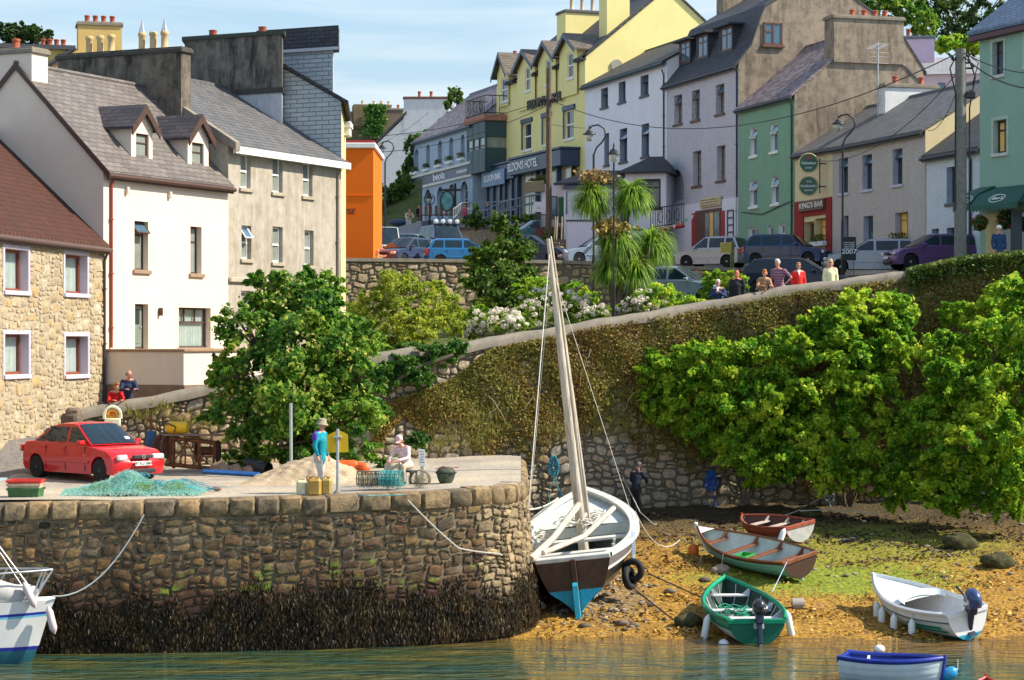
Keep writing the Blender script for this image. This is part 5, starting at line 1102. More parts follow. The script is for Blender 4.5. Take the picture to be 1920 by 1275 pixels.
# ================= vegetation
SYC=leaf('sycamore_leaves',[(.02,.08,.015),(.05,.16,.022),(.12,.28,.03),(.30,.44,.05),(.50,.54,.08)],.5,.8)
BRT=leaf('bright_shrub_leaves',[(.03,.12,.012),(.10,.28,.02),(.26,.48,.03),(.56,.68,.05),(.80,.80,.10)],.58,.9)
FEA=leaf('feathery_leaves',[(.12,.18,.02),(.28,.38,.035),(.48,.55,.06),(.68,.68,.12)],.55,1.0)
CON=leaf('conical_bush_leaves',[(.025,.07,.015),(.06,.14,.025),(.16,.27,.04),(.40,.46,.06)],.42,.9)
HYD=leaf('hydrangea_leaves',[(.05,.12,.015),(.14,.26,.02),(.32,.46,.04),(.50,.60,.07)],.5,1.5)
HYF=leaf('hydrangea_petals',[(.75,.62,.52),(.85,.80,.70),(.9,.88,.80)],.45,3)
HEDG=leaf('hedge_leaves',[(.03,.06,.01),(.08,.13,.02),(.19,.24,.03)],.3,1.2)
BGT=leaf('dark_tree_leaves',[(.012,.03,.01),(.03,.07,.015),(.07,.14,.025),(.20,.28,.05)],.3,.35)
CRP=leaf('creeper_leaves',[(.11,.06,.02),(.23,.14,.035),(.31,.21,.045),(.24,.22,.045),(.20,.23,.045),(.38,.30,.075)],.35,.6)
tree('sycamore_tree','dense dark green sycamore growing against the quay wall','tree',tuple(P(590,900,62)),
 [CL(540,560,62.5,75,50),CL(600,545,63,40,42),CL(500,545,62.5,38,45),CL(470,620,62,65,55),CL(560,640,61,90,70),CL(640,650,61,75,65),CL(668,705,61,50,50),CL(470,700,61.5,75,55),CL(560,740,60.5,95,70),CL(650,780,61,80,60),CL(470,790,61.5,72,60),CL(540,830,61,85,50),CL(630,850,61.5,70,40),CL(430,720,62.5,38,50),CL(690,770,61.8,36,30),CL(470,860,62.5,50,25),CL(590,600,61.5,65,50)],
 66000,.145,SYC,trunk=.2,sub=34,subr=.24,asp=.8,shell=(.5,1.05))
n=900; Pt,_=clump_pts([CL(600,700,60.2,110,110),CL(540,580,61.5,80,60),CL(480,700,60.6,60,70)],n,80,.07)
bpar=[o for o in col.objects if o.name=='sycamore_tree'][0]
leaves('seed_clusters',Pt-np.array(bpar.location),_,.10,leaf('seed_clusters',[(.30,.34,.06),(.50,.48,.12)],.3),bpar)
tree('feathery_shrub','yellow green feathery shrub with several stems in the lower garden','shrub',tuple(P(760,668,76)),
 [CL(760,545,76,62,42),CL(640,625,77,24,30),CL(690,655,75,40,18),CL(700,575,76,45,35),CL(820,570,76,48,40),CL(720,620,75.5,50,35),CL(790,610,75,60,38),CL(850,600,76,26,28),CL(670,600,77,25,35),CL(760,640,75.5,45,22)],30000,.12,FEA,trunk=.07,stems=4,sub=40,subr=.2,asp=.5)
tree('conical_bush','tall conical green bush standing before the upper garden wall','shrub',tuple(P(940,580,92)),
 [CL(938,430,92,18,32),CL(965,440,92,14,22),CL(930,480,92,45,38),CL(975,480,92,34,34),CL(940,530,91,62,38),CL(905,520,92,35,34),CL(990,520,92,24,30),CL(895,490,92.5,20,20),CL(930,565,91,50,16)],26000,.18,CON,trunk=.12,sub=34,subr=.25)
def bush(label,cl,n,size,mat,base,name='garden_bush',group=None,fl=0,**k):
    r=tree(name,label,'bush',tuple(P(*base)),cl,n,size,mat,trunk=.04,stems=3,group=group,**k)
    if fl:
        mb=MB(); fr=random.Random(fl)
        PP=[];NN=[]
        for c,rad,w_ in cl:
            for i in range(int(fl*3*rad[0])):
                d=Vector((fr.gauss(0,1),fr.gauss(0,1)-.9,fr.gauss(0,1)+.7)).normalized(); q=Vector(c)+Vector((d.x*rad[0],d.y*rad[1],d.z*rad[2]))*fr.uniform(.9,1.12)-Vector(r.location); s_=fr.uniform(.08,.13)
                dd=rotv(rng.normal(0,1,(34,3))); PP.append(np.array(q)+dd*s_*np.array([1,1,.75])); NN.append(dd)
        leaves('flower_heads',np.concatenate(PP),np.concatenate(NN),.07,HYF,r,asp=.9,spread=.25)
    return r
bush('white flowered hydrangea on the left, beside the wall top',[CL(930,605,77,48,26),CL(890,620,77,22,16),CL(965,612,76,24,16)],5500,.13,HYD,(930,636,77),'hydrangea',None,14)
bush('biggest white flowered hydrangea, in the middle behind the mast',[CL(1030,570,80,55,32),CL(1090,585,80,42,28),CL(990,590,79,30,25),CL(1120,590,79,24,18)],9000,.13,HYD,(1050,612,80),'hydrangea',None,9)
bush('white flowered hydrangea on the right, under the palm',[CL(1210,570,77,44,24),CL(1180,580,77,20,16)],4500,.13,HYD,(1205,594,77),'hydrangea',None,16)
bush('rounded yellow green bush behind the hydrangea and the mast',[CL(1010,540,86,45,22),CL(1060,548,86,40,22),CL(1100,560,85,25,22)],6000,.11,BRT,(1050,580,86))
bush('clipped green bush right of the palm, over the wall',[CL(1260,560,75,42,26),CL(1300,572,74,25,14),CL(1240,548,77,30,18)],6000,.12,BRT,(1265,590,75))
bush('young green bush behind the white haired woman and the man in black',[CL(1350,525,80,30,22),CL(1330,550,80,22,24),CL(1375,530,80,24,18)],4000,.14,BRT,(1345,575,80))
bush('dark green bush right of the sycamore with a blue toy on it',[CL(690,630,70,30,24),CL(660,640,70,26,24),CL(705,650,69,30,20)],5000,.13,SYC,(685,672,70))
bush('small leafy bush at the foot of the conical bush',[CL(880,600,80,22,20),CL(900,585,82,20,14)],2500,.12,BRT,(885,622,80))
# grass bank tufts, hedges
bush('bright bushes on the bank beside the white gable house',[CL(722,368,150,30,26),CL(750,350,150,20,26),CL(705,385,147,20,14)],6000,.3,CON,(725,400,150),'bank_bush')
iv=tree('ivy_column','dark ivy climbing the left corner of the blue restaurant','ivy',tuple(P(768,420,164)),[CL(768,300,164,14,40),CL(762,350,164,12,40),CL(785,262,164,18,10),CL(820,245,166,22,8),CL(845,228,168,18,8)],6000,.3,IVY,trunk=.08)
bush('ivy and small tree on the blue chimney',[CL(860,185,165,8,18),CL(848,178,166,10,14),CL(838,196,168,8,8)],1500,.26,CON,(850,215,165),'chimney_ivy')
tree('roadside_tree','low wind shaped tree behind the yellow house on the far left','tree',tuple(P(40,160,150)),[CL(15,58,150,22,16),CL(45,60,150,30,14),CL(70,72,150,22,12),CL(92,62,148,10,5),CL(30,72,150,30,14)],5000,.3,BGT,trunk=.3)
tree('hotel_tree','treetop just showing behind the yellow hotel roof','tree',tuple(P(1165,60,175)),[CL(1160,14,175,24,10),CL(1190,4,175,14,8),CL(1140,18,175,12,5)],2500,.35,SYC,trunk=.2)
for i,(lab,cl,m_,b_) in enumerate((('dark tree at the top right behind the green house roof',[CL(1790,20,190,60,45),CL(1760,-10,190,60,40),CL(1830,40,188,35,40),CL(1815,80,186,30,26),CL(1870,0,186,50,40)],BGT,(1800,150,190)),
    ('light green tree behind the brown chimney stack',[CL(1650,0,180,60,35),CL(1700,25,178,50,35),CL(1620,25,180,30,20),CL(1740,45,176,24,24)],SYC,(1680,120,180)),
    ('bright green shrub behind the pink chimney',[CL(1795,82,170,45,17),CL(1830,85,170,30,16),CL(1765,88,170,16,10)],BRT,(1800,140,170)))):
    tree('background_tree',lab,'tree',tuple(P(*b_)),cl,10000 if i<2 else 4000,.36,m_,trunk=.3,sub=40,subr=.2)
# big shrubs before the wall on the right
k=dict(trunk=.07,stems=5,sub=60,subr=.19,asp=.55,shell=(.5,1.1),droop=.4)
tree('fuchsia_thicket','wide bright green shrub thicket before the harbour wall, left of the right hand ones','shrub',tuple(P(1400,945,67.5)),
 [CL(1260,700,68.3,60,42,36),CL(1330,690,68,58,50,40),CL(1420,680,67.6,66,48,50),CL(1225,755,68.4,36,36,30),CL(1300,765,68,66,55,40),CL(1390,770,67.5,74,60,55),CL(1460,770,67.2,60,55,60),CL(1400,845,67.2,64,36,50),CL(1350,830,67.8,36,30,36),CL(1470,858,67,54,34,50),CL(1530,862,66.8,54,34,50),CL(1425,885,67,44,24,40)],88000,.155,BRT,**k)
tree('fuchsia_thicket','tall bright green shrub thicket rising above the wall coping, middle of the three','shrub',tuple(P(1590,950,67.5)),
 [CL(1620,580,68,62,32,50),CL(1565,610,68,60,34,50),CL(1680,590,68,40,36,40),CL(1500,645,67.5,46,34,45),CL(1590,665,67.3,84,48,60),CL(1680,655,67.3,40,42,50),CL(1550,735,67,64,48,60),CL(1630,735,67,56,50,60),CL(1590,815,66.8,60,50,60),CL(1520,815,67,44,50,50),CL(1630,880,66.5,56,40,50),CL(1560,885,66.6,46,32,50),CL(1680,920,66.3,40,28,40)],96000,.155,BRT,**k)
tree('fuchsia_thicket','dense green shrub thicket at the right edge hanging over the shore','shrub',tuple(P(1850,960,65)),
 [CL(1890,560,67.5,60,38),CL(1800,590,68,34,26),CL(1870,640,66,64,44),CL(1800,720,65.5,60,50),CL(1890,740,64.5,70,64),CL(1745,785,65.5,60,40),CL(1830,830,64.5,84,54),CL(1915,860,63.5,54,74),CL(1800,890,64.5,60,44),CL(1960,700,65,56,130),CL(1700,820,66,34,26),CL(1880,940,64,46,28),CL(1770,930,64.5,54,34),CL(1720,880,65.5,44,34),CL(1760,660,66,40,34),CL(1690,800,66.5,34,30)],125000,.155,BRT,**k)
# tufted hedge along the top right
n=16000; x=rng.uniform(1700,2100,n); yt=np.interp(x,[1700,1800,1920,2100],[512,490,478,470]); D=69.3+rng.uniform(-.7,1.0,n)
y=yt+rng.uniform(-8,1,n)*1+rng.exponential(9,n)*(D<69.2); hp0=np.array(P(1810,520,69.3))
he=E('hedge',tuple(hp0),0,'low trimmed hedge along the top of the harbour wall at the right','hedge')
pt=np.stack([(x-960)*D/F,D,7+(640-y)*D/F],1); leaves('foliage',pt-hp0,np.tile([0,-.6,.7],(n,1)),.13,HEDG,he)
mb=MB(); pts=[Vector(P(x,np.interp(x,[1700,1800,1920,2100],[512,490,478,470])+14,69.4))-Vector(hp0) for x in range(1700,2101,25)]
mb.tube([p+Vector((0,.1,-.1)) for p in pts],.28,8); mb.build('stems',plain('hedge_stems',(.06,.06,.02),.9),he)
# ivy fall on the wall (left of the mast)
ip=np.array(P(790,680,66)); iv=E('wall_ivy',tuple(ip),0,'thick dark green ivy mound spilling over the harbour wall coping','ivy')
cl=[CL(856,652,66.6,24,18,20),CL(815,668,66.3,40,22,24),CL(765,690,66.1,44,26,24),CL(725,710,66,34,26,24),CL(770,650,66.9,26,9,16),CL(735,872,62,34,20),CL(785,828,65.6,22,18),CL(790,705,66,34,18,20),CL(700,690,66.2,24,24,20)]
Pt,Nn=clump_pts(cl,20000,44,.22,(.3,1)); leaves('foliage',Pt-ip,Nn,.10,IVY,iv,asp=.85)
mb=MB(); mb.tube([Vector(P(700,740,66))-Vector(ip),Vector(P(780,690,65.9))-Vector(ip),Vector(P(850,665,66.2))-Vector(ip)],.06,6); mb.build('stem',BARK,iv)
# creeper over the wall
def wallpts(n,xr,band):
    x=rng.uniform(xr[0],xr[1],n); D=np.array([wd(a) for a in x]); top=np.array([wt(a) for a in x]); v=rng.uniform(0,1,n); lo,hi=band(x)
    z=top-.22-(lo+(hi-lo)*v); return x,D,z
n=150000
def band(x):
    lo=np.interp(x,[700,840,920,1100,1500,1900],[1.4,.9,.1,-.02,-.02,-.02]); hi=np.interp(x,[700,800,900,1000,1150,1250,1500,1900],[2.0,2.7,3.0,3.2,3.7,4.2,6.0,6.5])+.45*np.sin(x*.021)+.3*np.sin(x*.063+1)
    return lo,hi
x,D,z=wallpts(n,(700,2000),band); top=np.array([wt(a) for a in x]); dep=(top-z)
lo,hi=band(x); dens=np.clip(1.35-((dep-lo)/(hi-lo))**2.2,0,1); nz_=np.sin(x*.05+z*3)+np.sin(x*.017-z*2.1)+np.sin(x*.11+z*5.3); keep=(rng.uniform(0,1,n)<dens*(.75+.25*np.sign(nz_+.6)))
x,D,z=x[keep],D[keep],z[keep]; bulge=.12+.13*np.sin(x*.043)*np.sin(z*2.3)+.1
pt=np.stack([(x-960)*D/F,D-rng.uniform(.02,1,len(x))*np.abs(bulge)-.05,z],1); cp0=np.array(P(1200,650,68.5))
cr=E('wall_creeper',tuple(cp0),0,'matted brown and yellow green creeper covering the upper half of the harbour wall','creeper'); cr['kind']='stuff'
bpy.data.objects.remove(cr)
cr=leaves('wall_creeper',pt-cp0,np.tile([0,-1,.4],(len(x),1)),.075,CRP,None,asp=.7,spread=.9,droop=.5); cr.location=tuple(cp0); tag(cr,'matted brown and yellow green creeper covering the upper half of the harbour wall','creeper',None,'stuff')
# dry grass tufts on walls
DRY=leaf('dry_grass_blades',[(.20,.15,.04),(.36,.26,.07),(.25,.28,.05),(.48,.38,.14)],.3,2)
tf=[(300,765,.5),(345,790,.5),(270,780,.35),(385,790,.4),(240,770,.25)]+[(x_,y_,.7) for x_,y_ in ((800,790),(850,810),(910,800),(870,780),(950,790),(830,830),(1010,800),(1100,790),(890,830),(1160,800),(930,770),(1050,810))]
PP=[];NN=[]
for (x_,y_,r_) in tf:
    d=wd(x_)-.12; c=np.array(P(x_,y_,d)); m_=int(260*r_); q=c+np.stack([rng.normal(0,.3,m_),-np.abs(rng.normal(0,.06,m_)),rng.normal(0,.16,m_)],1)*(r_+.3); PP.append(q); NN.append(np.tile([0,-1,.2],(m_,1)))
PP=np.concatenate(PP); dg=leaves('dry_grass',PP-np.array(P(900,800,65)),np.concatenate(NN),.2,DRY,None,asp=.09,spread=.4,droop=2.5); dg.location=tuple(P(900,800,65)); tag(dg,'tufts of dry yellow grass hanging from the harbour wall stones','grass',None,'stuff')
# cordyline palm
pm=E('cabbage_palm',tuple(P(1158,600,80)),0,'tall cabbage palm with three drooping heads of sword leaves','palm'); pb=Vector(P(1158,600,80))
PALM=leaf('palm_leaves',[(.05,.13,.015),(.13,.27,.025),(.28,.44,.04),(.52,.64,.10)],.45,2)
def swords(c,n,L,w_,up):
    mb=MB(); rr=random.Random(int(c.x*100)%997)
    for i in range(n):
        a=rr.uniform(0,2*pi); el=rr.uniform(-.5,1.35); l=L*rr.uniform(.75,1.15); d=Vector((cos(a)*cos(el),sin(a)*cos(el),sin(el))); side=Vector((-sin(a),cos(a),0))
        p=c.copy(); v=d.copy(); ps=[]
        for k_2 in range(6):
            wv=w_*(.5,1,1,.8,.5,.03)[k_2]; ps+= [p-side*wv*.5,p+side*wv*.5]; p=p+v*l/5; v=(v+Vector((0,0,-.34-.12*k_2))).normalized()
        mb.add(ps,[(2*q,2*q+1,2*q+3,2*q+2) for q in range(5)])
    return mb
for (x_,y_,n_,L_) in ((1110,375,800,1.05),(1184,372,800,1.1),(1158,455,800,1.25),(1222,462,750,1.2),(1145,505,500,1.05),(1190,510,500,1.1)):
    c=Vector(P(x_,y_,80+(.6 if x_>1200 else 0)))-pb; swords(c,n_,L_,.045,1).build('leaf_head',PALM,pm,fix=False)
mb=MB(); c0=Vector((0,0,-.3)); 
for (x_,y_) in ((1112,372),(1178,372),(1170,455),(1225,462)):
    e_=Vector(P(x_,y_,80))-pb; mid=Vector((e_.x*.35,0,1.9 if y_<450 else 1.2)); mb.tube([c0,mid,e_],[.16,.13,.1],8)
mb.build('trunk',BARK,pm,smooth=60)
pts=[];
n=450; c=np.array(Vector(P(1116,332,80))-pb); pt=c+rng.normal(0,1,(n,3))*np.array([.25,.22,.12]); leaves('flower_spray',pt,np.tile([0,-1,.5],(n,1)),.17,leaf('spent_palm_flowers',[(.25,.14,.05),(.38,.28,.10)],.2),pm)
n=500; c=np.array(Vector(P(1148,428,79.5))-pb); pt=c+rng.normal(0,1,(n,3))*np.array([.25,.2,.16]); leaves('flower_spray',pt,np.tile([0,-1,.5],(n,1)),.17,leaf('golden_palm_flowers',[(.30,.20,.04),(.45,.35,.10)],.2),pm)
# beach wrack
n=30000; X=rng.uniform(.6,20,n); D=rng.uniform(51.9,67.5,n)
mask=(rng.uniform(0,1,n)<np.clip(.35+.65*np.sin(X*1.3+np.sin(D*1.7)*2),.12,1)); X,D=X[mask],D[mask]
z=np.array([bz(a,b) for a,b in zip(X,D)])+.02
def wrackmat():
    m,nt=mk('beach_wrack'); g=N(nt,'ShaderNodeNewGeometry'); sp=N(nt,'ShaderNodeSeparateXYZ',{0:g.outputs['Position']})
    a=ramp(nt,g.outputs['Random Per Island'],[(0.,(.06,.025,.006)),(.4,(.28,.13,.015)),(.75,(.50,.28,.03)),(.98,(.62,.42,.1))]); b=ramp(nt,g.outputs['Random Per Island'],[(0.,(.012,.008,.005)),(.5,(.05,.03,.016)),(.98,(.14,.085,.04))])
    f=N(nt,'ShaderNodeMapRange',{'Value':math_(nt,'ADD',sp.outputs[1],math_(nt,'MULTIPLY',noise(nt,g.outputs['Position'],.8,3),3)),'From Min':59.5,'From Max':63,'To Min':0.,'To Max':1.}).outputs[0]
    fin(nt,mixc(nt,f,a,b),.6,spec=.4,trans=.1); return m
keep=~((np.abs(X-8.1)<2.6)&(np.abs(D-58.4)<1.7)&(rng.uniform(0,1,len(X))<.85)); X,D,z=X[keep],D[keep],z[keep]
wr=leaves('beach_seaweed',np.stack([X,D,z],1)-np.array([9,58,.5]),np.tile([0,-.2,1],(len(X),1)),.12,wrackmat(),None,asp=.5,spread=.45,droop=0); wr.location=(9,58,.5); tag(wr,'scattered orange and brown seaweed fronds lying on the shore','seaweed',None,'stuff')
# pebbles
mb=MB(); r_=random.Random(9)
for i in range(480):
    if r_.random()<.65: X,D=r_.gauss(2.1,.8),r_.gauss(56.6,2.2)
    else: X,D=r_.uniform(1,20),r_.uniform(53.5,68)
    if D<52.6 or D>68.3 or X<.6: continue
    s_=r_.uniform(.025,.08)*(1.8 if r_.random()<.06 else 1); mb.ell((X,D,bz(X,D)+s_*.15),(s_*1.3,s_,s_*.6),7,4)
pb_=mb.build('beach_pebbles',stone('pebble_stone',[(.10,.08,.06),(.28,.23,.17),(.45,.40,.33),(.2,.14,.09)],20,bs=.3),None,smooth=80); tag(pb_,'loose pebbles and cobbles strewn over the beach','pebbles',None,'stuff')
for x_,D_,s_,lab in ((1000,55,.22,'single pale rounded boulder in the shadow of the quay end'),(1350,59.5,.2,'dark weedy rock beside the turquoise rowing boat'),(1800,62.5,.36,'mossy green boulder on the upper right of the shore'),(1870,60.0,.34,'dark weed covered boulder on the right of the shore'),(1515,67.2,.3,'small green rock near the foot of the wall'),(1290,53.4,.26,'dark weed covered rock at the water edge left of the green boat')):
    mb=MB(); X=X_(x_,D_); mb.ell((0,0,s_*.3),(s_*1.4,s_,s_*.75),14,9)
    mb.v=[(v[0]+.12*s_*sin(v[2]*19+v[1]*13),v[1]+.1*s_*sin(v[0]*17),v[2]+.15*s_*sin(v[0]*11+v[1]*9)) for v in mb.v]
    o=mb.build('boulder',plain('boulder_%d'%x_,(.03,.025,.012) if s_>.25 else (.30,.24,.17),.9,var=.5,vs=9,bump=1,bsc=14,c2=(.09,.085,.025) if s_>.25 else None),None,smooth=80,loc=(X,D_,bz(X,D_))); tag(o,lab,'rock')

mb=MB(); r_=random.Random(77)
for i in range(9):
    x0=r_.uniform(880,1330); y0=r_.uniform(650,760); q=[]; a=r_.uniform(-1,1)
    for j in range(6): xx=x0+a*j*9+r_.uniform(-4,4); q.append(Vector(P(xx,y0+j*r_.uniform(9,15),wd(xx)-.32-.03*sin(j)))-Vector(P(1100,700,67.5)))
    mb.tube(q,[.009,.008,.007,.006,.005,.003],4)
o=mb.build('dry_creeper_stems',plain('dry_stem',(.42,.36,.24),.9,var=.3),None,loc=tuple(P(1100,700,67.5))); tag(o,'bare dry creeper stems straggling over the mossy wall beside the mast','stems',None,'stuff')
# ================= cars
TYRE=plain('tyre',(.012,.012,.013),.85); HUB=plain('wheel_trim',(.35,.36,.38),.4,metal=.6); HUBD=plain('dark_wheel_trim',(.05,.05,.055),.5,metal=.3); BUMP=plain('dark_plastic',(.025,.025,.03),.6)
CGL=plain('car_glass',(.012,.025,.035),.05,var=.4,vs=1.5,bump=.02,bsc=3,spec=.45); LAMP=plain('headlamp_lens',(.62,.65,.68),.12,coat=1,bump=0); TAIL=plain('tail_lamp_lens',(.45,.02,.02),.2,coat=1,bump=0); PLATE=plain('number_plate',(.7,.7,.66),.5); ORL=plain('indicator_lens',(.7,.25,.03),.2,bump=0)
def paint(name,c,met=.2): 
    return plain(name,c,.38,metal=met,var=.06,vs=1.5,bump=.03,coat=.55,spec=.3)
def car(label,pos,rz,pt,kind='hatch',L=3.9,W=1.66,H=1.45,plate=None,group='cars parked along the streets',hub=None,pitch=0,name='parked_car',back=None):
    r=E(name,pos,0,label,'car',group,rot=(0,-pitch,rz)); h=L/2
    if kind=='sedan': top=[(-h,.56),(-h*.985,.80),(-h*.93,.96),(-h*.70,.985),(h*.36,.93),(h*.80,.80),(h*.95,.66),(h,.50)]; gh=[(-h*.74,.97),(-h*.40,H-.06),(-h*.22,H),(h*.02,H),(h*.10,H-.03),(h*.46,.92)]
    elif kind=='van': top=[(-h,.5),(-h,.95),(h*.55,.98),(h*.90,.90),(h*.985,.72),(h,.5)]; gh=[(-h*.985,.93),(-h*.96,H-.05),(-h*.90,H),(h*.28,H),(h*.36,H-.04),(h*.68,.96)]
    elif kind=='suv': top=[(-h,.6),(-h*.99,1.0),(-h*.9,1.04),(h*.35,1.02),(h*.9,.96),(h*.98,.8),(h,.6)]; gh=[(-h*.97,1.0),(-h*.90,H-.04),(-h*.84,H),(h*.10,H),(h*.16,H-.03),(h*.40,1.0)]
    else: top=[(-h,.55),(-h*.99,.85),(-h*.93,.95),(h*.34,.92),(h*.80,.82),(h*.95,.68),(h,.48)]; gh=[(-h*.95,.90),(-h*.80,H-.08),(-h*.68,H-.01),(-h*.2,H),(h*.04,H-.02),(h*.10,H-.05),(h*.50,.90)]
    wr=.30; xa,xb=-h+.72,h-.74; gc=.19
    def arc(cx): return [(cx+.355*cos(a),wr+.355*sin(a)) for a in np.linspace(-.25,pi+.25,11)]
    low=[(h*.985,.30),(h*.96,gc)]+[p for p in arc(xb) if p[1]>gc]+[(xb-.4,gc),(xa+.4,gc)]+[p for p in arc(xa) if p[1]>gc]+[(-h*.96,gc+.05),(-h*.99,.35)]
    poly=top+low; w=W/2
    lay=[(-1,.93,-.02),(-.97,.985,-.005),(-.75,1,0),(0,1.0,.012),(.75,1,0),(.97,.985,-.005),(1,.93,-.02)]
    mb=MB(); n=len(poly); vs=[]
    for (yy,sc,dz) in lay:
        inset=0.0 if abs(yy)<1 else .0
        for i,(x,z) in enumerate(poly):
            e=max(0,(abs(x)/h-.72)/.28); f=(abs(yy)**3)*.13*e
            zz=z+(dz if z>.75 else 0); tum=1-(.035 if z>.8 else 0)*abs(yy)-(0.03 if z<.35 else 0)
            vs.append((x-math.copysign(f,x)*min(1,L/4)*1.3,yy*w*tum,zz))
    fs=[tuple(range(n)),tuple(len(vs)-n+i for i in reversed(range(n)))]
    for k in range(len(lay)-1):
        for i in range(n): fs.append((k*n+i,(k+1)*n+i,(k+1)*n+(i+1)%n,k*n+(i+1)%n))
    mb.add(vs,fs)
    # greenhouse
    zb,zt=.9,H
    def gw(z,k=1): u=min(1,max(0,(z-zb)/(zt-zb))); return (w*.93)*(1-u)+(w*(.74 if kind!='van' else .84))*u
    g=[];m=len(gh)
    ls=[(-1,0,0),(-.94,0,.012),(-.5,0,.035),(.5,0,.035),(.94,0,.012),(1,0,0)]
    for (yy,_,dz) in ls:
        for (x,z) in gh:
            bow=(1-abs(yy)**2)*.05; g.append((x+(bow if x>0 else -bow*.6),yy*gw(z),z+(dz if z>zt-.15 else dz*.2)))
    b0=mb; fs=[tuple(range(m)),tuple(len(g)-m+i for i in reversed(range(m)))]
    for k in range(len(ls)-1):
        for i in range(m-1): fs.append((k*m+i,(k+1)*m+i,(k+1)*m+i+1,k*m+i+1))
    mb.add(g,fs); body=mb.build('body',pt,r,smooth=38)
    # glass: sides
    nb=len(gh); xr0,xr1=gh[0][0],gh[1 if kind!='hatch' else 2][0]; xf1=gh[-2][0]; xf0=gh[-1][0]; z0,z1=zb+.08,H-.075
    def edge(a,b,z): t=(z-a[1])/(b[1]-a[1]); return a[0]+(b[0]-a[0])*t
    def rear(z): 
        for i in range(nb-1):
            if gh[i][1]<=z<=gh[i+1][1]: return edge(gh[i],gh[i+1],z)
        return gh[1][0]
    def frnt(z):
        for i in range(nb-2,0,-1):
            if gh[i+1][1]<=z<=gh[i][1]: return edge(gh[i],gh[i+1],z)
        return gh[-2][0]
    bl=-.02*L; pil=.05
    secs=[(bl+pil,None),(None,bl-pil)] if kind not in('sedan','hatch','suv') else [(bl+pil,None),(-h*.46,bl-pil),(None,-h*.46-pil*1.6)]
    if kind=='hatch' or kind=='suv': secs=[(bl+pil,None),(-h*.50,bl-pil),(None,-h*.50-pil*1.6)]
    if kind=='van': secs=[(h*.05,None)]
    for sg in (-1,1):
        for a,b in secs:
            pts=[]
            for z in (z0,z1):
                xl=a if a is not None else rear(z)+.11; xr=b if b is not None else frnt(z)-.07
                pts.append((xl,xr,z))
            if pts[0][1]-pts[0][0]<.05: continue
            q=[(pts[0][0],z0),(pts[0][1],z0),(max(pts[1][1],pts[1][0]+.02),z1),(pts[1][0],z1)]
            gb=MB(); gb.add([(x,sg*(gw(z)+.006),z) for x,z in q],[(0,1,2,3)]); gb.build('side_window',CGL,body)
    # windscreen + rear window
    def screen(fn,nm,sgx,zlo,zhi):
        gb=MB(); vs=[]; ys=(-.94,-.5,.5,.94)
        for z in (zlo,zhi):
            for yy in ys:
                bow=(1-abs(yy)**2)*.05*(1 if sgx>0 else .6); dzz=(.012 if abs(yy)>.9 else .035)*min(1,max(.2,.2+.8*(z-zb)/(zt-zb))); vs.append((fn(z)+sgx*(bow+.014),yy*gw(z),z+dzz+.008))
        gb.add(vs,[(i,i+1,5+i,4+i) for i in range(3)]); return gb.build(nm,CGL,body,smooth=60)
    screen(frnt,'windscreen',1,gh[-1][1]+.02,gh[-2][1]-.0)
    screen(rear,'rear_window',-1,gh[0][1]+(.10 if kind!='sedan' else .04),H-.12)
    # wheels
    hm=hub or HUB
    for x in (xa,xb):
        for sg in (-1,1):
            M_=T3(x,sg*(w-.10),wr)@Matrix.Rotation(pi/2,4,'X')
            mb=MB(); mb.lathe([(.18,-.09),(.27,-.095),(.30,-.06),(.30,.06),(.27,.095),(.18,.09)],20,(0,0,0),0,M_); wh=mb.build('wheel',TYRE,r,smooth=40)
            mb=MB(); mb.lathe([(.195,-.075),(.195,.075)],16,(0,0,0),0,M_)
            for q in range(5):
                a=q*2*pi/5; M2=M_@Matrix.Rotation(a,4,'Z'); mb.box(.04,.18,-.025,.025,-.088,.088,0,M2)
            mb.lathe([(.05,-.095),(.05,.095)],10,(0,0,0),0,M_); mb.build('rim',hm,wh)
    mb=MB(); mb.box(-h*.85,h*.85,-w*.72,w*.72,gc+.03,.6); mb.build('underbody',BUMP,r)
    # lights, bumpers
    for sg in (-1,1):
        mb=MB(); M_=T3(h*.945,sg*w*.70,.66)@Matrix.Rotation(-sg*-.28*0,4,'Z'); mb.rbox(-.07,.05,-.17,.17,-.075,.065,.03,0,T3(h*.945,sg*w*.68,.64)@Matrix.Rotation(-sg*.22,4,'Z')); mb.build('headlight',LAMP,r,smooth=30)
        mb=MB(); hz_=(.14 if kind in('hatch','van','suv') else .09); mb.rbox(-.05,.07,-.11 if kind!='sedan' else -.17,.10,-hz_,hz_,.02,0,T3(-h*.955,sg*w*.80,.78)@Matrix.Rotation(sg*.25,4,'Z')); mb.build('tail_light',TAIL,r,smooth=30)
        mb=MB(); mb.rbox(-.09,.06,-.1,.1,-.055,.065,.025,0,T3(h*.34,sg*(w+.07),.98)); mb.build('mirror',pt if kind!='van' else BUMP,r,smooth=40)
        mb=MB(); 
        for x_ in (bl-.12,-h*.46-.02): mb.rbox(x_-.09,x_+.03,sg*(w*.985)-.012,sg*(w*.985)+.022,.80,.83,.006)
        mb.build('door_handle',pt,r)
        mb=MB()
        for x_ in (bl,h*.36,-h*.44): mb.box(x_-.005,x_+.005,sg*(w*.985)-.012,sg*(w*.985)+.002,.26,.88)
        mb.build('door_seam',BUMP,r)
        mb=MB(); mb.rbox(xa+.42,xb-.42,sg*(w)-.03,sg*(w)+.012,.46,.53,.01); mb.build('side_strip',pt,r)
    mb=MB(); mb.rbox(h*.965,h*1.012,-w*.36,w*.36,.60,.69,.015); mb.build('grille',BUMP,r)
    mb=MB(); mb.rbox(h*.965,h*1.008,-w*.50,w*.50,.235,.34,.02); mb.build('air_intake',BUMP,r)
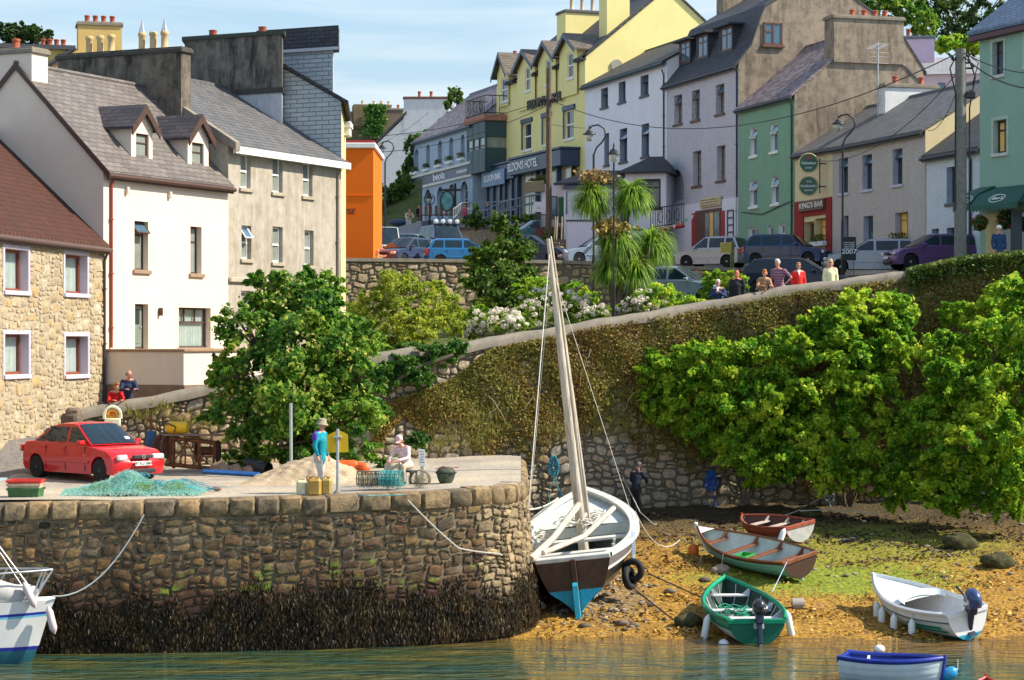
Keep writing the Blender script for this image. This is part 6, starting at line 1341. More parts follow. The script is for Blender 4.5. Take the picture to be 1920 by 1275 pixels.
    mb=MB(); mb.rbox(h*1.003,h*1.02,-.26,.26,.42,.53,.005); pf_=mb.build('front_plate',PLATE,r)
    mb=MB(); mb.rbox(-h*1.012,-h*.99,-.26,.26,.60,.71,.005); pr_=mb.build('rear_plate',PLATE,r)
    if plate: text(plate,'lettering',.105,BLACK,pf_,T3(h*1.02+.003,0,.475)@Matrix.Rotation(pi/2,4,'Z')@RX90,.002)
    return r
def carpx(label,x,y,D,head,c,**k): # y: ground contact row
    p=P(x,y,D); return car(label,tuple(p),head,c,**k)
RED=paint('red_car_paint',(.50,.006,.010),0.0)
rc_=car('red saloon car parked on the quay, seen from its front right corner',(-10.93,57.72,3.42),math.atan2(-.67,.74),RED,'sedan',4.15,1.66,1.44,'97-KG-3869',None,HUBD)
mb=MB(); M_=T3(2.075*1.012,0,.645)@Matrix.Rotation(pi/2,4,'Y'); mb.lathe([(.055,0),(.055,.015)],20,(0,0,0),0,M_); bd=mb.build('badge',plain('chrome',(.7,.7,.72),.15,metal=.9),rc_)
text('V','lettering',.06,BLACK,bd,T3(2.075*1.012+.02,0,.668)@Matrix.Rotation(pi/2,4,'Z')@RX90,.002); text('W','lettering',.06,BLACK,bd,T3(2.075*1.012+.02,0,.63)@Matrix.Rotation(pi/2,4,'Z')@RX90,.002)
mb=MB(); mb.tube([(-.75,.1,1.43),(-.95,.1,1.72)],.006,4); mb.build('aerial',BLACK,rc_)
for sg in (-1,1): mb=MB(); mb.rbox(-.03,.03,-.008,.012,-.02,.02,.005,0,T3(.75,sg*.83,.66)); mb.build('side_repeater',ORL,rc_)
mb=MB(); mb.tube([(.93,.45,.955),(.62,-.1,1.13)],.008,4); mb.tube([(.93,-.15,.955),(.62,-.6,1.13)],.008,4); mb.build('wipers',BLACK,rc_)
mb=MB(); mb.rbox(-.02,.02,-.07,.07,-.05,.05,.003,0,T3(.80,.48,1.07)@Matrix.Rotation(-.95,4,'Y')); mb.build('tax_disc_paper',PLATE,rc_)
a_=math.atan2
carpx('white van facing the harbour beside the orange building',718,494,122,R(-82),paint('white_van_paint',(.62,.62,.60),0),kind='van',L=4.4,W=1.8,H=1.95)
carpx('grey blue hatchback just right of the white van, mostly hidden',762,488,123,R(-110),paint('grey_blue_paint',(.16,.24,.30)),kind='hatch',L=3.8)
carpx('dark blue hatchback in front, with buff reflections, behind the garden wall',762,500,112,R(-125),paint('dark_navy_paint',(.04,.07,.14)),kind='hatch',L=3.9)
suv=carpx('navy four wheel drive with four round roof lamps',832,482,121,R(-70),paint('navy_suv_paint',(.02,.04,.11)),kind='suv',L=4.3,W=1.8,H=1.75)
mb=MB(); 
for k_2 in range(4):
    mb=MB(); mb.lathe([(.12,0),(.12,.08),(.04,.1)],14,(0,0,0),0,T3(.45,-.6+.4*k_2,1.93)@Matrix.Rotation(pi/2,4,'Y')); mb.build('roof_lamp',LAMP,suv,smooth=40)
mb=MB(); mb.tube([(.4,-.8,1.76),(.4,.8,1.76)],.03,5); mb.build('roof_bar',BLACK,suv)
carpx('bright blue hatchback seen from behind its left side, beside the conical bush',868,502,111,R(8),paint('bright_blue_paint',(.015,.16,.38)),kind='hatch',L=3.9,H=1.42)
carpx('dark blue saloon facing right behind the conical bush',995,496,112,R(-20),paint('dark_blue_paint',(.015,.03,.08)),kind='sedan',L=4.3)
carpx('pale blue silver saloon partly behind the palm',1125,498,111,R(196),paint('pale_blue_paint',(.30,.38,.46)),kind='sedan',L=4.2)
carpx('silver small hatchback with its red tail lights toward the harbour',1336,503,108.5,R(152),paint('silver_paint',(.38,.38,.42),.5),kind='hatch',L=3.6,H=1.52)
carpx('dark blue hatchback parked before the mint green house',1478,500,101,R(-28),paint('deep_blue_paint',(.015,.045,.13)),kind='hatch',L=4.0,H=1.46)
carpx('glossy black blue estate car nearest the people at the wall',1500,556,88,R(-22),paint('black_blue_paint',(.01,.018,.04)),kind='hatch',L=4.5,W=1.75,H=1.5)
carpx('silver grey hatchback beside the event board, seen from behind its left',1636,514,94,R(172),paint('grey_silver_paint',(.33,.34,.38),.5),kind='hatch',L=4.2,H=1.46)
carpx('purple saloon beside the foot of the utility pole',1748,506,89.5,R(190),paint('purple_paint',(.14,.06,.19)),kind='hatch',L=3.9,H=1.42)
carpx('pale blue grey car parked below the garden wall, seen over the clipped bush',1268,573,84,R(-25),paint('pale_blue_grey_paint',(.20,.27,.33)),kind='sedan',L=4.3)
carpx('green estate car behind the iron railings near the small shop',1003,462,124,R(200),paint('teal_paint',(.10,.25,.26)),kind='hatch',L=3.9)
# ================= boats
def hull(L,B,Dp,tr=.7,full=2.2,bowrise=.35,sternrise=.06,n=22,m=9,rocker=.12,rake=.10,dead=.75,sec=1.7):
    us=[i/(n-1) for i in range(n)]
    def pt(u,v,ins=0,flo=0):
        um=.42
        f=tr+(1-tr)*sin(pi/2*min(u/um,1)) if u<um else max(0,1-((u-um)/(1-um))**full)
        s=Dp*(1+bowrise*max(0,(u-.35)/.65)**2+sternrise*max(0,(.35-u)/.35)**2); k=Dp*rocker*max(0,(u-.55)/.45)**2*2+Dp*.04*max(0,(.3-u)/.3)
        v_=v
        y=(B/2)*f*(dead*sin(v_*pi/2)**.9+(1-dead)*v_); z=k+(s-k)*(v_**sec)
        y=max(0,y-ins); z=z+ins*(.6 if v<.9 else 0)
        return Vector((L*(u-.5)+rake*L*u**3*(v-.6)*1.2-(ins if u>.98 else 0),y,max(z,flo)))
    return pt,us,m
def boat(name,label,pos,rot,L,B,Dp,outm,inm,railm,bands=None,cat='rowing boat',group=None,floor=.12,thw=((.2,.75),(.45,.75),(.68,.75)),thm=DWOOD,foredeck=0,transm=None,railr=.035,ribs=0,clinker=True,laps=5,**hk):
    r=E(name,pos,0,label,cat,group,rot=rot); pt,us,m=hull(L,B,Dp,**hk); n=len(us); vs_=[j/(m*3) for j in range(m*3+1)]
    mats=[outm]+[b[2] for b in (bands or [])]
    mb=MB()
    for sg in (-1,1):
        g=[]
        for u in us:
            for v in vs_:
                p=pt(u,v); lap=(.014*(1-((v*laps)%1)) if clinker else 0); g.append((p.x,sg*(p.y+lap*(p.y>.02)),p.z))
        k=len(vs_); fs=[];ms=[]
        for i in range(n-1):
            for j in range(k-1):
                f=(i*k+j,i*k+j+1,(i+1)*k+j+1,(i+1)*k+j); mi=0
                for bi,b in enumerate(bands or []):
                    if b[0]<=vs_[j]+.001<b[1]: mi=bi+1
                b0=len(mb.v); fs.append((f,mi))
        for mi in range(len(mats)):
            pass
        base=len(mb.v); mb.v+=g; 
        for f,mi in fs: mb.f.append(tuple(base+a for a in f)); mb.m.append(mi)
    hl_=mb.build('hull',mats,r,smooth=35)
    # transom
    tv=[pt(0,v) for v in vs_]; mb=MB(); poly=[(p.x,-p.y,p.z) for p in tv]+[(p.x,p.y,p.z) for p in reversed(tv)]
    poly2=[(a+.04,b*.985,c) for a,b,c in poly]; k=len(poly); mb.add(poly+poly2,[tuple(range(k)),tuple(range(2*k-1,k-1,-1))]+[(i,i+1,k+i+1,k+i) for i in range(k-1)]+[(k-1,0,k,2*k-1)])
    mb.build('transom',transm or outm,r,smooth=30)
    # inside
    mb=MB(); ins=.03
    for sg in (-1,1):
        g=[]; 
        for u in us:
            for v in vs_:
                p=pt(u,v,ins,floor); g.append((p.x+.02,sg*p.y,p.z))
        base=len(mb.v); mb.v+=g; k=len(vs_)
        for i in range(n-1):
            for j in range(k-1): mb.f.append((base+i*k+j,base+(i+1)*k+j,base+(i+1)*k+j+1,base+i*k+j+1)); mb.m.append(0)
    mb.build('inner_hull',inm,r,smooth=40)
    mb=MB(); g=[]
    for u in us:
        vv=0
        for v in vs_:
            if pt(u,v).z<floor+.01: vv=v
        y=pt(u,vv,ins).y; g+= [(pt(u,vv).x,-y,floor+.005),(pt(u,vv).x,y,floor+.005)]
    mb.add(g,[(2*i,2*i+2,2*i+3,2*i+1) for i in range(n-1)]); mb.build('floor_boards',inm,r)
    for sg in (-1,1):
        mb=MB(); q=[]
        for u in us: p=pt(u,1); q.append((p.x,sg*(p.y-railr*.3),p.z+railr*.4))
        mb.tube(q,railr,6); mb.build('gunwale',railm,r,smooth=60)
    p=pt(0,1); mb=MB(); mb.rbox(p.x-.03,p.x+.06,-p.y,p.y,p.z-.08,p.z+.03,.01); mb.build('transom_rail',railm,r)
    q=[pt(1,v)+Vector((.02,0,0)) for v in vs_]; mb=MB(); mb.tube([pt(0,0)+Vector((0,0,-.03)),pt(.5,0)+Vector((0,0,-.04))]+[pt(.8,0)+Vector((0,0,-.03))]+[x for x in q[::3]]+[q[-1]+Vector((0,0,.08))],.035,6); mb.build('stem_and_keel',railm if railm is not DWOOD else outm,r,smooth=60)
    for (u,v) in thw:
        p=pt(u,v,ins); mb=MB(); mb.rbox(p.x-.11,p.x+.11,-p.y+.01,p.y-.01,p.z-.02,p.z+.02,.006); th=mb.build('thwart',thm,r)
        for sg in (-1,1):
            e=pt(u,1,ins); mb=MB(); mb.prism([(p.y-.17,p.z+.02),(p.y,p.z+.02),(e.y,e.z),(e.y-.05,e.z)],p.x-.025,p.x+.025,0,'x',Matrix.Diagonal((1,sg,1,1))); mb.build('knee',thm,th)
    for i in range(ribs):
        u=.08+.84*i/max(1,ribs-1)
        for sg in (-1,1):
            mb=MB(); mb.tube([(pt(u,v,ins+.006,floor).x,sg*pt(u,v,ins+.006,floor).y,pt(u,v,ins,floor).z) for v in np.linspace(.1,.97,10)],.013,4); mb.build('rib',thm,r)
    if foredeck:
        mb=MB(); g=[]; uu=[u for u in us if u>=1-foredeck]
        for u in uu: p=pt(u,1); g+= [(p.x,-p.y,p.z),(p.x,0,p.z+.03),(p.x,p.y,p.z)]
        mb.add(g,[(3*i,3*i+1,3*i+4,3*i+3) for i in range(len(uu)-1)]+[(3*i+1,3*i+2,3*i+5,3*i+4) for i in range(len(uu)-1)]); mb.build('foredeck',railm if foredeck<.3 else inm,r,smooth=50)
    return r,pt
def fender(parent_pos,label,col_=None,r=.085,h=.5,c='fender',top=None,rot=(0,0,0),grp=None,mat=None):
    o=E('boat_fender',parent_pos,0,label,'fender',grp,rot=rot); mb=MB(); mb.lathe([(.02,-h/2-.06),(.03,-h/2-.03),(r*.7,-h/2),(r,-h/2+.07),(r,h/2-.07),(r*.7,h/2),(.03,h/2+.03),(.02,h/2+.06)],14); mb.build('tube',mat or WBOAT,o,smooth=60)
    if top is not None: mb=MB(); t=Vector(top)-Vector(parent_pos); t=Matrix.Rotation(0,3,'X')@t; mb.tube([(0,0,h/2+.05),t],.01,4); mb.build('lanyard',ROPE,o)
    return o
def outboard(parent_pos,rot,label,cm,scale=1,tilt=0):
    o=E('outboard_motor',parent_pos,0,label,'outboard motor',rot=rot); s=scale
    mb=MB(); mb.ell((-.12*s,0,.42*s),(.25*s,.16*s,.19*s),16,10); mb.rbox(-.33*s,.08*s,-.14*s,.14*s,.24*s,.42*s,.05*s); mb.build('cowl',cm,o,smooth=50)
    mb=MB(); mb.rbox(-.24*s,-.02*s,-.09*s,.09*s,.02*s,.26*s,.03*s); mb.rbox(-.2*s,-.06*s,-.05*s,.05*s,-.5*s,.05*s,.02*s); mb.rbox(-.34*s,-.02*s,-.09*s,.09*s,-.42*s,-.40*s,.008*s); mb.cap((-.28*s,0,-.58*s),.05*s,(.02*s,0,-.58*s),.04*s); mb.prism([(-.2*s,-.6*s),(-.06*s,-.6*s),(-.14*s,-.78*s),(-.22*s,-.74*s)],-.012*s,.012*s); mb.build('leg',plain('motor_leg_%s'%label[:4],cm_c(cm),.4),o,smooth=30)
    mb=MB()
    for q in range(3): 
        M_=T3(-.33*s,0,-.58*s)@Matrix.Rotation(q*2*pi/3,4,'X'); mb.add([M_@Vector(v) for v in ((0,-.02*s,.02*s),(.02*s,.06*s,.05*s),(-.01*s,.05*s,.14*s),(-.03*s,-.03*s,.13*s))],[(0,1,2,3)])
    mb.cap((-.36*s,0,-.58*s),.03*s,(-.28*s,0,-.58*s),.035*s); mb.build('propeller',STEEL,o)
    mb=MB(); mb.tube([(0,0,.2*s),(.25*s,.03*s,.28*s),(.5*s,.05*s,.30*s)],[.025*s,.02*s,.026*s],8); mb.build('tiller',BLACK,o); mb=MB(); mb.rbox(-.04*s,.07*s,-.12*s,.12*s,-.1*s,.14*s,.015*s); mb.build('clamp_bracket',STEEL,o)
    return o
def cm_c(m): return (.02,.03,.06)
TURQ=plain('turquoise_paint',(.16,.42,.44),.45,var=.15,vs=3,wear=1); GREENB=plain('emerald_paint',(.0,.25,.13),.4,var=.15,vs=5); CRM=plain('cream_gel',(.60,.62,.58),.5,var=.12,vs=3); GREYIN=plain('pale_grey_inside',(.42,.48,.47),.6,var=.2,vs=3); BLKH=plain('black_hull_paint',(.012,.012,.014),.3,var=.2,coat=.3); BLUEH=plain('blue_rim',(.01,.03,.28),.35,coat=.4); AQUA=plain('aqua_antifoul',(.02,.33,.48),.55,var=.25,vs=4)
# --- rowing boat turquoise (bow left/back)
rX=X_(1322,61.2); 
rp=P(1412,1062,60.0); b1,pt1=boat('rowing_boat','turquoise clinker rowing boat with brown thwarts, grey inside, aground on the weed',(rp.x,rp.y,bz(rp.x,rp.y)-.02),(R(-13),R(-3),R(121)),4.3,1.6,.55,TURQ,GREYIN,DWOOD,transm=plain('dark_brown_transom',(.06,.03,.02),.5),thw=((.16,.8),(.40,.8),(.62,.8),(.84,.82)),foredeck=.0,bowrise=.5,tr=.72,bands=[(.9,1.1,plain('brown_sheer',(.09,.04,.03),.5))],laps=6)
mb=MB(); g=[]; 
for u in (.90,.94,.97,1.0): p=pt1(u,1); g+= [(p.x,-p.y,p.z+.035),(p.x,0,p.z+.05),(p.x,p.y,p.z+.035)]
mb.add(g,[(3*i+a,3*i+a+1,3*i+4+a,3*i+3+a) for i in range(3) for a in (0,1)]); mb.build('foredeck',WHITE,b1)
mb=MB()
q=[pt1(1,v)+Vector((.045,0,0)) for v in np.linspace(.15,1,8)]; mb.tube(q+[q[-1]+Vector((.0,0,.13))],.05,6); mb.build('stem_post',WHITE,b1,smooth=60)
def bw(b,loc): 
    bpy.context.view_layer.update(); return b.matrix_world@Vector(loc)
# things lying in it
w_=bw(b1,(.05,.18,.22)); fb_=E('green_fish_box',tuple(w_),0,'small bright green open box lying inside the turquoise rowing boat','box',rot=(R(-13),0,R(121))); mb=MB(); G_=plain('green_plastic',(.05,.35,.08),.5)
for a,b,c,d in ((-.25,.25,-.17,-.155),(-.25,.25,.155,.17),(-.25,-.235,-.155,.155),(.235,.25,-.155,.155)): mb.box(a,b,c,d,0,.2)
mb.box(-.235,.235,-.155,.155,0,.012); mb.build('box',G_,fb_)
fender(tuple(bw(b1,(2.25,.33,.22))),'orange inflatable buoy fender hanging at the bow of the turquoise rowing boat',r=.15,h=.36,mat=plain('orange_pvc',(.75,.14,.02),.4),top=tuple(bw(b1,(2.1,.12,.75))))
fender(tuple(bw(b1,(1.15,.93,.02))),'dark grey round fender under the near side of the turquoise rowing boat, nearer the bow',r=.13,h=.3,mat=plain('grey_pvc',(.08,.1,.12),.4),top=tuple(bw(b1,(1.15,.78,.6))))
fender(tuple(bw(b1,(.1,1.02,-.02))),'black fender under the near side of the turquoise rowing boat, amidships',r=.12,h=.34,mat=RUBBER,top=tuple(bw(b1,(.1,.83,.6))))
# --- red brown dinghy behind
rp=P(1452,1000,63.6); REDB=plain('red_brown_paint',(.28,.06,.035),.5,var=.3,vs=4); b2,pt2=boat('dinghy','small red brown wooden dinghy with pale thwarts lying behind the turquoise boat',(rp.x,rp.y,bz(rp.x,rp.y)+.0),(R(-9),0,R(122)),2.5,1.35,.5,plain('grey_white_hull',(.40,.40,.38),.6,var=.25),plain('dark_red_inside',(.10,.04,.03),.7),REDB,bands=[(.62,1.1,REDB)],thw=((.2,.8),(.5,.8),(.78,.8)),thm=plain('bare_thwart',(.50,.42,.34),.7),bowrise=.2,tr=.8,full=3)
for (a,b) in ((-1.1,.66),(-1.2,-.62),(.9,.62)):
    pass
fender(tuple(bw(b2,(-1.25,.75,.25))),'white tube fender hanging on the right of the red brown dinghy',h=.55,rot=(0,R(20),0),top=tuple(bw(b2,(-1.15,.6,.5))))
# --- green boat
rp=P(1388,1166,53.3); b3,pt3=boat('motor_boat','emerald green rimmed open boat with white thwarts and an outboard on its stern',(rp.x,rp.y,.03),(R(0),R(-3.5),R(94)),4.3,1.85,.62,CRM,plain('dark_green_inside',(.03,.06,.05),.7),GREENB,bands=[(.72,1.1,GREENB),(.66,.72,plain('white_band',(.6,.62,.6),.5))],transm=plain('green_black_transom',(.0,.12,.07),.5),thw=((.12,.8),(.33,.8),(.55,.8),(.82,.85)),thm=plain('white_thwart',(.62,.60,.62),.6),ribs=9,bowrise=.45,tr=.72,cat='motor boat',railr=.06)
o=outboard(tuple(bw(b3,(-2.15,-.05,.55))),(0,R(8),R(94)),'black outboard motor on the green boat, propeller at the water edge',plain('black_cowl',(.02,.02,.025),.3,coat=.5),1.0)
for (loc,lab) in (((-1.1,1.02,.25),'white tube fender hanging on the left side of the green boat'),((-.9,-1.02,.3),'white tube fender hanging on the right side of the green boat')):
    fender(tuple(bw(b3,loc)),lab,h=.6,top=tuple(bw(b3,(loc[0],loc[1]*.88,.66))),rot=(0,R(12 if loc[1]<0 else -10)*-1,0))
bq=bw(b3,(-1.9,.72,.05)); mb=MB(); mb.ell((0,0,0),.13,14,10); o=mb.build('mooring_ball',WBOAT,None,smooth=60,loc=tuple(bq)); tag(o,'round white ball fender at the stern corner of the green boat','buoy')
mb=MB(); rr=random.Random(3)
for k_2 in range(14): 
    a0=rr.uniform(0,6); mb.tube([Vector((.45*cos(a0+a)*rr.uniform(.5,1),.35*sin(a0+a),.05+.02*k_2+.06*sin(a*3))) for a in np.linspace(0,5,12)],.012,4)
o=mb.build('net_rope_heap',plain('green_rope',(.03,.30,.18),.9),None,loc=tuple(bw(b3,(.3,.1,.2)))); tag(o,'tangle of green rope lying in the bottom of the green boat','rope')
mb=MB(); mb.rbox(-.1,1.3,-.07,.07,0,.03,.006,0,Matrix.Rotation(R(-60),4,'Z')@Matrix.Rotation(R(0),4,'Y')); o=mb.build('plank',WHITE,None,loc=tuple(bw(b3,(-.35,-.45,.55)))); o.rotation_euler=(0,0,R(94+40)); tag(o,'white plank lying across the thwarts of the green boat','plank')
for k_2,(lx,ly) in enumerate(((.9,.1),)):
    mb=MB(); mb.lathe([(.14,0),(.17,.28),(.16,.28),(.13,.02)],14); o=mb.build('bucket',plain('grey_bucket',(.3,.3,.3),.6),None,smooth=40,loc=tuple(bw(b3,(-.1,.35,.14)))); tag(o,'grey bucket standing between the thwarts of the green boat','bucket')
# --- white boat right
rp=P(1735,1162,53.6); b4,pt4=boat('motor_boat','white clinker motor boat with closed foredeck, green stripes and a blue outboard',(rp.x,rp.y,.05),(R(-10),R(-2),R(112)),3.9,1.5,.68,WBOAT,plain('white_inside',(.60,.62,.62),.6,var=.1),WBOAT,bands=[(.80,.84,plain('slate_rubbing_strake',(.06,.14,.18),.5)),(.0,.38,AQUA)],thw=((.10,.8),),thm=WBOAT,foredeck=.50,bowrise=.5,tr=.74,cat='motor boat',railr=.06,clinker=True,full=2.4)
mb=MB(); tv=[pt4(0,v) for v in np.linspace(0,.42,8)]; pl=[(p.x-.012,-p.y,p.z) for p in tv]+[(p.x-.012,p.y,p.z) for p in reversed(tv)]; mb.add(pl,[tuple(range(len(pl)))]); mb.build('antifoul_patch',AQUA,b4)
for dz in (0,.12):
    mb=MB(); g=[]
    for u in np.linspace(.05+dz*.3,.42,8): a=pt4(u,.52+dz); b=pt4(u,.60+dz); g+= [(a.x,a.y+.03,a.z),(b.x,b.y+.03,b.z)]
    mb.add(g,[(2*i,2*i+2,2*i+3,2*i+1) for i in range(7)]); mb.build('stripe',plain('green_stripe%d'%(dz*100),(.0,.28,.20),.5),b4,fix=False)
mb=MB(); g=[]; N_=14
for i in range(N_+1):
    a=-pi/2+pi*i/N_; y=.56*sin(a); x=.05+.45*cos(a); g+=[(x-.28,y,.70+.08*cos(a)),(x-.12,y*1.1,.82+.08*cos(a))]
mb.add(g,[(2*i,2*i+2,2*i+3,2*i+1) for i in range(N_)]); mb.build('coaming',WBOAT,b4,smooth=60)
outboard(tuple(bw(b4,(-1.93,-.05,.72))),(R(-10),R(-28),R(112)),'dark blue outboard motor tilted up on the white boat',plain('blue_cowl',(.02,.05,.16),.3,coat=.7),1.1)
for i,(u,nm) in enumerate(((.80,'foremost'),(.68,'second from the bow'),(.50,'third from the bow'),(.30,'nearest the stern'))):
    p=pt4(u,.9); q=pt4(u,.6); fender(tuple(bw(b4,(q.x,p.y+.14,q.z-.05))),'white tube fender on the white boat, '+nm,h=.5,top=tuple(bw(b4,(p.x,p.y+.05,p.z+.1))),grp=None)
def lump(name,loc,r,mat,label,cat,rot=0,seed=1,amp=.15):
    mb=MB(); mb.ell((0,0,r[2]*.8),r,16,10); rr=random.Random(seed); ph=[rr.uniform(0,6) for _ in range(6)]
    mb.v=[(v[0]*(1+amp*sin(v[1]*9/r[1]*.3+ph[0])),v[1]*(1+amp*sin(v[0]*9/r[0]*.3+ph[1])),max(0,v[2]*(1+amp*1.5*sin(v[0]*3.1/r[0]+ph[2])*sin(v[1]*3.3/r[1]+ph[3])))) for v in mb.v]
    o=mb.build(name,mat,None,smooth=70,loc=loc); o.rotation_euler.z=rot; tag(o,label,cat); return o
lump('crumpled_sailcloth',tuple(bw(b4,(-.55,.25,.16))),(.3,.22,.12),CURT,'crumpled white cloth lying in the white motor boat','cloth',seed=5)
lump('tarpaulin',tuple(bw(b4,(-.8,-.25,.16))),(.25,.2,.1),plain('teal_tarp',(.05,.30,.36),.6),'crumpled teal tarpaulin lying in the white motor boat','tarpaulin',seed=6)
mb=MB(); mb.rbox(-.22,.22,-.14,.14,0,.12,.03); o=mb.build('fuel_tank',plain('red_tank',(.5,.05,.03),.5),None,loc=tuple(bw(b4,(.1,.3,.2)))); o.rotation_euler=(R(-11),0,R(118)); tag(o,'flat red fuel tank under the foredeck edge of the white boat','fuel tank')
# --- blue rim boat bottom right (afloat)
rp=P(1672,1275,45.6); b5_,pt5=boat('rowing_boat','white clinker boat with a deep blue rim, floating at the bottom right',(rp.x,rp.y,-.16),(0,0,R(-22)),2.05,1.05,.60,plain('pale_blue_white_hull',(.55,.62,.68),.4,var=.08),plain('blue_inside',(.01,.03,.22),.5),BLUEH,bands=[(.93,1.1,BLUEH)],transm=plain('white_transom',(.6,.62,.62),.5),thw=((.22,.8),),thm=WHITE,bowrise=.12,railr=.05,tr=.8,laps=6,full=2.8,rake=.05)
fender(tuple(bw(b5_,(1.16,.12,.36))),'blue ball fender at the bow of the blue rimmed boat',r=.13,h=.3,mat=plain('cyan_pvc',(.02,.25,.5),.35),top=tuple(bw(b5_,(1.0,0.05,.66))),rot=(0,R(60),0))
bu=E('mooring_buoy',tuple(P(1649,1222,50)),0,'small white mooring buoy floating behind the blue rimmed boat','buoy'); bu.location.z=.02
mb=MB(); mb.ell((0,0,.03),(.13,.13,.10),14,8); mb.build('float',WBOAT,bu,smooth=60); mb=MB(); mb.ell((0,0,-.03),(.12,.12,.07),12,6); mb.build('weedy_base',plain('weedy',(.05,.05,.02),.8),bu)
o=boat('rowing_boat','red boat just peeping over the bottom edge at the right',(X_(1858,42.9),43.2,-.66),(0,0,R(80)),1.6,.8,.72,plain('red_hull',(.5,.03,.03),.4),plain('red_hull_in',(.3,.03,.03),.5),plain('red_rim',(.5,.04,.03),.4),thw=(),rake=.03,full=3)[0]
mb=MB(); mb.lathe([(.15,0),(.15,.3),(.13,.3),(.13,.28)],16,(0,0,0),0,Matrix.Rotation(pi/2,4,'Y')); p=P(1485,1153,55.3); o=mb.build('mooring_sinker',plain('grey_concrete_sinker',(.30,.27,.24),.9),None,smooth=40,loc=(p.x,p.y,bz(p.x,p.y)+.12)); tag(o,'short grey cylinder lying on the weed right of the green boat','drum')
# --- sailing boat bow at left
sb=E('sailing_yacht',(-12.65,48.3,0),0,'white sailing boat bow with blue and light blue stripes and steel bow rail','yacht')
WH=plain('yacht_white',(.66,.66,.66),.35,coat=.5,var=.05)
mb=MB(); n_=16; prof=[(-.25,.0),(0.02,.55),(.62,.93),(.68,.95),(.74,.97),(.80,.975),(.86,.98),(1.02,.985),(1.06,1.0)]
def yx(u,z): return -3.2+u*(6.42-.0)+ (z-.0)*.42*u**4
rows=[(-.25,.35),(.10,.75),(.28,.86),(.36,.89),(.40,.90),(.85,.955),(.90,.96),(.96,.965),(1.05,.975),(1.22,1.0)]
mi=[0,0,1,2,2,3,4,2,5]; mi=[1,1,3,0,0,2,4,0,0]
for sg in (-1,1):
    g=[]
    for i in range(n_+1):
        u=i/n_
        for (z,f) in rows: y=1.1*f*(1-u**3.2)**.8 if u<1 else 0; g.append((yx(u,z)-1.05,sg*y,z+(.16*u*u if z>.5 else 0)))
    k=len(rows); base=len(mb.v); mb.v+=g
    for i in range(n_):
        for j in range(k-1): mb.f.append((base+i*k+j,base+(i+1)*k+j,base+(i+1)*k+j+1,base+i*k+j+1)); mb.m.append(mi[j])
mb.build('hull',[WH,plain('sea_blue_bottom',(.02,.12,.16),.5),plain('cyan_stripe',(.15,.45,.62),.4),plain('navy_stripe',(.02,.03,.30),.35),plain('navy_stripe2',(.02,.03,.30),.35)],sb,smooth=40,fix=True)
mb=MB(); g=[]
for i in range(n_+1):
    u=i/n_; y=1.1*(1-u**3.2)**.8 if u<1 else 0; x=yx(u,1.22)-1.05; z=1.2+.16*u*u; g+= [(x,-y*.99,z),(x,0,z+.08),(x,y*.99,z)]
mb.add(g,[(3*i+a,3*i+a+1,3*i+4+a,3*i+3+a) for i in range(n_) for a in (0,1)]); mb.build('deck',WH,sb,smooth=50)
mb=MB(); xr_=2.55
for sg in (-1,1): mb.tube([(.4,sg*.85,1.95),(1.5,sg*.6,1.98),(2.45,sg*.22,2.02),(2.62,0,2.02)],.022,6); mb.tube([(1.1,sg*.7,1.28),(1.5,sg*.6,1.98)],.02,6); mb.tube([(2.2,sg*.25,1.35),(2.45,sg*.22,2.02)],.02,6); mb.tube([(2.2,sg*.25,1.35),(2.62,0,2.0)],.02,6)
mb.build('pulpit',STEEL,sb,smooth=60)
mb=MB(); mb.tube([(2.3,0,1.4),(-.9,0,5.7)],.014,5); mb.tube([(2.1,.12,1.4),(-.75,.05,5.7)],.010,5); mb.build('forestay',STEEL,sb)
lump('bagged_sail',(-11.5,48.25,1.22),(1.0,.42,.34),plain('grey_sailcloth',(.48,.46,.44),.9,var=.2),'crumpled grey white sail lashed down on the yacht foredeck','sail',seed=8,amp=.2)
fender((-10.0,48.05,.95),'pale pink fender hanging at the yacht bow',h=.5,mat=plain('pale_pink_pvc',(.6,.5,.5),.5),rot=(0,R(-14),0)); fender((-10.45,47.95,1.5),'second pale pink fender lying on the yacht bow',h=.5,mat=plain('pale_pink_pvc2',(.6,.5,.52),.5),rot=(0,R(-25),0))
# --- galway hooker
hpz=.62; HL=9.2
S=Vector((X_(1085,54.6),54.6)); Bw=Vector((X_(1112,63.4),63.4)); hd=math.atan2(Bw.y-S.y,Bw.x-S.x); mid=(S+Bw)/2
hk=E('sailing_hooker',(mid.x,mid.y,.42),0,'old wooden sailing hooker aground stern first beside the quay, black topsides over a blue rudder','sailing boat',rot=(0,0,hd)); hk.rotation_euler=(Matrix.Rotation(hd,4,'Z')@Matrix.Rotation(R(-6.2),4,'X')@Matrix.Rotation(R(-4.5),4,'Y')).to_euler()
pt,us,m=hull(HL,3.1,1.55,tr=.60,full=2.6,bowrise=.30,sternrise=.05,rocker=.02,rake=.02,dead=.55,sec=1.35,n=26)
BRN_=plain('brown_transom_wood',(.07,.035,.02),.5,var=.4,vs=5); WGREY=plain('pale_grey_rail',(.55,.55,.52),.6,var=.15,vs=3); INS=plain('pale_inside_planks',(.50,.54,.52),.7,var=.15,vs=3)
vv=[0,.1,.2,.3,.4,.5,.56,.62,.7,.78,.82,.84,.86,.88,.92,.96,1.0]
bandm={0:'c'}
mb=MB()
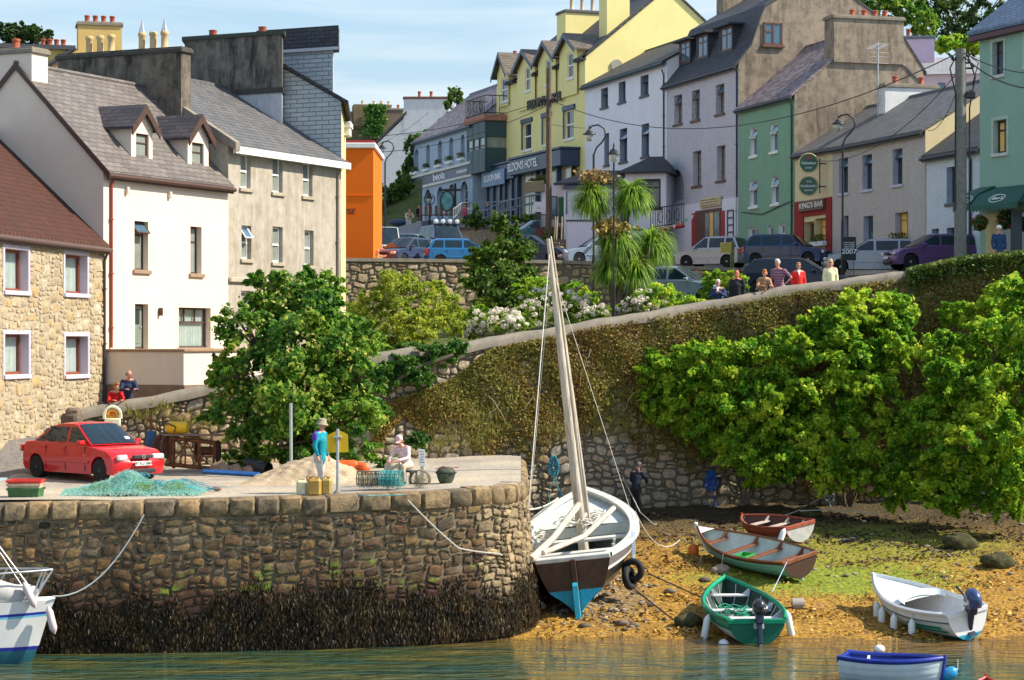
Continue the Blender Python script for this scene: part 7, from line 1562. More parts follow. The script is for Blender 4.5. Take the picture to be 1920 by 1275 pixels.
for sg in (-1,1):
    g=[];k=len(vv)
    for u in us:
        for v in vv: 
            p=pt(u,v); 
            if u<.38: # wine glass tuck
                t=(1-u/.38); p.y*=1-t*(1-min(1,.08+(v/.60)**1.7))
            g.append((p.x,sg*p.y,p.z+(.0)))
    base=len(mb.v); mb.v+=g
    for i in range(len(us)-1):
        for j in range(k-1):
            v=vv[j]; mi=0 if v<.55 else (1 if v<.82 else (2 if v<.86 else (3 if v<.96 else 4)))
            mb.f.append((base+i*k+j,base+(i+1)*k+j,base+(i+1)*k+j+1,base+i*k+j+1)); mb.m.append(mi)
mb.build('hull',[plain('cream_underbody',(.40,.38,.26),.6,var=.25,vs=3,c2=(.16,.36,.36)),BLKH,WHITE,plain('grey_sheer_strake',(.14,.13,.14),.5,var=.2),WGREY],hk,smooth=35)
# stern panels
def spoly(v0,v1,dx,mat,name,tw=True):
    mb=MB(); q=[]
    for v in np.linspace(v0,v1,10):
        p=pt(0,v); y=p.y*min(1,.08+(v/.60)**1.7); q.append((p.x+dx,y,p.z))
    pl=[(a,-b,c) for a,b,c in q]+[(a,b,c) for a,b,c in reversed(q)]; pl2=[(a-.05,b,c) for a,b,c in pl]; k=len(pl)
    mb.add(pl+pl2,[tuple(range(k)),tuple(range(2*k-1,k-1,-1))]+[(i,(i+1)%k,k+(i+1)%k,k+i) for i in range(k)]); return mb.build(name,mat,hk)
spoly(.6,.985,.0,BRN_,'transom'); spoly(0,.60,.0,AQUA,'lower_stern')
p=pt(0,.78); mb=MB(); mb.rbox(-HL/2-.14,-HL/2-.05,-.07,.07,-.1,1.62,.015); mb.build('stern_post',BRN_,hk)
mb=MB(); mb.prism([(-HL/2-.15,1.05),(-HL/2-.32,1.0),(-HL/2-.60,-.35),(-HL/2-.12,-.42),(-HL/2-.0,0),(-HL/2-.05,1.0)],-.06,.06); mb.build('rudder',AQUA,hk)
mb=MB(); mb.prism([(-HL/2-.02,.5),(-HL/2-.05,-.35),(HL/2-.7,-.25),(HL/2-.1,.3),(0,.35)],-.10,.10); mb.build('keel',plain('cream_keel',(.34,.33,.22),.7,c2=(.06,.30,.36),vs=3),hk)
mb=MB(); 
for sg in (-1,1):
    g=[]
    for u in us:
        for v in np.linspace(.05,1,12): p=pt(u,v,.08,.55); g.append((p.x+.03,sg*p.y,p.z))
    base=len(mb.v); mb.v+=g
    for i in range(len(us)-1):
        for j in range(11): mb.f.append((base+i*12+j,base+(i+1)*12+j,base+(i+1)*12+j+1,base+i*12+j+1)); mb.m.append(0)
mb.build('inner_hull',INS,hk,smooth=40)
for sg in (-1,1):
    mb=MB(); g=[]
    for u in us:
        p=pt(u,1); 
        for (a,b) in ((-.20,-.01),(-.20,.06),(.05,.06),(.05,-.03)): g.append((p.x,sg*max(0,p.y+a),p.z+b))
    mb.add(g,[(4*i+j,4*i+(j+1)%4,4*i+4+(j+1)%4,4*i+4+j) for i in range(len(us)-1) for j in range(4)]); mb.build('rail_cap',WGREY,hk,smooth=30)
mb=MB(); p=pt(0,1); mb.rbox(p.x-.08,p.x+.2,-p.y,p.y,p.z-.06,p.z+.06,.02); mb.build('stern_rail',WGREY,hk)
mb=MB(); g=[]
for u in np.linspace(.62,1,10): p=pt(u,.93,.05); g+= [(p.x,-p.y,p.z),(p.x,0,p.z+.05),(p.x,p.y,p.z)]
mb.add(g,[(3*i+a,3*i+a+1,3*i+4+a,3*i+3+a) for i in range(9) for a in (0,1)]); p=pt(.62,.93,.05); mb.add([(p.x,-p.y,p.z),(p.x,p.y,p.z),(p.x,p.y*.95,p.z-.28),(p.x,-p.y*.95,p.z-.28)],[(0,1,2,3)]); mb.build('foredeck',INS,hk,smooth=50)
for u in (.30,.50):
    p=pt(u,.85,.08); mb=MB(); mb.rbox(p.x-.16,p.x+.16,-p.y,p.y,p.z-.05,p.z+.02,.01); mb.build('thwart',WGREY,hk)
for u in (.2,.36,.44):
    for sg in (-1,1): p=pt(u,.9,.1); mb=MB(); mb.tube([(p.x,sg*p.y*.62,.55),(p.x,sg*p.y*.66,p.z)],.045,6); mb.build('stanchion',WGREY,hk)
mb=MB(); g=[]
for u in np.linspace(.02,.16,5): p=pt(u,.8,.08); g+= [(p.x,-p.y,p.z),(p.x,p.y,p.z)]
mb.add(g,[(2*i,2*i+2,2*i+3,2*i+1) for i in range(4)]); mb.build('stern_sheets',INS,hk)
# mast bits
MX=HL*.5*.18; MASTW=plain('grey_weathered_mast',(.50,.43,.34),.75,var=.35,vs=(6),bump=.5,bsc=30)
def mastmat():
    m,nt=mk('silvered_mast_wood'); v=obj_co(nt); n=noise(nt,mapping(nt,v,(14,14,.8)),2,6,.65); cc=ramp(nt,n,[(.3,(.22,.17,.12)),(.5,(.50,.43,.34)),(.7,(.66,.60,.50))]); fin(nt,cc,.75,n,.5,.02); return m
MW=mastmat()
mb=MB(); pts=[(MX,0,.4),(MX-.02,0,3),(MX-.12,0,6),(MX-.22,0,9.35)]; mb.tube(pts,[.14,.135,.11,.05],12); mb.build('mast',MW,hk,smooth=60)
mb=MB(); mb.tube([(MX+.02,-.16,1.9),(MX-.1,-.15,5),(MX-.15,-.10,8.3)],[.05,.045,.03],6); mb.tube([(MX+.02,-.24,1.7),(MX-.06,-.2,4.5),(MX-.2,-.08,9.4)],[.04,.035,.025],6); mb.build('lowered_spars',MW,hk,smooth=60)
mb=MB(); mb.tube([(MX-.2,.0,2.15),(-2.0,.6,1.75),(-HL/2-.5,1.0,1.78)],[.09,.085,.10],10); mb.build('boom',MASTW,hk,smooth=60)
mb=MB(); mb.tube([(.1,-.95,2.05),(-2.0,-.2,1.72),(-HL/2+.5,.75,1.75)],[.075,.07,.07],10); mb.build('oar_spar',MASTW,hk,smooth=60)
mb=MB(); mb.tube([(MX-.2,.0,9.0),(-HL/2+.0,1.18,1.75)],.016,5); mb.tube([(MX+.2,0,9.1),(HL/2,0,2.2)],.010,4)
for sg in (-1,1): mb.tube([(MX-.2,0,8.6),(MX-.3,sg*1.42,1.7)],.008,4)
mb.build('rigging',ROPE,hk)
mb=MB(); rr=random.Random(12)
for k_2 in range(12):
    c=Vector((MX+rr.uniform(-.3,1.2),rr.uniform(-.5,.5),1.62+rr.uniform(0,.12))); mb.tube([c+Vector((.28*cos(a)*rr.uniform(.6,1),.22*sin(a),.04*sin(3*a))) for a in np.linspace(0,6.3,12)],.018,4)
for k_2 in range(7):
    c=Vector((.0+rr.uniform(-.8,.4),1.05+rr.uniform(-.2,.1),1.5+rr.uniform(0,.1))); mb.tube([c+Vector((.35*cos(a)*rr.uniform(.6,1),.2*sin(a),.04*sin(3*a))) for a in np.linspace(0,6.3,12)],.018,4)
mb.build('coiled_ropes',ROPE,hk)
bpy.context.view_layer.update()
def tyre(loc,label,rot):
    o=E('tyre_fender',tuple(loc),0,label,'tyre',rot=rot); mb=MB(); mb.lathe([(.15,-.06),(.20,-.085),(.27,-.08),(.30,-.05),(.31,0),(.30,.05),(.27,.08),(.20,.085),(.15,.06),(.19,.05),(.25,.0),(.19,-.05),(.15,-.06)],24); mb.f=[f for f in mb.f if len(f)==4]; mb.m=[0]*len(mb.f); mb.build('tyre',RUBBER,o,smooth=50)
    return o
a=bw(hk,(-2.0,-1.6,1.5))
t1=Vector(P(1187,1069,56.2)); t2=Vector(P(1180,1084,56.1)); tyre(t1,'upper of two black tyres hung over the side of the hooker',(R(90),0,R(-25))); tyre(t2,'lower of two black tyres hung over the side of the hooker',(R(78),R(10),R(60)))
ro=E('tyre_rope',tuple(t1),0,'blue white rope holding the tyres to the hooker rail','rope'); mb=MB(); s_=Vector(bw(hk,(-2.2,-1.45,1.75)))-t1; mb.tube([s_,s_*.5+Vector((0,-.03,0)),(0,0,.2)],.018,5); mb.tube([s_+Vector((.05,0,0)),s_*.5+Vector((.05,-.03,0)),(.03,0,.2)],.014,5); mb.build('rope',plain('blue_white_rope',(.35,.48,.6),.8),ro)
# ---- ropes
def rope(label,p0,p1,sag=.3,r=.012,mat=ROPE,pts=None,cat='rope',name='mooring_rope'):
    p0=Vector(p0);p1=Vector(p1); o=E(name,tuple(p0),0,label,cat); q=[]
    src=[p0]+[Vector(p) for p in (pts or [])]+[p1]
    for a,b in zip(src,src[1:]):
        for i in range(12): t=i/12; q.append(a.lerp(b,t)-p0-Vector((0,0,sag*4*t*(1-t)*(b-a).length/((p1-p0).length+.001))))
    q.append(p1-p0); mb=MB(); mb.tube(q,r,5); mb.build('line',mat,o); return o
rope('pale rope sagging from the quay wall down to the yacht bow',P(270,965,49.7),(-10.0,48.2,1.45),.5,.016,STEEL)
rope('white rope from the quay edge down across the stones to the hooker',P(765,938,50.7),bw(hk,(-HL/2+.1,1.15,1.75)),.1,.018,ROPE,pts=[P(860,1028,51.5),P(935,1038,52)])
rope('rope from the quay corner to the hooker bow',P(982,955,57),bw(hk,(HL/2-1.2,.7,2.0)),.1,.022)
rope('rope hanging from the wall down to the beach, right of the hooker',P(1168,895,67.5),P(1228,985,64),.0,.014,ROPE,pts=[P(1200,960,66)])
rope('two strand rope from the hooker rail to the beach',bw(hk,(.5,-1.5,1.85)),P(1275,1012,61),.5,.014)
rope('rope from the dinghy bow up to the wall ring',bw(b2,(1.3,0,.55)),P(1560,915,68.5),.35,.014)
rope('pale rope lying along the foot of the wall at the right',P(1500,958,66.5),P(1640,962,66.5),.0,.016,ROPE,pts=[P(1560,955,67)])
rope('dark chain running down the beach from the hooker',P(1190,1105,56),P(1345,1215,51.4),.0,.022,ROPED,pts=[P(1260,1160,53.8)])
rope('dark chain lying across the weed toward the turquoise boat',P(1215,1075,57.2),P(1315,1120,55.8),.0,.02,ROPED)
rope('thin blue line from the turquoise boat stern to the weed',bw(b1,(-2.05,.3,.6)),P(1448,1110,56.0),.0,.010,plain('thin_blue_line',(.4,.5,.65),.8))
# coils on wall
def coil(label,x,y,D,mat,n=16,h=.55,w_=.22,seed=1,tails=2):
    o=E('rope_coil',tuple(P(x,y,D)),0,label,'rope'); mb=MB(); rr=random.Random(seed)
    for i in range(n):
        ww=w_*rr.uniform(.5,1.1); hh=h*rr.uniform(.75,1.15); cx=rr.uniform(-.06,.06)
        mb.tube([(cx+ww*sin(a)*.5*(1.2-.6*cos(a)),-rr.uniform(.02,.10),-hh/2+hh/2*cos(a)) for a in np.linspace(0,2*pi,16)],.012,4)
    for i in range(tails): mb.tube([(rr.uniform(-.1,.1),-.05,-h),(rr.uniform(-.2,.3),-.1,-h-.6),(rr.uniform(-.1,.6),-.2,-h-1.1)],.012,4)
    mb.build('coil',mat,o)
coil('bright blue rope coil hanging on the wall between the man and the thicket',1333,882,68.8,plain('bright_blue_rope',(.02,.13,.55),.8),seed=2)
coil('teal rope bundle hanging on the wall behind the hooker',1038,855,67.6,plain('teal_rope',(.06,.25,.33),.8),seed=3,tails=4)
coil('pale rope bundle hanging on the wall above the foot ropes, right',1553,905,69.1,plain('pale_blue_rope',(.3,.4,.45),.8),n=6,seed=4)
# ================= people
def blob(name,caps,mat,parent,vox=.03,extra=None,mats2=None,ells=()):
    mb=MB()
    for c in caps: mb.cap(*c,n=10)
    for c,r in ells: mb.ell(c,r,12,8)
    me=mb.mesh(name); o=bpy.data.objects.new('tmp',me); col.objects.link(o)
    rm=o.modifiers.new('r','REMESH'); rm.mode='VOXEL'; rm.voxel_size=vox; rm.use_smooth_shade=True
    sm=o.modifiers.new('s','SMOOTH'); sm.factor=.5; sm.iterations=2
    m2=ev(o); bpy.data.objects.remove(o)
    m2.materials.clear(); m2.polygons.foreach_set('material_index',[0]*len(m2.polygons))
    if extra:
        nv=[tuple(v.co) for v in m2.vertices]; nf=[tuple(p.vertices) for p in m2.polygons]; mm=[0]*len(nf); b=len(nv)
        nv+=extra.v; nf+=[tuple(b+i for i in f) for f in extra.f]; mm+=extra.m
        m2=bpy.data.meshes.new(name); m2.from_pydata(nv,[],nf); m2.polygons.foreach_set('material_index',mm); m2.polygons.foreach_set('use_smooth',[True]*len(nf))
    m2.name=name; return link(name,m2,[mat]+(mats2 or []),parent)
EYE=plain('dark_eye',(.02,.015,.01),.3,bump=0); LIP=plain('lips',(.35,.10,.08),.6,bump=0); HAIRS={}
def hairm(c): 
    k=str(c)
    if k not in HAIRS: HAIRS[k]=plain('hair_%d'%len(HAIRS),c,.7,var=.3,vs=30,bump=.6,bsc=120)
    return HAIRS[k]
def cloth(n,c,**k): return plain(n,c,.85,var=k.get('var',.15),vs=9,bump=.4,bsc=35,c2=k.get('c2'))
def stripem(n,c1,c2,f=22,ax=2):
    m,nt=mk(n); v=obj_co(nt); s_=N(nt,'ShaderNodeSeparateXYZ',{0:v}).outputs[ax]; w_=math_(nt,'FRACT',math_(nt,'MULTIPLY',s_,f)); fin(nt,mixc(nt,ramp(nt,w_,[(.6,0.),(.65,1.)]),c1,c2),.85,spec=.2); return m
def spotm(n,c1,c2,sc=30,th=.52):
    m,nt=mk(n); v=obj_co(nt); fin(nt,mixc(nt,ramp(nt,noise(nt,v,sc,2),[(th,0.),(th+.05,1.)]),c1,c2),.85,spec=.2); return m
def person(label,pos,yaw,top,legs,skin=SKIN,hair=None,hat=None,h=1.72,lean=0,armL='down',armR='down',seat=0,head=(0,0),glasses=False,open_=None,vox=.028,skirt=False,collar=None,hairlen=0,bald=False,jl=.0,shoes=None,step=0,build=1.0,face=True):
    k=h/1.75; r=E('person',pos,yaw,label,'person'); V3=Vector
    hipz=.93*k if not seat else seat+.08
    hip=V3((0,0,hipz)); d=V3((0,-sin(lean),cos(lean))); f=V3((0,-cos(lean),-sin(lean)))
    chest=hip+d*.33*k; sh=hip+d*.50*k; neck=hip+d*.55*k; hd=hip+d*.66*k+V3((0,-.02-.1*abs(sin(lean)),0)); hc=hd+V3((0,0,.03))
    b=build
    def arm(mode,s):
        S=sh+V3((s*.175*k*b,0,-.02))
        if mode=='down': return S,S+V3((s*.05,.02,-.27*k)),S+V3((s*.04,-.07,-.50*k))
        if mode=='rail': return S,S+V3((s*.07,-.13,-.25*k)),S+V3((-s*.03,-.40,-.22*k))
        if mode=='fold': return S,S+V3((s*.08,-.03,-.26*k)),S+V3((-s*.10,-.24,-.24*k))
        if mode=='hold': return S,S+V3((s*.10,-.02,-.25*k)),S+V3((-s*.12,-.24,-.10*k))
        if mode=='hip': return S,S+V3((s*.22,.08,-.22*k)),S+V3((s*.03,-.02,-.44*k))
        if mode=='work': return S,S+V3((s*.09,-.12,-.24*k)),S+V3((-s*.05,-.38,-.30*k))
        if mode=='back': return S,S+V3((s*.10,.08,-.26*k)),S+V3((-s*.02,.02,-.46*k))
        if mode=='up': return S,S+V3((s*.08,-.14,-.20*k)),S+V3((-s*.04,-.26,.02))
    AL,AR=arm(armL,1),arm(armR,-1)
    lg=[]
    for s in (1,-1):
        H=hip+V3((s*.09*k*b,0,-.02))
        if seat: K=V3((s*.14,-.42*k,seat+.06)); A=V3((s*.13,-.38*k,.09)); T=A+V3((0,-.15,-.03))
        else: K=V3((s*.10,-.03+s*step*.12,.50*k)); A=V3((s*.10,.02+s*step*.2,.09)); T=A+V3((0,-.14,-.04))
        lg.append((H,K,A,T))
    # body : head, neck, hands, forearms & shins under clothes
    hx,hyaw=head; R_=Matrix.Rotation(hyaw,3,'Z')@Matrix.Rotation(hx,3,'X')
    caps=[(neck-V3((0,0,.06)),.055*k,hc-V3((0,0,.05)),.05*k),(chest,.12*k,hip,.12*k),(sh-V3((.12,0,0)),.06,sh+V3((.12,0,0)),.06)]
    for (S,E_,Hn) in (AL,AR): caps+=[(S,.045,E_,.038),(E_,.036,Hn,.026)]
    for (H,K,A,T) in lg: caps+=[(H,.08,K,.055),(K,.05,A,.036),(A-V3((0,0,.02)),.035,T,.03)]
    hr=R_@V3((0,-1,0))
    ells=[]
    ex=MB()
    M_=T3(*hc)@R_.to_4x4()@Matrix.Scale(k,4)
    hm=MB()
    hm.ell((0,0,.02),(.075,.092,.115),14,10,0,M_); hm.ell((0,-.02,-.055),(.055,.068,.06),12,8,0,M_)
    caps2=[]
    ex.ell((0,-.098,-.012),(.014,.022,.024),8,6,0,M_)                      # nose
    for s in (1,-1):
        ex.ell((s*.032,-.084,.018),(.014,.008,.008),8,5,1,M_); ex.ell((s*.078,.0,.0),(.010,.018,.03),8,6,0,M_)
        ex.ell((s*.032,-.088,.040),(.020,.006,.005),8,4,1,M_)
    ex.ell((0,-.083,-.055),(.022,.008,.006),8,5,2,M_)
    # hands
    for (S,E_,Hn),s in ((AL,1),(AR,-1)):
        dr=(Hn-E_).normalized(); up=V3((0,0,1)) if abs(dr.z)<.8 else V3((0,-1,0)); sd=dr.cross(up).normalized(); nn=sd.cross(dr).normalized()
        pc=Hn+dr*.045; ex.ell((0,0,0),(.036,.014,.048),10,7,0,T3(*pc)@Matrix((sd,nn,dr)).transposed().to_4x4())
        for q in range(4):
            b0=Hn+dr*.085+sd*(q-1.5)*.018; L=(.055,.068,.064,.05)[q]; mid=b0+dr*L*.55-nn*.008; ex.tube([b0-dr*.01,mid,mid+dr*L*.42-nn*.024],[.0085,.008,.006],6,0)
        b0=Hn+dr*.03+sd*.032*(-s); ex.tube([b0,b0+dr*.03+sd*.02*(-s),b0+dr*.055+sd*.018*(-s)-nn*.012],[.011,.010,.008],6,0)
    hb=[(tuple(M_@V3((0,0,.02))),(.075*k,.09*k,.11*k)),(tuple(M_@V3((0,-.022,-.05))),(.055*k,.065*k,.06*k))]
    blob('body',caps,skin,r,vox,ex,[EYE,LIP],ells=hb)
    # top
    t=.014
    caps=[(sh-V3((.115*k*b,0,.03)),.075*k,sh+V3((.115*k*b,0,-.03)),.075*k),(chest+d*.02-V3((.05*b,0,0)),.125*k*b,chest+V3((.05*b,0,0)),.125*k*b),(chest+V3((0,0,0)),.145*k*b,hip+d*.06,.135*k*b),(hip-V3((.05,0,0)),.125*k*b,hip+V3((.05,0,0)),.125*k*b),(neck-V3((0,0,.05)),.075*k,neck,.06*k)]
    if jl: caps.append((hip,.14*k*b,hip-V3((0,0,jl)),.15*k*b))
    sl=.5 if open_=='short' else 1
    for (S,E_,Hn) in (AL,AR):
        caps.append((S,.068*k,S.lerp(E_,1 if sl==1 else .75),.056*k))
        if sl==1: caps.append((E_,.055*k,E_.lerp(Hn,.93),.042*k))
    blob('jacket' if jl else 'shirt',caps,top,r,vox)
    caps=[(hip-V3((.04,0,.02)),.125*k,hip+V3((.04,0,-.02)),.125*k)]
    for (H,K,A,T) in lg: caps+=[(H,.105*k,K,.078*k),(K,.076*k,A+V3((0,0,.03)),.062*k)]
    blob('trousers',caps,legs,r,vox)
    for (H,K,A,T) in lg:
        blob('shoe',[(A-V3((0,0,.035)),.048,T,.04),(A-V3((0,-.03,.04)),.042,T,.036)],shoes or BLACK,r,vox)
    if hair:
        hmb=[(tuple(M_@V3((0,.022,.045))),(.083*k,.092*k,.10*k))]
        if not bald: hmb.append((tuple(M_@V3((0,.0,.10))),(.074*k,.082*k,.052*k)))
        else: hmb=[(tuple(M_@V3((0,.035,.0))),(.080*k,.068*k,.06*k))]
        if hairlen: hmb+=[(tuple(M_@V3((s*.06,.03,-.03*hairlen))),(.04*k,.06*k,.08*k*hairlen)) for s in (1,-1)]+[(tuple(M_@V3((0,.06,-.03))),(.07*k,.045*k,.09*k*hairlen))]
        blob('hair',[],hair,r,.016,ells=hmb)
    if hat:
        kind,hm_=hat; mb=MB()
        if kind=='bucket': mb.lathe([(.150,.02),(.148,.035),(.105,.055),(.098,.13),(.085,.155),(.04,.165)],16,(0,0,0),0,M_)
        else:
            mb.lathe([(.094,.03),(.096,.06),(.088,.11),(.06,.145),(.02,.155)],16,(0,.004,0),0,M_); mb.add([M_@V3(v) for v in ((-.075,-.06,.045),(-.06,-.165,.02),(0,-.185,.025),(.06,-.165,.02),(.075,-.06,.045),(0,-.08,.06))],[(0,1,2,5),(5,2,3,4)])
        mb.build('hat',hm_,r,smooth=60,fix=False)
    if glasses:
        mb=MB()
        for s in (1,-1): mb.ell((s*.033,-.097,.016),(.026,.006,.018),10,6,0,M_)
        mb.tube([M_@V3((-.03,-.1,.02)),M_@V3((.03,-.1,.02))],.004,4); mb.build('sunglasses',BLACK,r,smooth=60)
    if collar:
        mb=MB(); c=neck; mb.add([c+V3((-.055,-.06,.02)),c+V3((.055,-.06,.02)),c+V3((0,-.135,-.16))],[(0,1,2)]); mb.build('collar',collar,r)
    return r
def wp(x,off=.75,dz=0): # standing behind the wall at picture column x
    D=wd(x)+off; return (X_(x,D),D,wt(x)-1.05+dz)
SUNBURN=SKIN2
# couple at left wall
person('woman with ginger hair in a red cardigan leaning on the wall at the left',wp(214,.60,.10),R(20),cloth('red_cardigan',(.55,.01,.015)),cloth('lilac_trousers',(.3,.25,.35)),hair=hairm((.32,.10,.03)),h=1.62,lean=.55,armL='rail',armR='rail',head=(.3,R(45)),hairlen=.6)
person('balding man in a navy jacket leaning on the wall beside the ginger haired woman',wp(239,.62,.22),R(20),cloth('navy_jacket',(.02,.03,.08)),cloth('dark_trousers',(.03,.03,.04)),skin=SKIN2,hair=hairm((.15,.1,.07)),bald=True,h=1.74,lean=.32,armL='rail',armR='rail',head=(.15,R(45)))
# wall line right
person('white haired woman in a navy jacket holding her hands up at the wall',wp(1346,.75,.10),R(-5),cloth('navy_jacket2',(.015,.03,.09)),cloth('navy_trousers',(.02,.02,.05)),hair=hairm((.72,.68,.60)),h=1.58,armL='hold',armR='hold',glasses=True,collar=WHITE,jl=.1)
person('red faced man all in black at the wall beside the white haired woman',wp(1382,.75,.12),R(-15),cloth('black_jacket',(.012,.014,.018)),cloth('black_trousers',(.01,.01,.012)),skin=plain('red_face',(.62,.20,.12),.6),hair=hairm((.3,.22,.16)),bald=True,h=1.76,armL='down',armR='down',jl=.1,collar=None)
person('orange haired woman in a brown checked shirt leaning forward on the wall',wp(1430,.62,.16),R(5),spotm('brown_check',(.30,.17,.09),(.45,.30,.18),18),cloth('olive_trousers',(.1,.1,.06)),hair=hairm((.50,.15,.02)),h=1.62,lean=.42,armL='rail',armR='rail',head=(.2,R(-20)),hairlen=.6)
person('grey haired man in a purple striped polo shirt with his hand on his hip',wp(1461,.85,.16),R(-35),stripem('purple_stripes',(.11,.03,.07),(.42,.28,.33),20),cloth('cream_trousers',(.7,.66,.6)),skin=SKIN2,hair=hairm((.60,.58,.55)),h=1.82,armL='hip',armR='down',open_='short',lean=.12,head=(.15,0),build=1.12)
person('woman in a bright red jacket with white collar behind the wall',wp(1497,.8,.14),R(8),cloth('scarlet_jacket',(.70,.025,.02)),cloth('white_trousers',(.7,.68,.66)),skin=SKIN2,hair=hairm((.38,.20,.08)),h=1.62,armL='down',armR='down',glasses=True,collar=WHITE,jl=.12)
person('blonde woman in a pale yellow jumper behind the wall, rightmost of the group',wp(1557,.85,.10),R(0),cloth('pale_yellow_jumper',(.72,.70,.42)),cloth('beige_trousers',(.5,.45,.38)),skin=SKIN2,hair=hairm((.66,.48,.20)),h=1.64,armL='down',armR='down',glasses=True,hairlen=.7,jl=.1)
person('man in a navy jumper and cap walking past the hedge on the far right',(X_(1873,78),78,float(P(1873,422,78).z)-1.76),R(10),cloth('navy_jumper',(.015,.05,.12)),cloth('khaki_trousers',(.3,.25,.18)),skin=SKIN2,hair=hairm((.7,.7,.7)),hat=('cap',cloth('cream_cap',(.72,.68,.58))),h=1.74,armL='down',armR='down',jl=.08,build=1.1)
# quay
person('man in a teal and purple fleece and tan bucket hat walking on the quay',(X_(601,50.9+1.3),52.0,3.42),R(62),cloth('teal_fleece',(.0,.26,.34)),cloth('stone_trousers',(.55,.50,.44)),skin=SKIN2,hair=hairm((.35,.3,.25)),hat=('bucket',cloth('tan_hat',(.32,.27,.18))),h=1.74,armL='down',armR='down',jl=.12,step=.5,vox=.022,head=(.15,R(15)),lean=.05)
tp=[o for o in col.objects if o.name.startswith('person')][-0 or 0]
tm=[o for o in col.objects if o.get('label','').startswith('man in a teal')][0]
blob('purple_yoke',[(Vector((-.13,.0,1.41)),.082,Vector((.13,0,1.41)),.082),(Vector((-.19,0,1.38)),.078,Vector((-.20,.0,1.28)),.076),(Vector((.19,0,1.38)),.078,Vector((.20,0,1.28)),.076)],cloth('violet_fleece',(.10,.03,.40)),tm,.022)
person('seated woman in a pink cap and patterned shirt mending creels on the quay',(X_(764,54.6),54.3,3.48),R(-30),spotm('flowered_shirt',(.72,.60,.60),(.50,.08,.10),45,.56),cloth('beige_slacks',(.50,.42,.32)),skin=SKIN2,hair=hairm((.45,.35,.25)),hat=('cap',spotm('pink_cap',(.72,.42,.42),(.75,.68,.62),14)),h=1.66,seat=.42,lean=.45,armL='work',armR='work',head=(.45,R(10)),vox=.022)
person('man in dark clothes bending over a rope at the foot of the harbour wall',(X_(1192,66.9),66.9,1.62),R(150),cloth('dark_jumper',(.012,.016,.03)),cloth('charcoal_trousers',(.012,.012,.014)),skin=SKIN2,hair=hairm((.12,.10,.09)),h=1.74,lean=.22,armL='work',armR='work',head=(.5,0),collar=None)
# restaurant terrace and street
def pw_(x,yt,D,h): p=P(x,yt,D); return (p.x,p.y,p.z-h)
person('man in black standing on the restaurant patio',pw_(785,382,139,1.75),R(60),cloth('black_shirt',(.015,.015,.018)),cloth('grey_jeans',(.12,.12,.13)),hair=hairm((.08,.05,.03)),h=1.75,vox=.035,head=(.3,0))
person('man in a cream shirt bending over a patio table',pw_(766,396,138,1.35),R(10),cloth('cream_shirt',(.6,.48,.33)),cloth('white_slacks',(.6,.58,.52)),skin=SKIN2,hair=hairm((.3,.2,.12)),h=1.7,lean=.9,vox=.035,armL='work',armR='work')
person('woman in a pink red top sitting at the restaurant terrace',pw_(871,382,137,1.3),R(40),cloth('coral_top',(.6,.06,.08)),cloth('dk1',(.05,.05,.06)),hair=hairm((.12,.06,.03)),h=1.65,seat=.45,vox=.035)
person('dark haired woman in white sitting beside the one in pink',pw_(879,381,137.5,1.3),R(-60),cloth('white_top',(.7,.7,.72)),cloth('dk2',(.05,.05,.06)),hair=hairm((.06,.03,.02)),h=1.65,seat=.45,vox=.035)
person('man in a blue shirt sitting outside the navy shopfront',pw_(908,379,139,1.32),R(70),cloth('blue_shirt',(.03,.08,.22)),cloth('dk3',(.05,.05,.06)),skin=SKIN2,hair=hairm((.4,.3,.2)),h=1.7,seat=.45,lean=.3,vox=.035,armL='fold',armR='fold')
person('bald man in a tan jacket below the van behind the garden wall',pw_(708,467,107.5,1.72),R(0),cloth('tan_jacket',(.38,.26,.12)),cloth('dk4',(.1,.1,.1)),skin=SKIN2,hair=hairm((.5,.45,.4)),bald=True,h=1.72,vox=.035)
# ================= street furniture and quay things
def lamp(label,x,ytop,ybase,D,side,hook=True,group='black swan neck street lamps',heavy=1.0):
    b=P(x,ybase,D); H_=(ybase-ytop)*D/F; r=E('street_lamp',tuple(b),0,label,'street lamp',group); R_=.42; k=heavy
    mb=MB()
    if hook:
        mb.tube([(0,0,-1),(0,0,H_*.25)],.07*k,8); mb.tube([(0,0,H_*.25),(0,0,H_-1.25)],.045*k,8)
        q=[(0,0,H_-1.3)]+[(side*(.42-.42*cos(a))*.9*-1,0,H_-1.25+.35*sin(a)) for a in np.linspace(0,1.2,4)]
        path=[(0,0,H_-1.3),(side*.12*-1,0,H_-1.0),(side*-.34,0,H_-.78),(side*-.50,0,H_-.5),(side*-.44,0,H_-.2),(side*-.18,0,H_-.04),(side*.08,0,H_-.1),(side*.18,0,H_-.25)]
        mb.tube(path,.035*k,8); lx,lz=side*.18,H_-.25
    else:
        mb.tube([(0,0,-1),(0,0,H_*.2)],.06*k,8); mb.tube([(0,0,H_*.2),(0,0,H_-.62)],.035*k,8); lx,lz=0,H_-.12
    mb.build('pole',BLACK,r,smooth=60)
    mb=MB(); mb.lathe([(.03,.08),(.05,.0),(.13,-.06),(.16,-.12),(.27,-.17),(.28,-.20),(.17,-.21)],16,(lx,0,lz)); mb.lathe([(.02,.05),(.04,.08),(.015,.18),(.0,.22)],8,(lx,0,lz)); mb.build('lamp_hood',BLACK,r,smooth=50)
    mb=MB(); mb.lathe([(.15,-.21),(.17,-.26),(.15,-.36),(.09,-.46),(.03,-.49)],14,(lx,0,lz)); mb.build('lamp_glass',plain('lamp_glass_%d'%x,(.45,.45,.42),.1,bump=0,coat=1),r,smooth=60)
    return r
lamp('swan neck lamp beside the orange building',722,263,425,128,-1); lamp('swan neck lamp in front of the yellow hotel and white house',1113,232,560,92,-1,heavy=1.0)
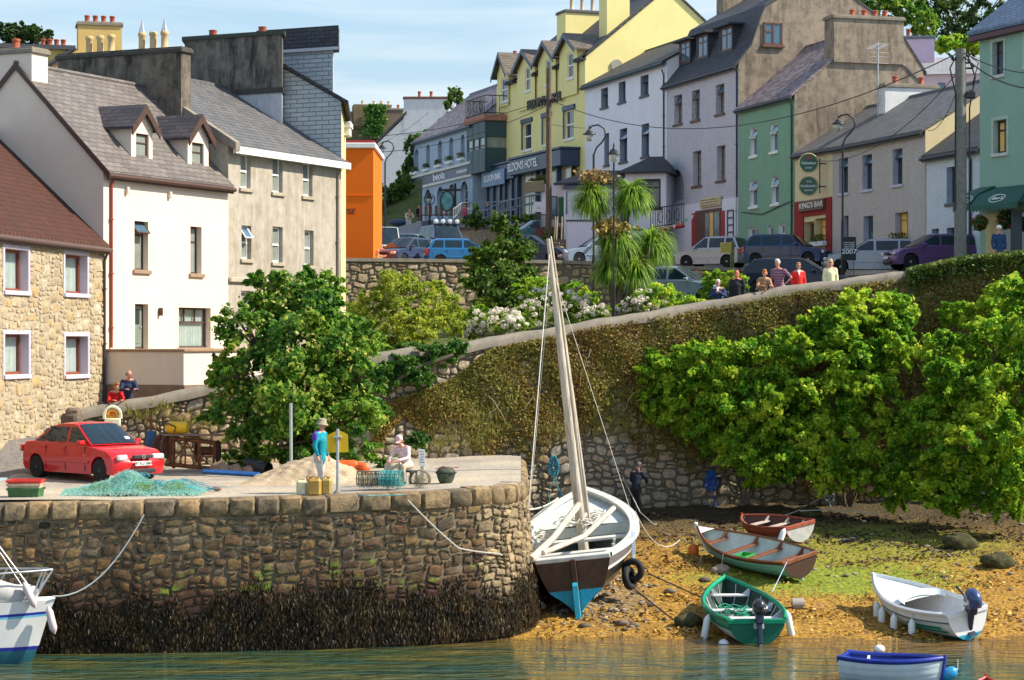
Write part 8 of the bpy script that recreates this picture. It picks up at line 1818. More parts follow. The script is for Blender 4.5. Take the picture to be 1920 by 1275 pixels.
lamp('upright lantern lamp rising through the palm heads',1151,272,600,78.5,1,hook=False); lamp('swan neck lamp in front of the red pub and beige terrace',1580,212,480,90,-1)
# flip: lamp with arm to right side (pub) handled by mirrored root
for o in col.objects:
    if o.get('label','').startswith(('swan neck lamp in front of the red pub',)): pass
lamp('small lantern lamp in a ring before the blue restaurant arches',805,362,425,138,1,hook=False)
o=E('lamp_ring',tuple(P(805,374,137.9)),0,'iron ring around the small lantern before the restaurant','ring'); mb=MB(); mb.tube([(.33*cos(a),0,.33*sin(a)) for a in np.linspace(0,2*pi,25)],.03,5); mb.build('ring',BLACK,o)
def pole(name,label,x,yt,yb,D,r0,r1,mat,lean=0,cat='utility pole'):
    b=P(x,yb,D); H_=(yb-yt)*D/F; r=E(name,tuple(b),0,label,cat); mb=MB(); mb.tube([(0,0,-1),(0,0,H_*.5),(lean,0,H_)],[r0,(r0+r1)/2,r1],12); mb.build('pole',mat,r,smooth=60); return r,H_
GREYP=plain('grey_pole_wood',(.16,.16,.14),.85,var=.3,vs=5,bump=.5); 
p1,H_=pole('utility_pole','thick grey utility pole with insulators before the sea green house',1801,92,500,79,.24,.19,GREYP)
mb=MB()
for (dx,y_) in ((.3,105),(.3,118),(.42,128),(-.3,112),(.35,176)): 
    z=H_-(y_-92)*79/F; mb.rbox(min(0,dx),max(0,dx),-.05,.05,z-.03,z+.03,.01); mb.ell((dx,-.05,z+.06),(.06,.06,.09),8,6)
mb.rbox(.15,.5,-.2,.1,H_-(185-92)*79/F,H_-(172-92)*79/F,.03); mb.build('insulators',BLACK,p1)
mb=MB(); mb.tube([(.25,-.1,H_-.3),(.5,-.12,H_-1.0),(.3,-.1,H_-2.1),(.28,-.12,0)],.03,5); mb.tube([(.2,-.15,H_-.2),(.62,-.1,H_-.5),(.4,-.1,H_-1.3)],.02,4); mb.tube([(-.2,-.15,H_-.3),(-.4,-.1,H_-.7),(-.2,-.1,H_-1.6),(-.22,-.1,2)],.025,4); mb.build('pole_cables',BLACK,p1)
p2,H2=pole('utility_pole','brown wooden telephone pole before the yellow hotel',1029,128,440,118,.17,.13,plain('brown_pole_wood',(.12,.085,.055),.85,var=.35,vs=5,bump=.5))
mb=MB(); z=H2-(190-128)*118/F
for dx in (-.35,-.2,.2,.35): mb.ell((dx,-.1,z+.1),(.07,.07,.12),8,6)
mb.rbox(-.5,.5,-.12,-.02,z-.05,z+.05,.01); mb.build('insulators',BLACK,p2)
def wire(label,a,b,sag,r=.018,group='overhead wires across the street'):
    a=Vector(a);b=Vector(b); o=E('overhead_wire',tuple(a),0,label,'wire',group); mb=MB(); mb.tube([a.lerp(b,t)-a-Vector((0,0,sag*4*t*(1-t))) for t in np.linspace(0,1,24)],r,5); mb.build('wire',BLACK,o)
wire('long wire from the telephone pole past the lavender and green houses to the grey pole',P(1029,186,118),P(1795,100,79),2.1,.022); wire('wire from the grey pole out of the picture at the upper right',P(1805,98,79),P(1990,135,70),.3,.022); wire('thicker wire from the grey pole out at the right, just below the other',P(1805,104,79),P(1990,160,70),.5,.028)
wire('wire from the telephone pole to the left over the restaurant roof',P(1029,186,118),P(640,258,128),.5); wire('lower wire from the telephone pole to the left',P(1029,196,118),P(640,285,128),.8); wire('short wire across the hotel front',P(1029,232,118),P(1095,240,134),.05); wire('wire from the white gable house to the left',P(803,211,180),P(640,290,150),.6); wire('wire from the grey pole down to the red bar wall',P(1800,130,79),P(1490,290,106),1.4,.016); wire('wire from the grey pole to the cream gable',P(1801,150,79),P(1740,245,93),.5,.014)
# event board
o=E('event_board',tuple(P(1592,520,88)),0,'black event board reading 2007 on two legs','sign'); s=88/F
mb=MB(); mb.rbox(-13*s,13*s,-.03,.03,32*s,76*s,.01); bd=mb.build('board',BLACK,o); mb=MB(); mb.box(-9*s,-8*s,-.02,.02,-1,32*s); mb.build('leg',BLACK,o); mb=MB(); mb.box(8*s,9*s,-.02,.02,-1,32*s); mb.build('leg',BLACK,o)
text('2007','lettering',.26,SIGNW,bd,T3(0,-.035,48*s)@RX90,.004,sx=1.15)
mb=MB(); marks(mb,-10*s,10*s,53*s,67*s,-.032,4,3); mb.build('small_print',SIGNW,bd)
o=E('parking_sign',tuple(P(1373,505,104)),0,'mossy post with a yellow notice behind the silver hatchback','sign'); s=104/F
mb=MB(); mb.rbox(-.09,.09,-.09,.09,-1,53*s,.02); mb.build('post',plain('mossy_post',(.16,.17,.07),.9,var=.4),o); mb=MB(); mb.rbox(-23*s,-2*s,-.14,-.1,31*s,50*s,.01); nb=mb.build('notice',plain('yellow_notice',(.55,.45,.10),.7),o); mb=MB(); marks(mb,-20*s,-5*s,33*s,48*s,-.142,4,6); mb.build('painted_marks',plain('notice_ink',(.30,.22,.03),.8),nb)
# oval hanging sign + lights, menu board
o=E('hanging_sign',tuple(P(853,428,137)),0,'oval painted sign hanging from a black gallows post by the restaurant','sign'); s=137/F
mb=MB(); mb.tube([(0,0,-.5),(0,0,84*s)],.09,6); mb.tube([(-29*s,0,72*s),(11*s,0,72*s)],.07,6); mb.build('post',BLACK,o)
mb=MB(); M_=T3(-15*s,-.05,51*s)@Matrix.Rotation(pi/2,4,'X'); mb.lathe([(.32,-.05),(.40,-.04),(.40,.04),(.32,.05)],28,(0,0,0),0,M_@Matrix.Diagonal((1.05,1.5,1,1))); mb.build('sign_panel',plain('sea_painting',(.03,.13,.25),.4,c2=(.10,.40,.35),vs=3,var=.6,coat=.5),o,smooth=30); mb=MB(); mb.tube([M_@Vector((.41*cos(a),.60*sin(a),.05)) for a in np.linspace(0,2*pi,30)],.04,6); mb.build('rim',BLACK,o)
o=E('menu_board',tuple(P(1010,388,123)),0,'small white menu board on a bracket outside the shop','sign'); mb=MB(); mb.rbox(-.27,.27,-.03,.03,-.28,.28,.01); m_=mb.build('board',SIGNW,o); mb=MB(); marks(mb,-.1,.1,-.12,.0,-.034,2,6); mb.build('print',BLACK,m_)
# patio furniture
def chairset(x,y,D,label,k='bench'):
    o=E('patio_bench',tuple(P(x,y,D)),R(-10),label,'bench'); s=.11
    mb=MB()
    for i in range(9): mb.rbox(-1.4+i*.33,-1.25+i*.33,.2,.24,.35,1.0,.01)
    mb.build('backrest',DWOOD,o); mb=MB(); mb.rbox(-1.4,1.4,-.3,.2,.38,.43,.01); mb.build('seat',DWOOD,o)
    for lx in (-1.3,1.25):
        mb=MB(); mb.rbox(lx,lx+.08,-.25,.2,0,.38,.01); mb.build('leg',DWOOD,o)
chairset(826,415,138,'row of dark wooden slatted seats below the arches'); 
o=E('patio_parasol_base',tuple(P(746,417,138)),0,'folded dark blue patio umbrella lying over a chair','umbrella'); mb=MB(); mb.ell((0,0,0),(.55,.3,.22),12,8); mb.build('canopy',NAVY,o,smooth=60); mb=MB(); mb.tube([(0,0,-.8),(0,0,0)],.04,5); mb.build('pole',BLACK,o)
def railing(label,pts,h,mat,n,name='terrace_railing',bars=False):
    pts=[Vector(p) for p in pts]; o=E(name,tuple(pts[0]),0,label,'railing'); q=[p-pts[0] for p in pts]; mb=MB()
    for dz in ((h,h*.5) if not bars else (h,.12)): mb.tube([p+Vector((0,0,dz)) for p in q],.035,5)
    for a,b in zip(q,q[1:]):
        for i in range(n): p=a.lerp(b,i/n); mb.tube([p-Vector((0,0,.3)),p+Vector((0,0,h))],.03 if not bars else .016,4)
    mb.build('rails',mat,o); return o
GR=plain('grey_rail',(.22,.25,.28),.5,metal=.3)
railing('grey metal terrace railing climbing beside the restaurant steps',[P(850,424,131),P(866,412,132),P(935,410,132),P(1012,396,132)],1.0,GR,5)
railing('lower grey handrail beside the ramp to the navy shopfront',[P(905,425,129),P(940,408,130),P(1010,392,130)],.9,GR,4)
railing('tall iron bar fence beside the white yard wall',[P(1000,450,121),P(1062,452,119.5)],1.4,plain('dark_bars',(.08,.09,.09),.5,metal=.4),22,'bar_fence',True)
o=E('wooden_gate',tuple(P(1004,458,120.5)),0,'dark red wooden paling gate behind the iron bars','gate'); s=120.5/F; mb=MB()
for i in range(12): mb.rbox(i*4.2*s,(i*4.2+3)*s,0,.04,0,30*s,.01)
mb.rbox(0,50*s,.05,.09,6*s,9*s,.01); mb.rbox(0,50*s,.05,.09,22*s,25*s,.01); mb.build('palings',plain('dark_red_wood',(.17,.04,.03),.6),o)
bush('trimmed grey green planter hedge beside the hotel steps',[CL(975,410,131,28,7),CL(995,408,131,18,7)],2500,.16,CON,(980,418,131),'planter_hedge')
bush('shrub in the terrace bed beside the restaurant railing',[CL(893,405,129,12,20),CL(880,418,129,16,10),CL(905,418,129,14,8)],2500,.18,CON,(893,430,129))
bush('potted round bush beside the white yard wall',[CL(1032,440,118,13,12)],900,.14,SYC,(1032,452,118),'potted_bush')
def basket(x,y,D,r,label,fl=(.55,.03,.04)):
    o=E('hanging_basket',tuple(P(x,y,D)),0,label,'hanging basket'); n=500; d=rotv(rng.normal(0,1,(n,3))); p=d*r*rng.uniform(.6,1.1,(n,1)); leaves('foliage',p,d,.12,POTL,o); n=70; d=rotv(rng.normal(0,1,(n,3))); leaves('flowers',d*r*1.05,d,.08,plain('basket_flowers_%d'%x,fl,.6),o)
    mb=MB(); mb.lathe([(.04,-r*.9),(r*.6,-r*.5),(r*.75,0)],10); mb.build('bowl',DKBROWN,o); mb=MB(); mb.tube([(0,0,0),(0,0,r*1.8)],.012,4); mb.build('chain',BLACK,o)
basket(1837,418,83,.28,'hanging basket left of the awning doorway'); basket(1887,412,83,.34,'big hanging basket with pink flowers under the right awning',(.6,.2,.25)); basket(998,345,128,.32,'hanging basket under the hotel name board'); basket(1016,338,128,.34,'flower basket beside the telephone pole')
o=E('price_board',tuple(P(1906,470,82)),R(-14),'narrow grey notice board leaning in the shop doorway','sign'); mb=MB(); mb.rbox(-.2,.2,-.02,.02,0,1.5,.01); mb.build('board',plain('slate_board',(.06,.08,.09),.6),o)
mb=MB(); 
# bunting
o=E('bunting',tuple(P(1200,430,112)),0,'string of small coloured flags across the arch railing','bunting'); a=Vector(P(1200,432,112)); b=Vector(P(1300,402,112)); cols=[plain('flag_orange',(.7,.25,.05),.7),plain('flag_green',(.1,.45,.2),.7),plain('flag_white',(.7,.7,.7),.7)]
mb=MB(); mb.tube([a.lerp(b,t)-a-Vector((0,0,.3*4*t*(1-t))) for t in np.linspace(0,1,16)],.01,4); mb.build('string',ROPE,o)
for i in range(9):
    t=(i+.5)/9; p=a.lerp(b,t)-a-Vector((0,0,.3*4*t*(1-t))); mb=MB(); mb.add([p,p+Vector((.18,0,.03)),p+Vector((.08,0,-.2))],[(0,1,2)]); mb.build('flag',cols[i%3],o)
# ---------- quay things
ZQ=3.42
def PQ(x,y,z=ZQ): D=(7-z)*F/(y-640); return Vector((X_(x,D),D,z))
p=PQ(44,936,3.36)
def fishbox(z,w_,d_,h_,mat,label,i):
    o=E('fish_box',(p.x,p.y+.25,z),R(-3+i*2),label,'fish box',None); mb=MB(); t=.02
    mb.add([(-w_/2,-d_/2,h_),(w_/2,-d_/2,h_),(w_/2,d_/2,h_),(-w_/2,d_/2,h_),(-w_*.46,-d_*.46,0),(w_*.46,-d_*.46,0),(w_*.46,d_*.46,0),(-w_*.46,d_*.46,0),(-w_/2+t,-d_/2+t,h_),(w_/2-t,-d_/2+t,h_),(w_/2-t,d_/2-t,h_),(-w_/2+t,d_/2-t,h_),(-w_*.44,-d_*.44,t),(w_*.44,-d_*.44,t),(w_*.44,d_*.44,t),(-w_*.44,d_*.44,t)],
     [(0,1,5,4),(1,2,6,5),(2,3,7,6),(3,0,4,7),(4,5,6,7),(8,9,13,12),(9,10,14,13),(10,11,15,14),(11,8,12,15),(12,13,14,15),(0,1,9,8),(1,2,10,9),(2,3,11,10),(3,0,8,11)]); mb.build('tub',mat,o)
    mb=MB(); mb.rbox(-w_/2-.02,w_/2+.02,-d_/2-.025,-d_/2+.0,h_-.05,h_+.005,.006); mb.rbox(-w_/2-.02,w_/2+.02,d_/2,d_/2+.025,h_-.05,h_+.005,.006); mb.rbox(-w_*.35,-w_*.28,-d_/2-.01,-d_/2+.03,.03,h_-.05,.005); mb.rbox(w_*.28,w_*.35,-d_/2-.01,-d_/2+.03,.03,h_-.05,.005); mb.build('rim',mat,o)
fishbox(3.36,.74,.5,.25,plain('dark_green_plastic',(.02,.10,.03),.5,c2=(.06,.16,.05)),'dark green fish box, lowest of the stack at the quay edge',0); fishbox(3.54,.76,.5,.17,plain('beige_plastic',(.45,.36,.24),.5),'beige fish box in the middle of the stack',1); fishbox(3.645,.78,.5,.15,plain('red_plastic',(.6,.04,.03),.5),'red fish box on top of the stack',2)
# nets
NETM=leaf('aqua_net_fibre',[(.10,.40,.36),(.30,.60,.52),(.55,.78,.70),(.15,.50,.50)],.5,3); NETG=leaf('lime_net_fibre',[(.10,.22,.02),(.35,.45,.03)],.4,3)
c=np.array(PQ(250,925)); o=E('fishing_net_heap',tuple(c),0,'heap of pale turquoise fishing net along the quay edge','fishing net')
def hump(x): return .47*np.exp(-((x+.1)/.5)**2)+.24*np.exp(-((x-1.0)/.45)**2)+.12*np.exp(-((x+.9)/.4)**2)+.07
n=26000; x=rng.uniform(-1.6,1.65,n); yy=rng.normal(0,.28,n); z=hump(x)*np.exp(-(yy/.4)**2)*rng.uniform(.1,1.05,n)**.5; leaves('mesh_fibres',np.stack([x,yy,z],1),np.tile([0,-.4,1],(n,1)),.13,NETM,o,asp=.07,spread=1.0)
n=2500; cx=np.where(rng.uniform(0,1,n)<.5,.3,np.where(rng.uniform(0,1,n)<.6,1.05,-.75)); x=cx+rng.normal(0,.14,n); yy=-.2+rng.normal(0,.12,n); z=np.abs(rng.normal(.08,.08,n)); leaves('green_fibres',np.stack([x,yy,z],1),np.tile([0,-.4,1],(n,1)),.10,NETG,o,asp=.15,spread=1.0)
mb=MB(); xs_=np.linspace(-1.5,1.55,24); ys_=np.linspace(-.5,.5,9); vs=[(x,y,max(.0,float(hump(x))*math.exp(-(y/.36)**2)*.82+.02*sin(x*23+y*17))) for x in xs_ for y in ys_]; mb.add(vs,[(i*9+j,(i+1)*9+j,(i+1)*9+j+1,i*9+j+1) for i in range(23) for j in range(8)]); mb.build('core',plain('net_core',(.12,.38,.34),.9,var=.5,vs=14,bump=1,bsc=50,c2=(.35,.62,.55)),o,smooth=70,fix=False)
mb=MB(); rr=random.Random(8)
for k_2 in range(40):
    cx=rr.gauss(.8,.5); cy=rr.gauss(0,.2); r_=rr.uniform(.08,.22); mb.tube([(cx+r_*1.6*cos(a),cy+r_*sin(a),float(hump(np.array(cx)))*.8+.04*sin(2*a)+.03) for a in np.linspace(0,rr.uniform(3,6),10)],.008,4)
mb.build('ropes',plain('teal_twine',(.08,.42,.48),.8),o)
p=PQ(402,921); o=E('mooring_shackle',tuple(p),0,'rusty mooring ring and float lying on the quay','mooring ring'); mb=MB(); mb.tube([(-.22,0,.03),(-.1,.03,.05),(.02,0,.06)],.025,6); mb.tube([(-.2,-.06,.03),(-.05,-.04,.05)],.02,6); mb.build('ring',BLACK,o); mb=MB(); mb.ell((.07,0,.06),(.11,.07,.06),12,8); mb.build('float',plain('brown_float',(.25,.12,.07),.6),o,smooth=60)
# sand heap
o=E('sand_heap',tuple(PQ(585,915)),0,'heap of pale golden sand on the quay','sand heap'); o['kind']='stuff'; bpy.data.objects.remove(o)
c=PQ(588,908); mb=MB(); nx,ny=90,44
def sh_(x,y):
    e=.76*max(0,1-abs(x-.08)/(1.95 if x<.08 else 1.5))**.9; e*=max(0,1-(abs(y)/1.25)**1.6); return e+(.045*noise2(x*3,y*3,1.4)+.03*noise2(x*8,y*7,1.2))*min(1,e*5)+(.02*sin(x*21+y*9)*sin(y*17+x*5))*min(1,e*5)
vs=[(x,y,sh_(x,y)-.01) for x in np.linspace(-2.2,1.9,nx) for y in np.linspace(-1.25,1.25,ny)]; mb.add(vs,[(i*ny+j,(i+1)*ny+j,(i+1)*ny+j+1,i*ny+j+1) for i in range(nx-1) for j in range(ny-1)])
o=mb.build('sand_heap',ground_mat('golden_sand',[(.42,.31,.19),(.55,.42,.28),(.66,.53,.38)],(3,30),.8,bsc=30,bd=.04),None,smooth=80,loc=(c.x,c.y+.55,ZQ+.005),fix=False); tag(o,'heap of pale golden sand on the quay behind the yellow sign','sand heap',None,'stuff')
# poles & yellow sign
b=PQ(546,899); o=E('grey_post',tuple(b),0,'tall thin galvanised post standing on the quay behind the sand','post'); mb=MB(); mb.tube([(0,0,0),(-.01,0,143*b.y/F)],.042,10); mb.build('post',STEEL,o,smooth=60)
b=PQ(633,927); s=b.y/F; o=E('yellow_sign',tuple(b),0,'back of a house shaped yellow sign on a grey post at the quay edge','sign')
mb=MB(); mb.tube([(0,0,0),(0,0,123*s)],.036,10); mb.build('post',STEEL,o,smooth=60); mb=MB(); mb.prism([(-20*s,78*s),(20*s,79*s),(19*s,112*s),(1*s,121*s),(-21*s,110*s)],.045,.06); mb.build('sign_panel',plain('traffic_yellow',(.75,.47,.01),.5,var=.08),o); mb=MB(); mb.rbox(-8*s,8*s,-.05,.044,106*s,109*s,.005); mb.build('clamp',STEEL,o)
mb=MB(); mb.lathe([(.12,-.01),(.10,.05),(.05,.1)],10); mb.build('footing',CONC,o)
# jerrycans
def can(x,y,D,w_,h_,mat,label,rz=0):
    o=E('jerrycan',(X_(x,D),D,ZQ+.005),rz,label,'jerrycan'); mb=MB(); mb.rbox(-w_/2,w_/2,-w_*.4,w_*.4,0,h_,.05); mb.build('can',mat,o,smooth=35); mb=MB(); mb.lathe([(.035,h_),(.035,h_+.035)],10,(w_*.25,0,0)); mb.tube([(-w_*.3,0,h_-.01),(-w_*.2,0,h_+.05),(w_*.05,0,h_+.05),(w_*.12,0,h_-.01)],.014,6); mb.build('cap_and_handle',mat,o)
can(566,0,51.3,.25,.36,plain('cream_yellow_plastic',(.60,.55,.25),.5,c2=(.75,.72,.6),vs=3),'cream yellow jerrycan, leftmost by the sand heap'); can(590,0,51.2,.31,.40,plain('amber_plastic',(.35,.20,.03),.4,c2=(.52,.33,.08),vs=3),'amber brown jerrycan in the middle'); can(612,0,51.35,.25,.40,plain('olive_amber_plastic',(.28,.20,.04),.4,c2=(.5,.35,.1),vs=3),'olive amber jerrycan beside the sign post'); can(579,0,51.6,.2,.38,plain('rust_plastic',(.25,.09,.02),.4),'rust brown jerrycan half hidden behind the amber one')
# creels
def creel(x,D,w_,r_,label,rz,mat,net,nm='lobster_pot',n=900):
    o=E(nm,(X_(x,D),D,ZQ+.05),rz,label,'lobster pot',None); mb=MB()
    for k_2 in range(6):
        x_=-w_/2+w_*k_2/5; mb.tube([(x_,r_*cos(a),r_*.92+r_*sin(a)*.95) for a in np.linspace(-.4,pi+.4,14)]+[(x_,r_*cos(-.4),r_*.92+r_*sin(-.4))],.012,5)
    for a in np.linspace(-.4,pi+.4,8): mb.tube([(-w_/2,r_*cos(a),r_*.92+r_*sin(a)*.95),(w_/2,r_*cos(a),r_*.92+r_*sin(a)*.95)],.009,4)
    for k_2 in range(18):
        x_=-w_/2+w_*k_2/17; mb.tube([(x_,r_*cos(a),r_*.92+r_*sin(a)*.95) for a in np.linspace(-.4,pi+.4,10)],.0045,3)
    mb.build('frame',mat,o)
    p=np.stack([rng.uniform(-w_/2.1,w_/2.1,n),rng.normal(0,r_*.35,n),r_*.85+rng.normal(0,r_*.32,n)],1); leaves('netting',p,rng.normal(0,1,(n,3)),.12,net,o,asp=.06,spread=1)
BN=leaf('beige_netting',[(.45,.38,.24),(.68,.60,.42)],.3,3); TN=leaf('teal_netting',[(.03,.25,.25),(.15,.45,.42),(.6,.58,.42)],.3,3)
creel(692,52.6,.55,.24,'brown framed lobster pot with pale netting, left of the three',R(10),plain('pot_frame',(.05,.07,.05),.7),BN); creel(734,52.5,.5,.25,'teal wrapped lobster pot, middle of the three',R(-12),plain('teal_pot_frame',(.03,.25,.26),.7),TN,n=1800); creel(787,52.9,.25,.24,'round ended lobster pot standing end on, right of the three',R(80),plain('brown_pot_frame',(.14,.11,.06),.7),BN,n=700)
rope('teal and white rope trailing on the quay stones below the pots',PQ(650,926,3.46),PQ(758,928,3.47),-.0,.012,plain('teal_rope2',(.08,.35,.38),.8),pts=[PQ(690,930,3.46)],name='quay_rope')
# sack
c=PQ(738,898); o=E('burlap_sack',(X_(738,54.0),54.0,3.48),0,'tall wrinkled beige sack standing on the quay by the seated woman','sack'); mb=MB(); n_=22; vs=[]
prof=[(.0,.0),(.19,.02),(.22,.2),(.20,.4),(.17,.55),(.13,.60),(.15,.66),(.12,.72),(.0,.70)]
for (r_,z_) in prof:
    for k_2 in range(n_): a=2*pi*k_2/n_; rr_=r_*(1+.10*sin(5*a+z_*9)+.06*sin(9*a-z_*14)); vs.append((rr_*cos(a)*1.15,rr_*sin(a),z_*.95+.02*sin(3*a)))
mb.add(vs,[(i*n_+j,i*n_+(j+1)%n_,(i+1)*n_+(j+1)%n_,(i+1)*n_+j) for i in range(len(prof)-1) for j in range(n_)]); mb.build('sack',plain('sackcloth',(.46,.40,.29),.9,var=.2,bump=.6,bsc=90),o,smooth=60)
o=E('stool',(X_(764,54.3),54.55,3.48),R(-30),'low black crate the pink capped woman is sitting on','stool'); mb=MB(); mb.rbox(-.2,.2,-.17,.17,.30,.34,.02); mb.build('seat',BLACK,o)
for sx_ in (-.16,.16):
    for sy_ in (-.13,.13): mb=MB(); mb.rbox(sx_-.02,sx_+.02,sy_-.02,sy_+.02,0,.30,.004); mb.build('leg',BLACK,o)
# black basket
o=E('black_basket',(X_(836,54.3),54.3,3.52),0,'round black net basket with green bottom and red line on the quay','basket'); mb=MB(); mb.lathe([(.15,.0),(.19,.08),(.22,.18),(.25,.26),(.22,.32),(.12,.40)],20); mb.build('net_bag',plain('black_net',(.02,.022,.02),.8,c2=(.10,.13,.08),var=.4,vs=7,bump=.8,bsc=50),o,smooth=60); mb=MB(); mb.tube([(.25*cos(a),.25*sin(a),.26) for a in np.linspace(0,2*pi,20)],.018,6); mb.build('hoop',BLACK,o); mb=MB(); mb.tube([(-.25,-.1,.35),(-.05,-.1,.42),(.1,-.1,.37),(.32,-.1,.40)],.010,4); mb.build('red_line',REDP,o)
# white notice
o=E('white_notice',(X_(792,57.5),57.5,3.5),R(-4),'white notice with small writing on a short grey post','sign'); s=57.5/F; mb=MB(); mb.rbox(-.05,.05,-.04,.04,0,22*s,.01); mb.build('post',plain('pale_post',(.45,.47,.43),.7),o); mb=MB(); mb.prism([(-6.5*s,20*s),(6.0*s,18*s),(5*s,50*s),(-6.5*s,51*s)],-.06,-.045); nb=mb.build('notice',WHITE,o)
mb=MB(); marks(mb,-.06,.05,24*s,48*s,-.062,5,8); mb.build('print',plain('grey_ink',(.15,.15,.25),.8),nb)
# orange kayak/buoy board
o=E('orange_lifeboard',(X_(655,58.5),58.5,3.46),R(-8),'orange plastic rescue board with dark cords behind the sign post','rescue board'); mb=MB(); mb.rbox(-.75,.28,-.12,.12,0,.40,.1); mb.ell((.28,0,.16),(.28,.11,.2),14,8); mb.build('board',plain('orange_plastic',(.70,.10,.01),.45,bump=.05),o,smooth=45); mb=MB(); 
for z_ in (.12,.2,.28): mb.tube([(-.6,-.13,z_),(.4,-.11,z_-.03)],.008,4)
mb.build('cords',BLACK,o)
# life ring cabinet on wall
o=E('lifebuoy_cabinet',tuple(P(211,800,63.6)),R(9),'yellow lifebuoy cabinet with an arched hood and orange ring on the wall','lifebuoy cabinet'); s=63.6/F
def arch_poly(w_,z0,z1,n=10): return [(-w_,z0),(w_,z0)]+[(w_*cos(a),z1-w_+w_*1.1*sin(a)) for a in np.linspace(0,pi,n)]
mb=MB(); mb.prism(arch_poly(15*s,0,36*s),.0,.12); mb.build('back',plain('cabinet_yellow',(.75,.62,.15),.5,c2=(.8,.78,.6)),o)
mb=MB(); ap=arch_poly(15*s,0,36*s); ai=arch_poly(11*s,15*s,32*s); 
q=[(x,-.12,z) for x,z in ap[2:]]; mb.tube([(15*s,-.06,15*s)]+[(x,-.06,z) for x,z in ap[2:]]+[(-15*s,-.06,15*s)],.05,6); mb.rbox(-15*s,15*s,-.14,.0,0,16*s,.03); mb.build('hood',plain('pale_cabinet',(.78,.70,.32),.5,c2=(.82,.80,.68)),o,smooth=40)
mb=MB(); mb.tube([(.12*cos(a)*1.1,-.05,22*s+.13*sin(a)) for a in np.linspace(0,pi,12)],.045,8); mb.ell((0,.0,22*s),(.13,.05,.13),12,8); mb.build('lifebuoy',plain('orange_ring',(.75,.12,.02),.5,c2=(.8,.5,.05)),o,smooth=60)
# winch machine
o=E('rusty_winch',tuple((X_(345,61.5),61.5,3.45)),R(-8),'rusty iron trawl winch frame against the wall, carrying the yellow drum','winch'); s=61.5/F
mb=MB(); 
for (a,b,r_) in (((-.55,0,.12),(.95,-.05,.0),.045),((-.4,0,.85),(.9,0,.72),.045),((-.4,0,.1),(-.4,0,.9),.05),((-.28,-.1,.1),(-.28,-.1,.88),.035),((.45,-.05,.05),(.45,-.05,.78),.05),((.85,0,0),(.85,0,.7),.04),((-.3,-.05,.2),(.1,-.05,.75),.025),((.1,-.05,.75),(.5,-.05,.1),.025),((.05,-.05,.1),(.05,-.05,.9),.025),((-.1,0,.95),(.4,0,.88),.035),((-.1,0,.82),(.4,0,.78),.03),((-.55,.35,.12),(.95,.3,.0),.045),((-.4,.35,.85),(.9,.35,.72),.045),((-.4,.35,0),(-.4,.35,.9),.05),((.85,.35,0),(.85,.35,.7),.04)):
    mb.tube([a,b],r_,4)
mb.build('frame',RUST,o)
DM=plain('rusty_brown_drum',(.14,.06,.035),.9,var=.5,vs=7,bump=.6)
mb=MB(); M_=T3(-.62,.1,.62)@Matrix.Rotation(pi/2,4,'Y'); mb.lathe([(.32,-.16),(.34,-.12),(.18,-.08),(.18,.08),(.34,.12),(.32,.16)],16,(0,0,0),0,M_@Matrix.Rotation(.3,4,'X')); mb.build('drum',DM,o,smooth=40); mb=MB(); M_=T3(.6,.25,.5)@Matrix.Rotation(pi/2,4,'Y'); mb.lathe([(.30,-.32),(.30,-.28),(.12,-.27),(.12,.27),(.30,.28),(.30,.32)],16,(0,0,0),0,M_); mb.build('drum',DM,o,smooth=40)
mb=MB(); mb.rbox(-.55,1.0,-.1,.5,.92,.96,.01); mb.build('top_plate',plain('worn_plate',(.25,.17,.12),.8,var=.4),o)
o2=E('yellow_drum',tuple((X_(333,61.6),61.6,4.60)),R(-8),'yellow plastic drum lying on top of the rusty winch','drum'); mb=MB(); M_=Matrix.Rotation(pi/2,4,'Y'); mb.lathe([(.12,-.30),(.15,-.28),(.165,-.2),(.165,.22),(.14,.29),(.05,.31)],18,(0,0,0),0,M_); mb.build('drum',plain('yellow_plastic',(.80,.48,.01),.4),o2,smooth=40); mb=MB(); mb.tube([(-.5,-.1,.06),(-.2,-.18,.12),(.0,-.18,.02),(-.05,-.17,-.12)],.02,5); mb.build('hose',DKBROWN,o2)
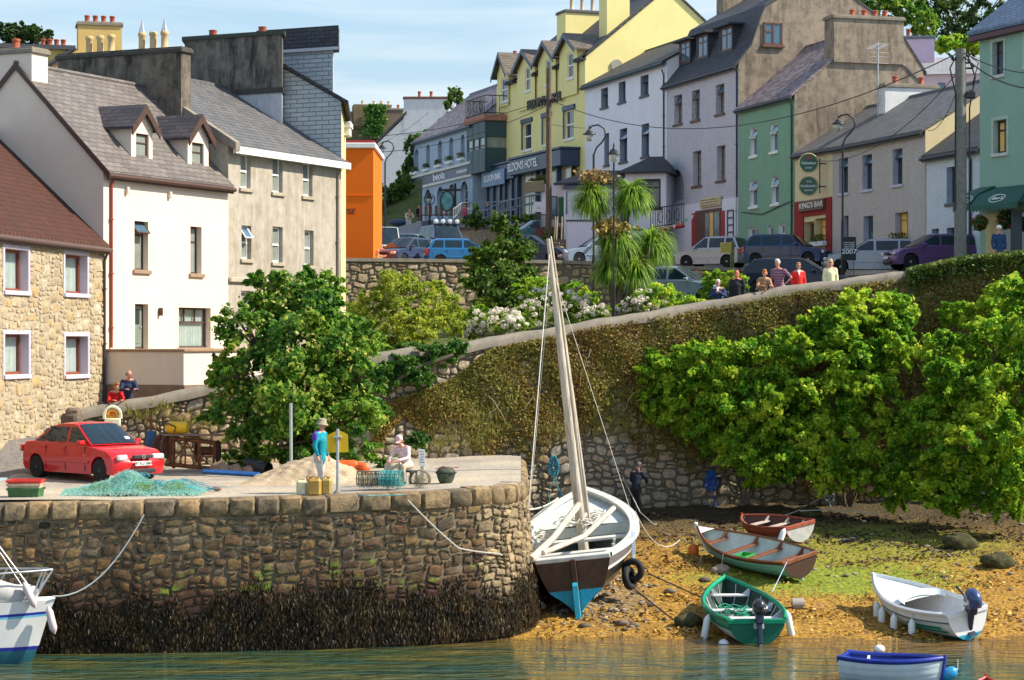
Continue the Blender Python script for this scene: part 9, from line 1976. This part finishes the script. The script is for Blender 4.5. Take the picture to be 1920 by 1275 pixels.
o=E('blue_board',tuple((X_(284,61.8),61.8,3.45)),R(4),'upright dark blue board leaning by the wall','board'); mb=MB(); mb.rbox(-.14,.14,-.04,.04,0,1.05,.01,0,Matrix.Rotation(.03,4,'X')); mb.build('panel',plain('navy_board',(.02,.09,.20),.6,var=.3),o); mb=MB(); mb.tube([(-.15,.02,.7),(-.17,.03,1.2),(-.05,.05,1.45),(.1,.06,1.3),(.2,.08,1.0)],.02,5); mb.tube([(-.02,.03,1.0),(-.03,.03,1.5)],.04,6); mb.build('pipe',RUST,o)
o=E('blue_kerb_beam',tuple((X_(380,59.4),59.4,3.46)),0,'bright blue painted beam lying on the ground before the winch and pipe','beam'); mb=MB(); q0=Vector((0,0,.05)); q1=Vector((X_(486,57.9)-X_(380,59.4),-1.5,.05)); mb.tube([q0,q1],.07,4); mb.build('beam',plain('bright_blue_paint2',(.02,.14,.42),.5),o)
o=E('black_pipe',tuple((X_(474,60.2),60.2,3.62)),0,'fat black plastic pipe lying behind the blue beam','pipe'); mb=MB(); d=Vector((.5,-.3,-.12)); mb.tube([-d*.3,d*.9],.21,16,cap=False); mb.tube([-d*.3,d*.9],.18,16,cap=False); mb.build('pipe',BLACK,o,smooth=60); 
for i,(x,s_) in enumerate(((413,.26),(440,.2),(465,.16))):
    mb=MB(); mb.ell((0,0,s_*.4),(s_*1.1,s_*.6,s_*.8),10,7); mb.v=[(v[0]+.1*s_*sin(v[2]*30),v[1],v[2]+.12*s_*sin(v[0]*22)) for v in mb.v]; o=mb.build('boulder',plain('tan_rock_%d'%x,(.30,.20,.13),.9,var=.4,bump=.6),None,smooth=70,loc=(X_(x,60),60,3.44)); tag(o,('largest','middle','smallest')[i]+' of three tan rocks behind the blue beam','rock')
# scaffold / bamboo canes near shop
o=E('leaning_poles',tuple(P(1040,470,113)),0,'bundle of bare wooden poles leaning outside the small shop','poles'); mb=MB()
for a,b in ((0,.15),(.15,-.05),(.3,.2),(-.1,.1)): mb.tube([(a,0,-1),(a*.6+b,0.2,1.75)],.03,5)
mb.build('poles',plain('bamboo',(.45,.38,.24),.7),o)
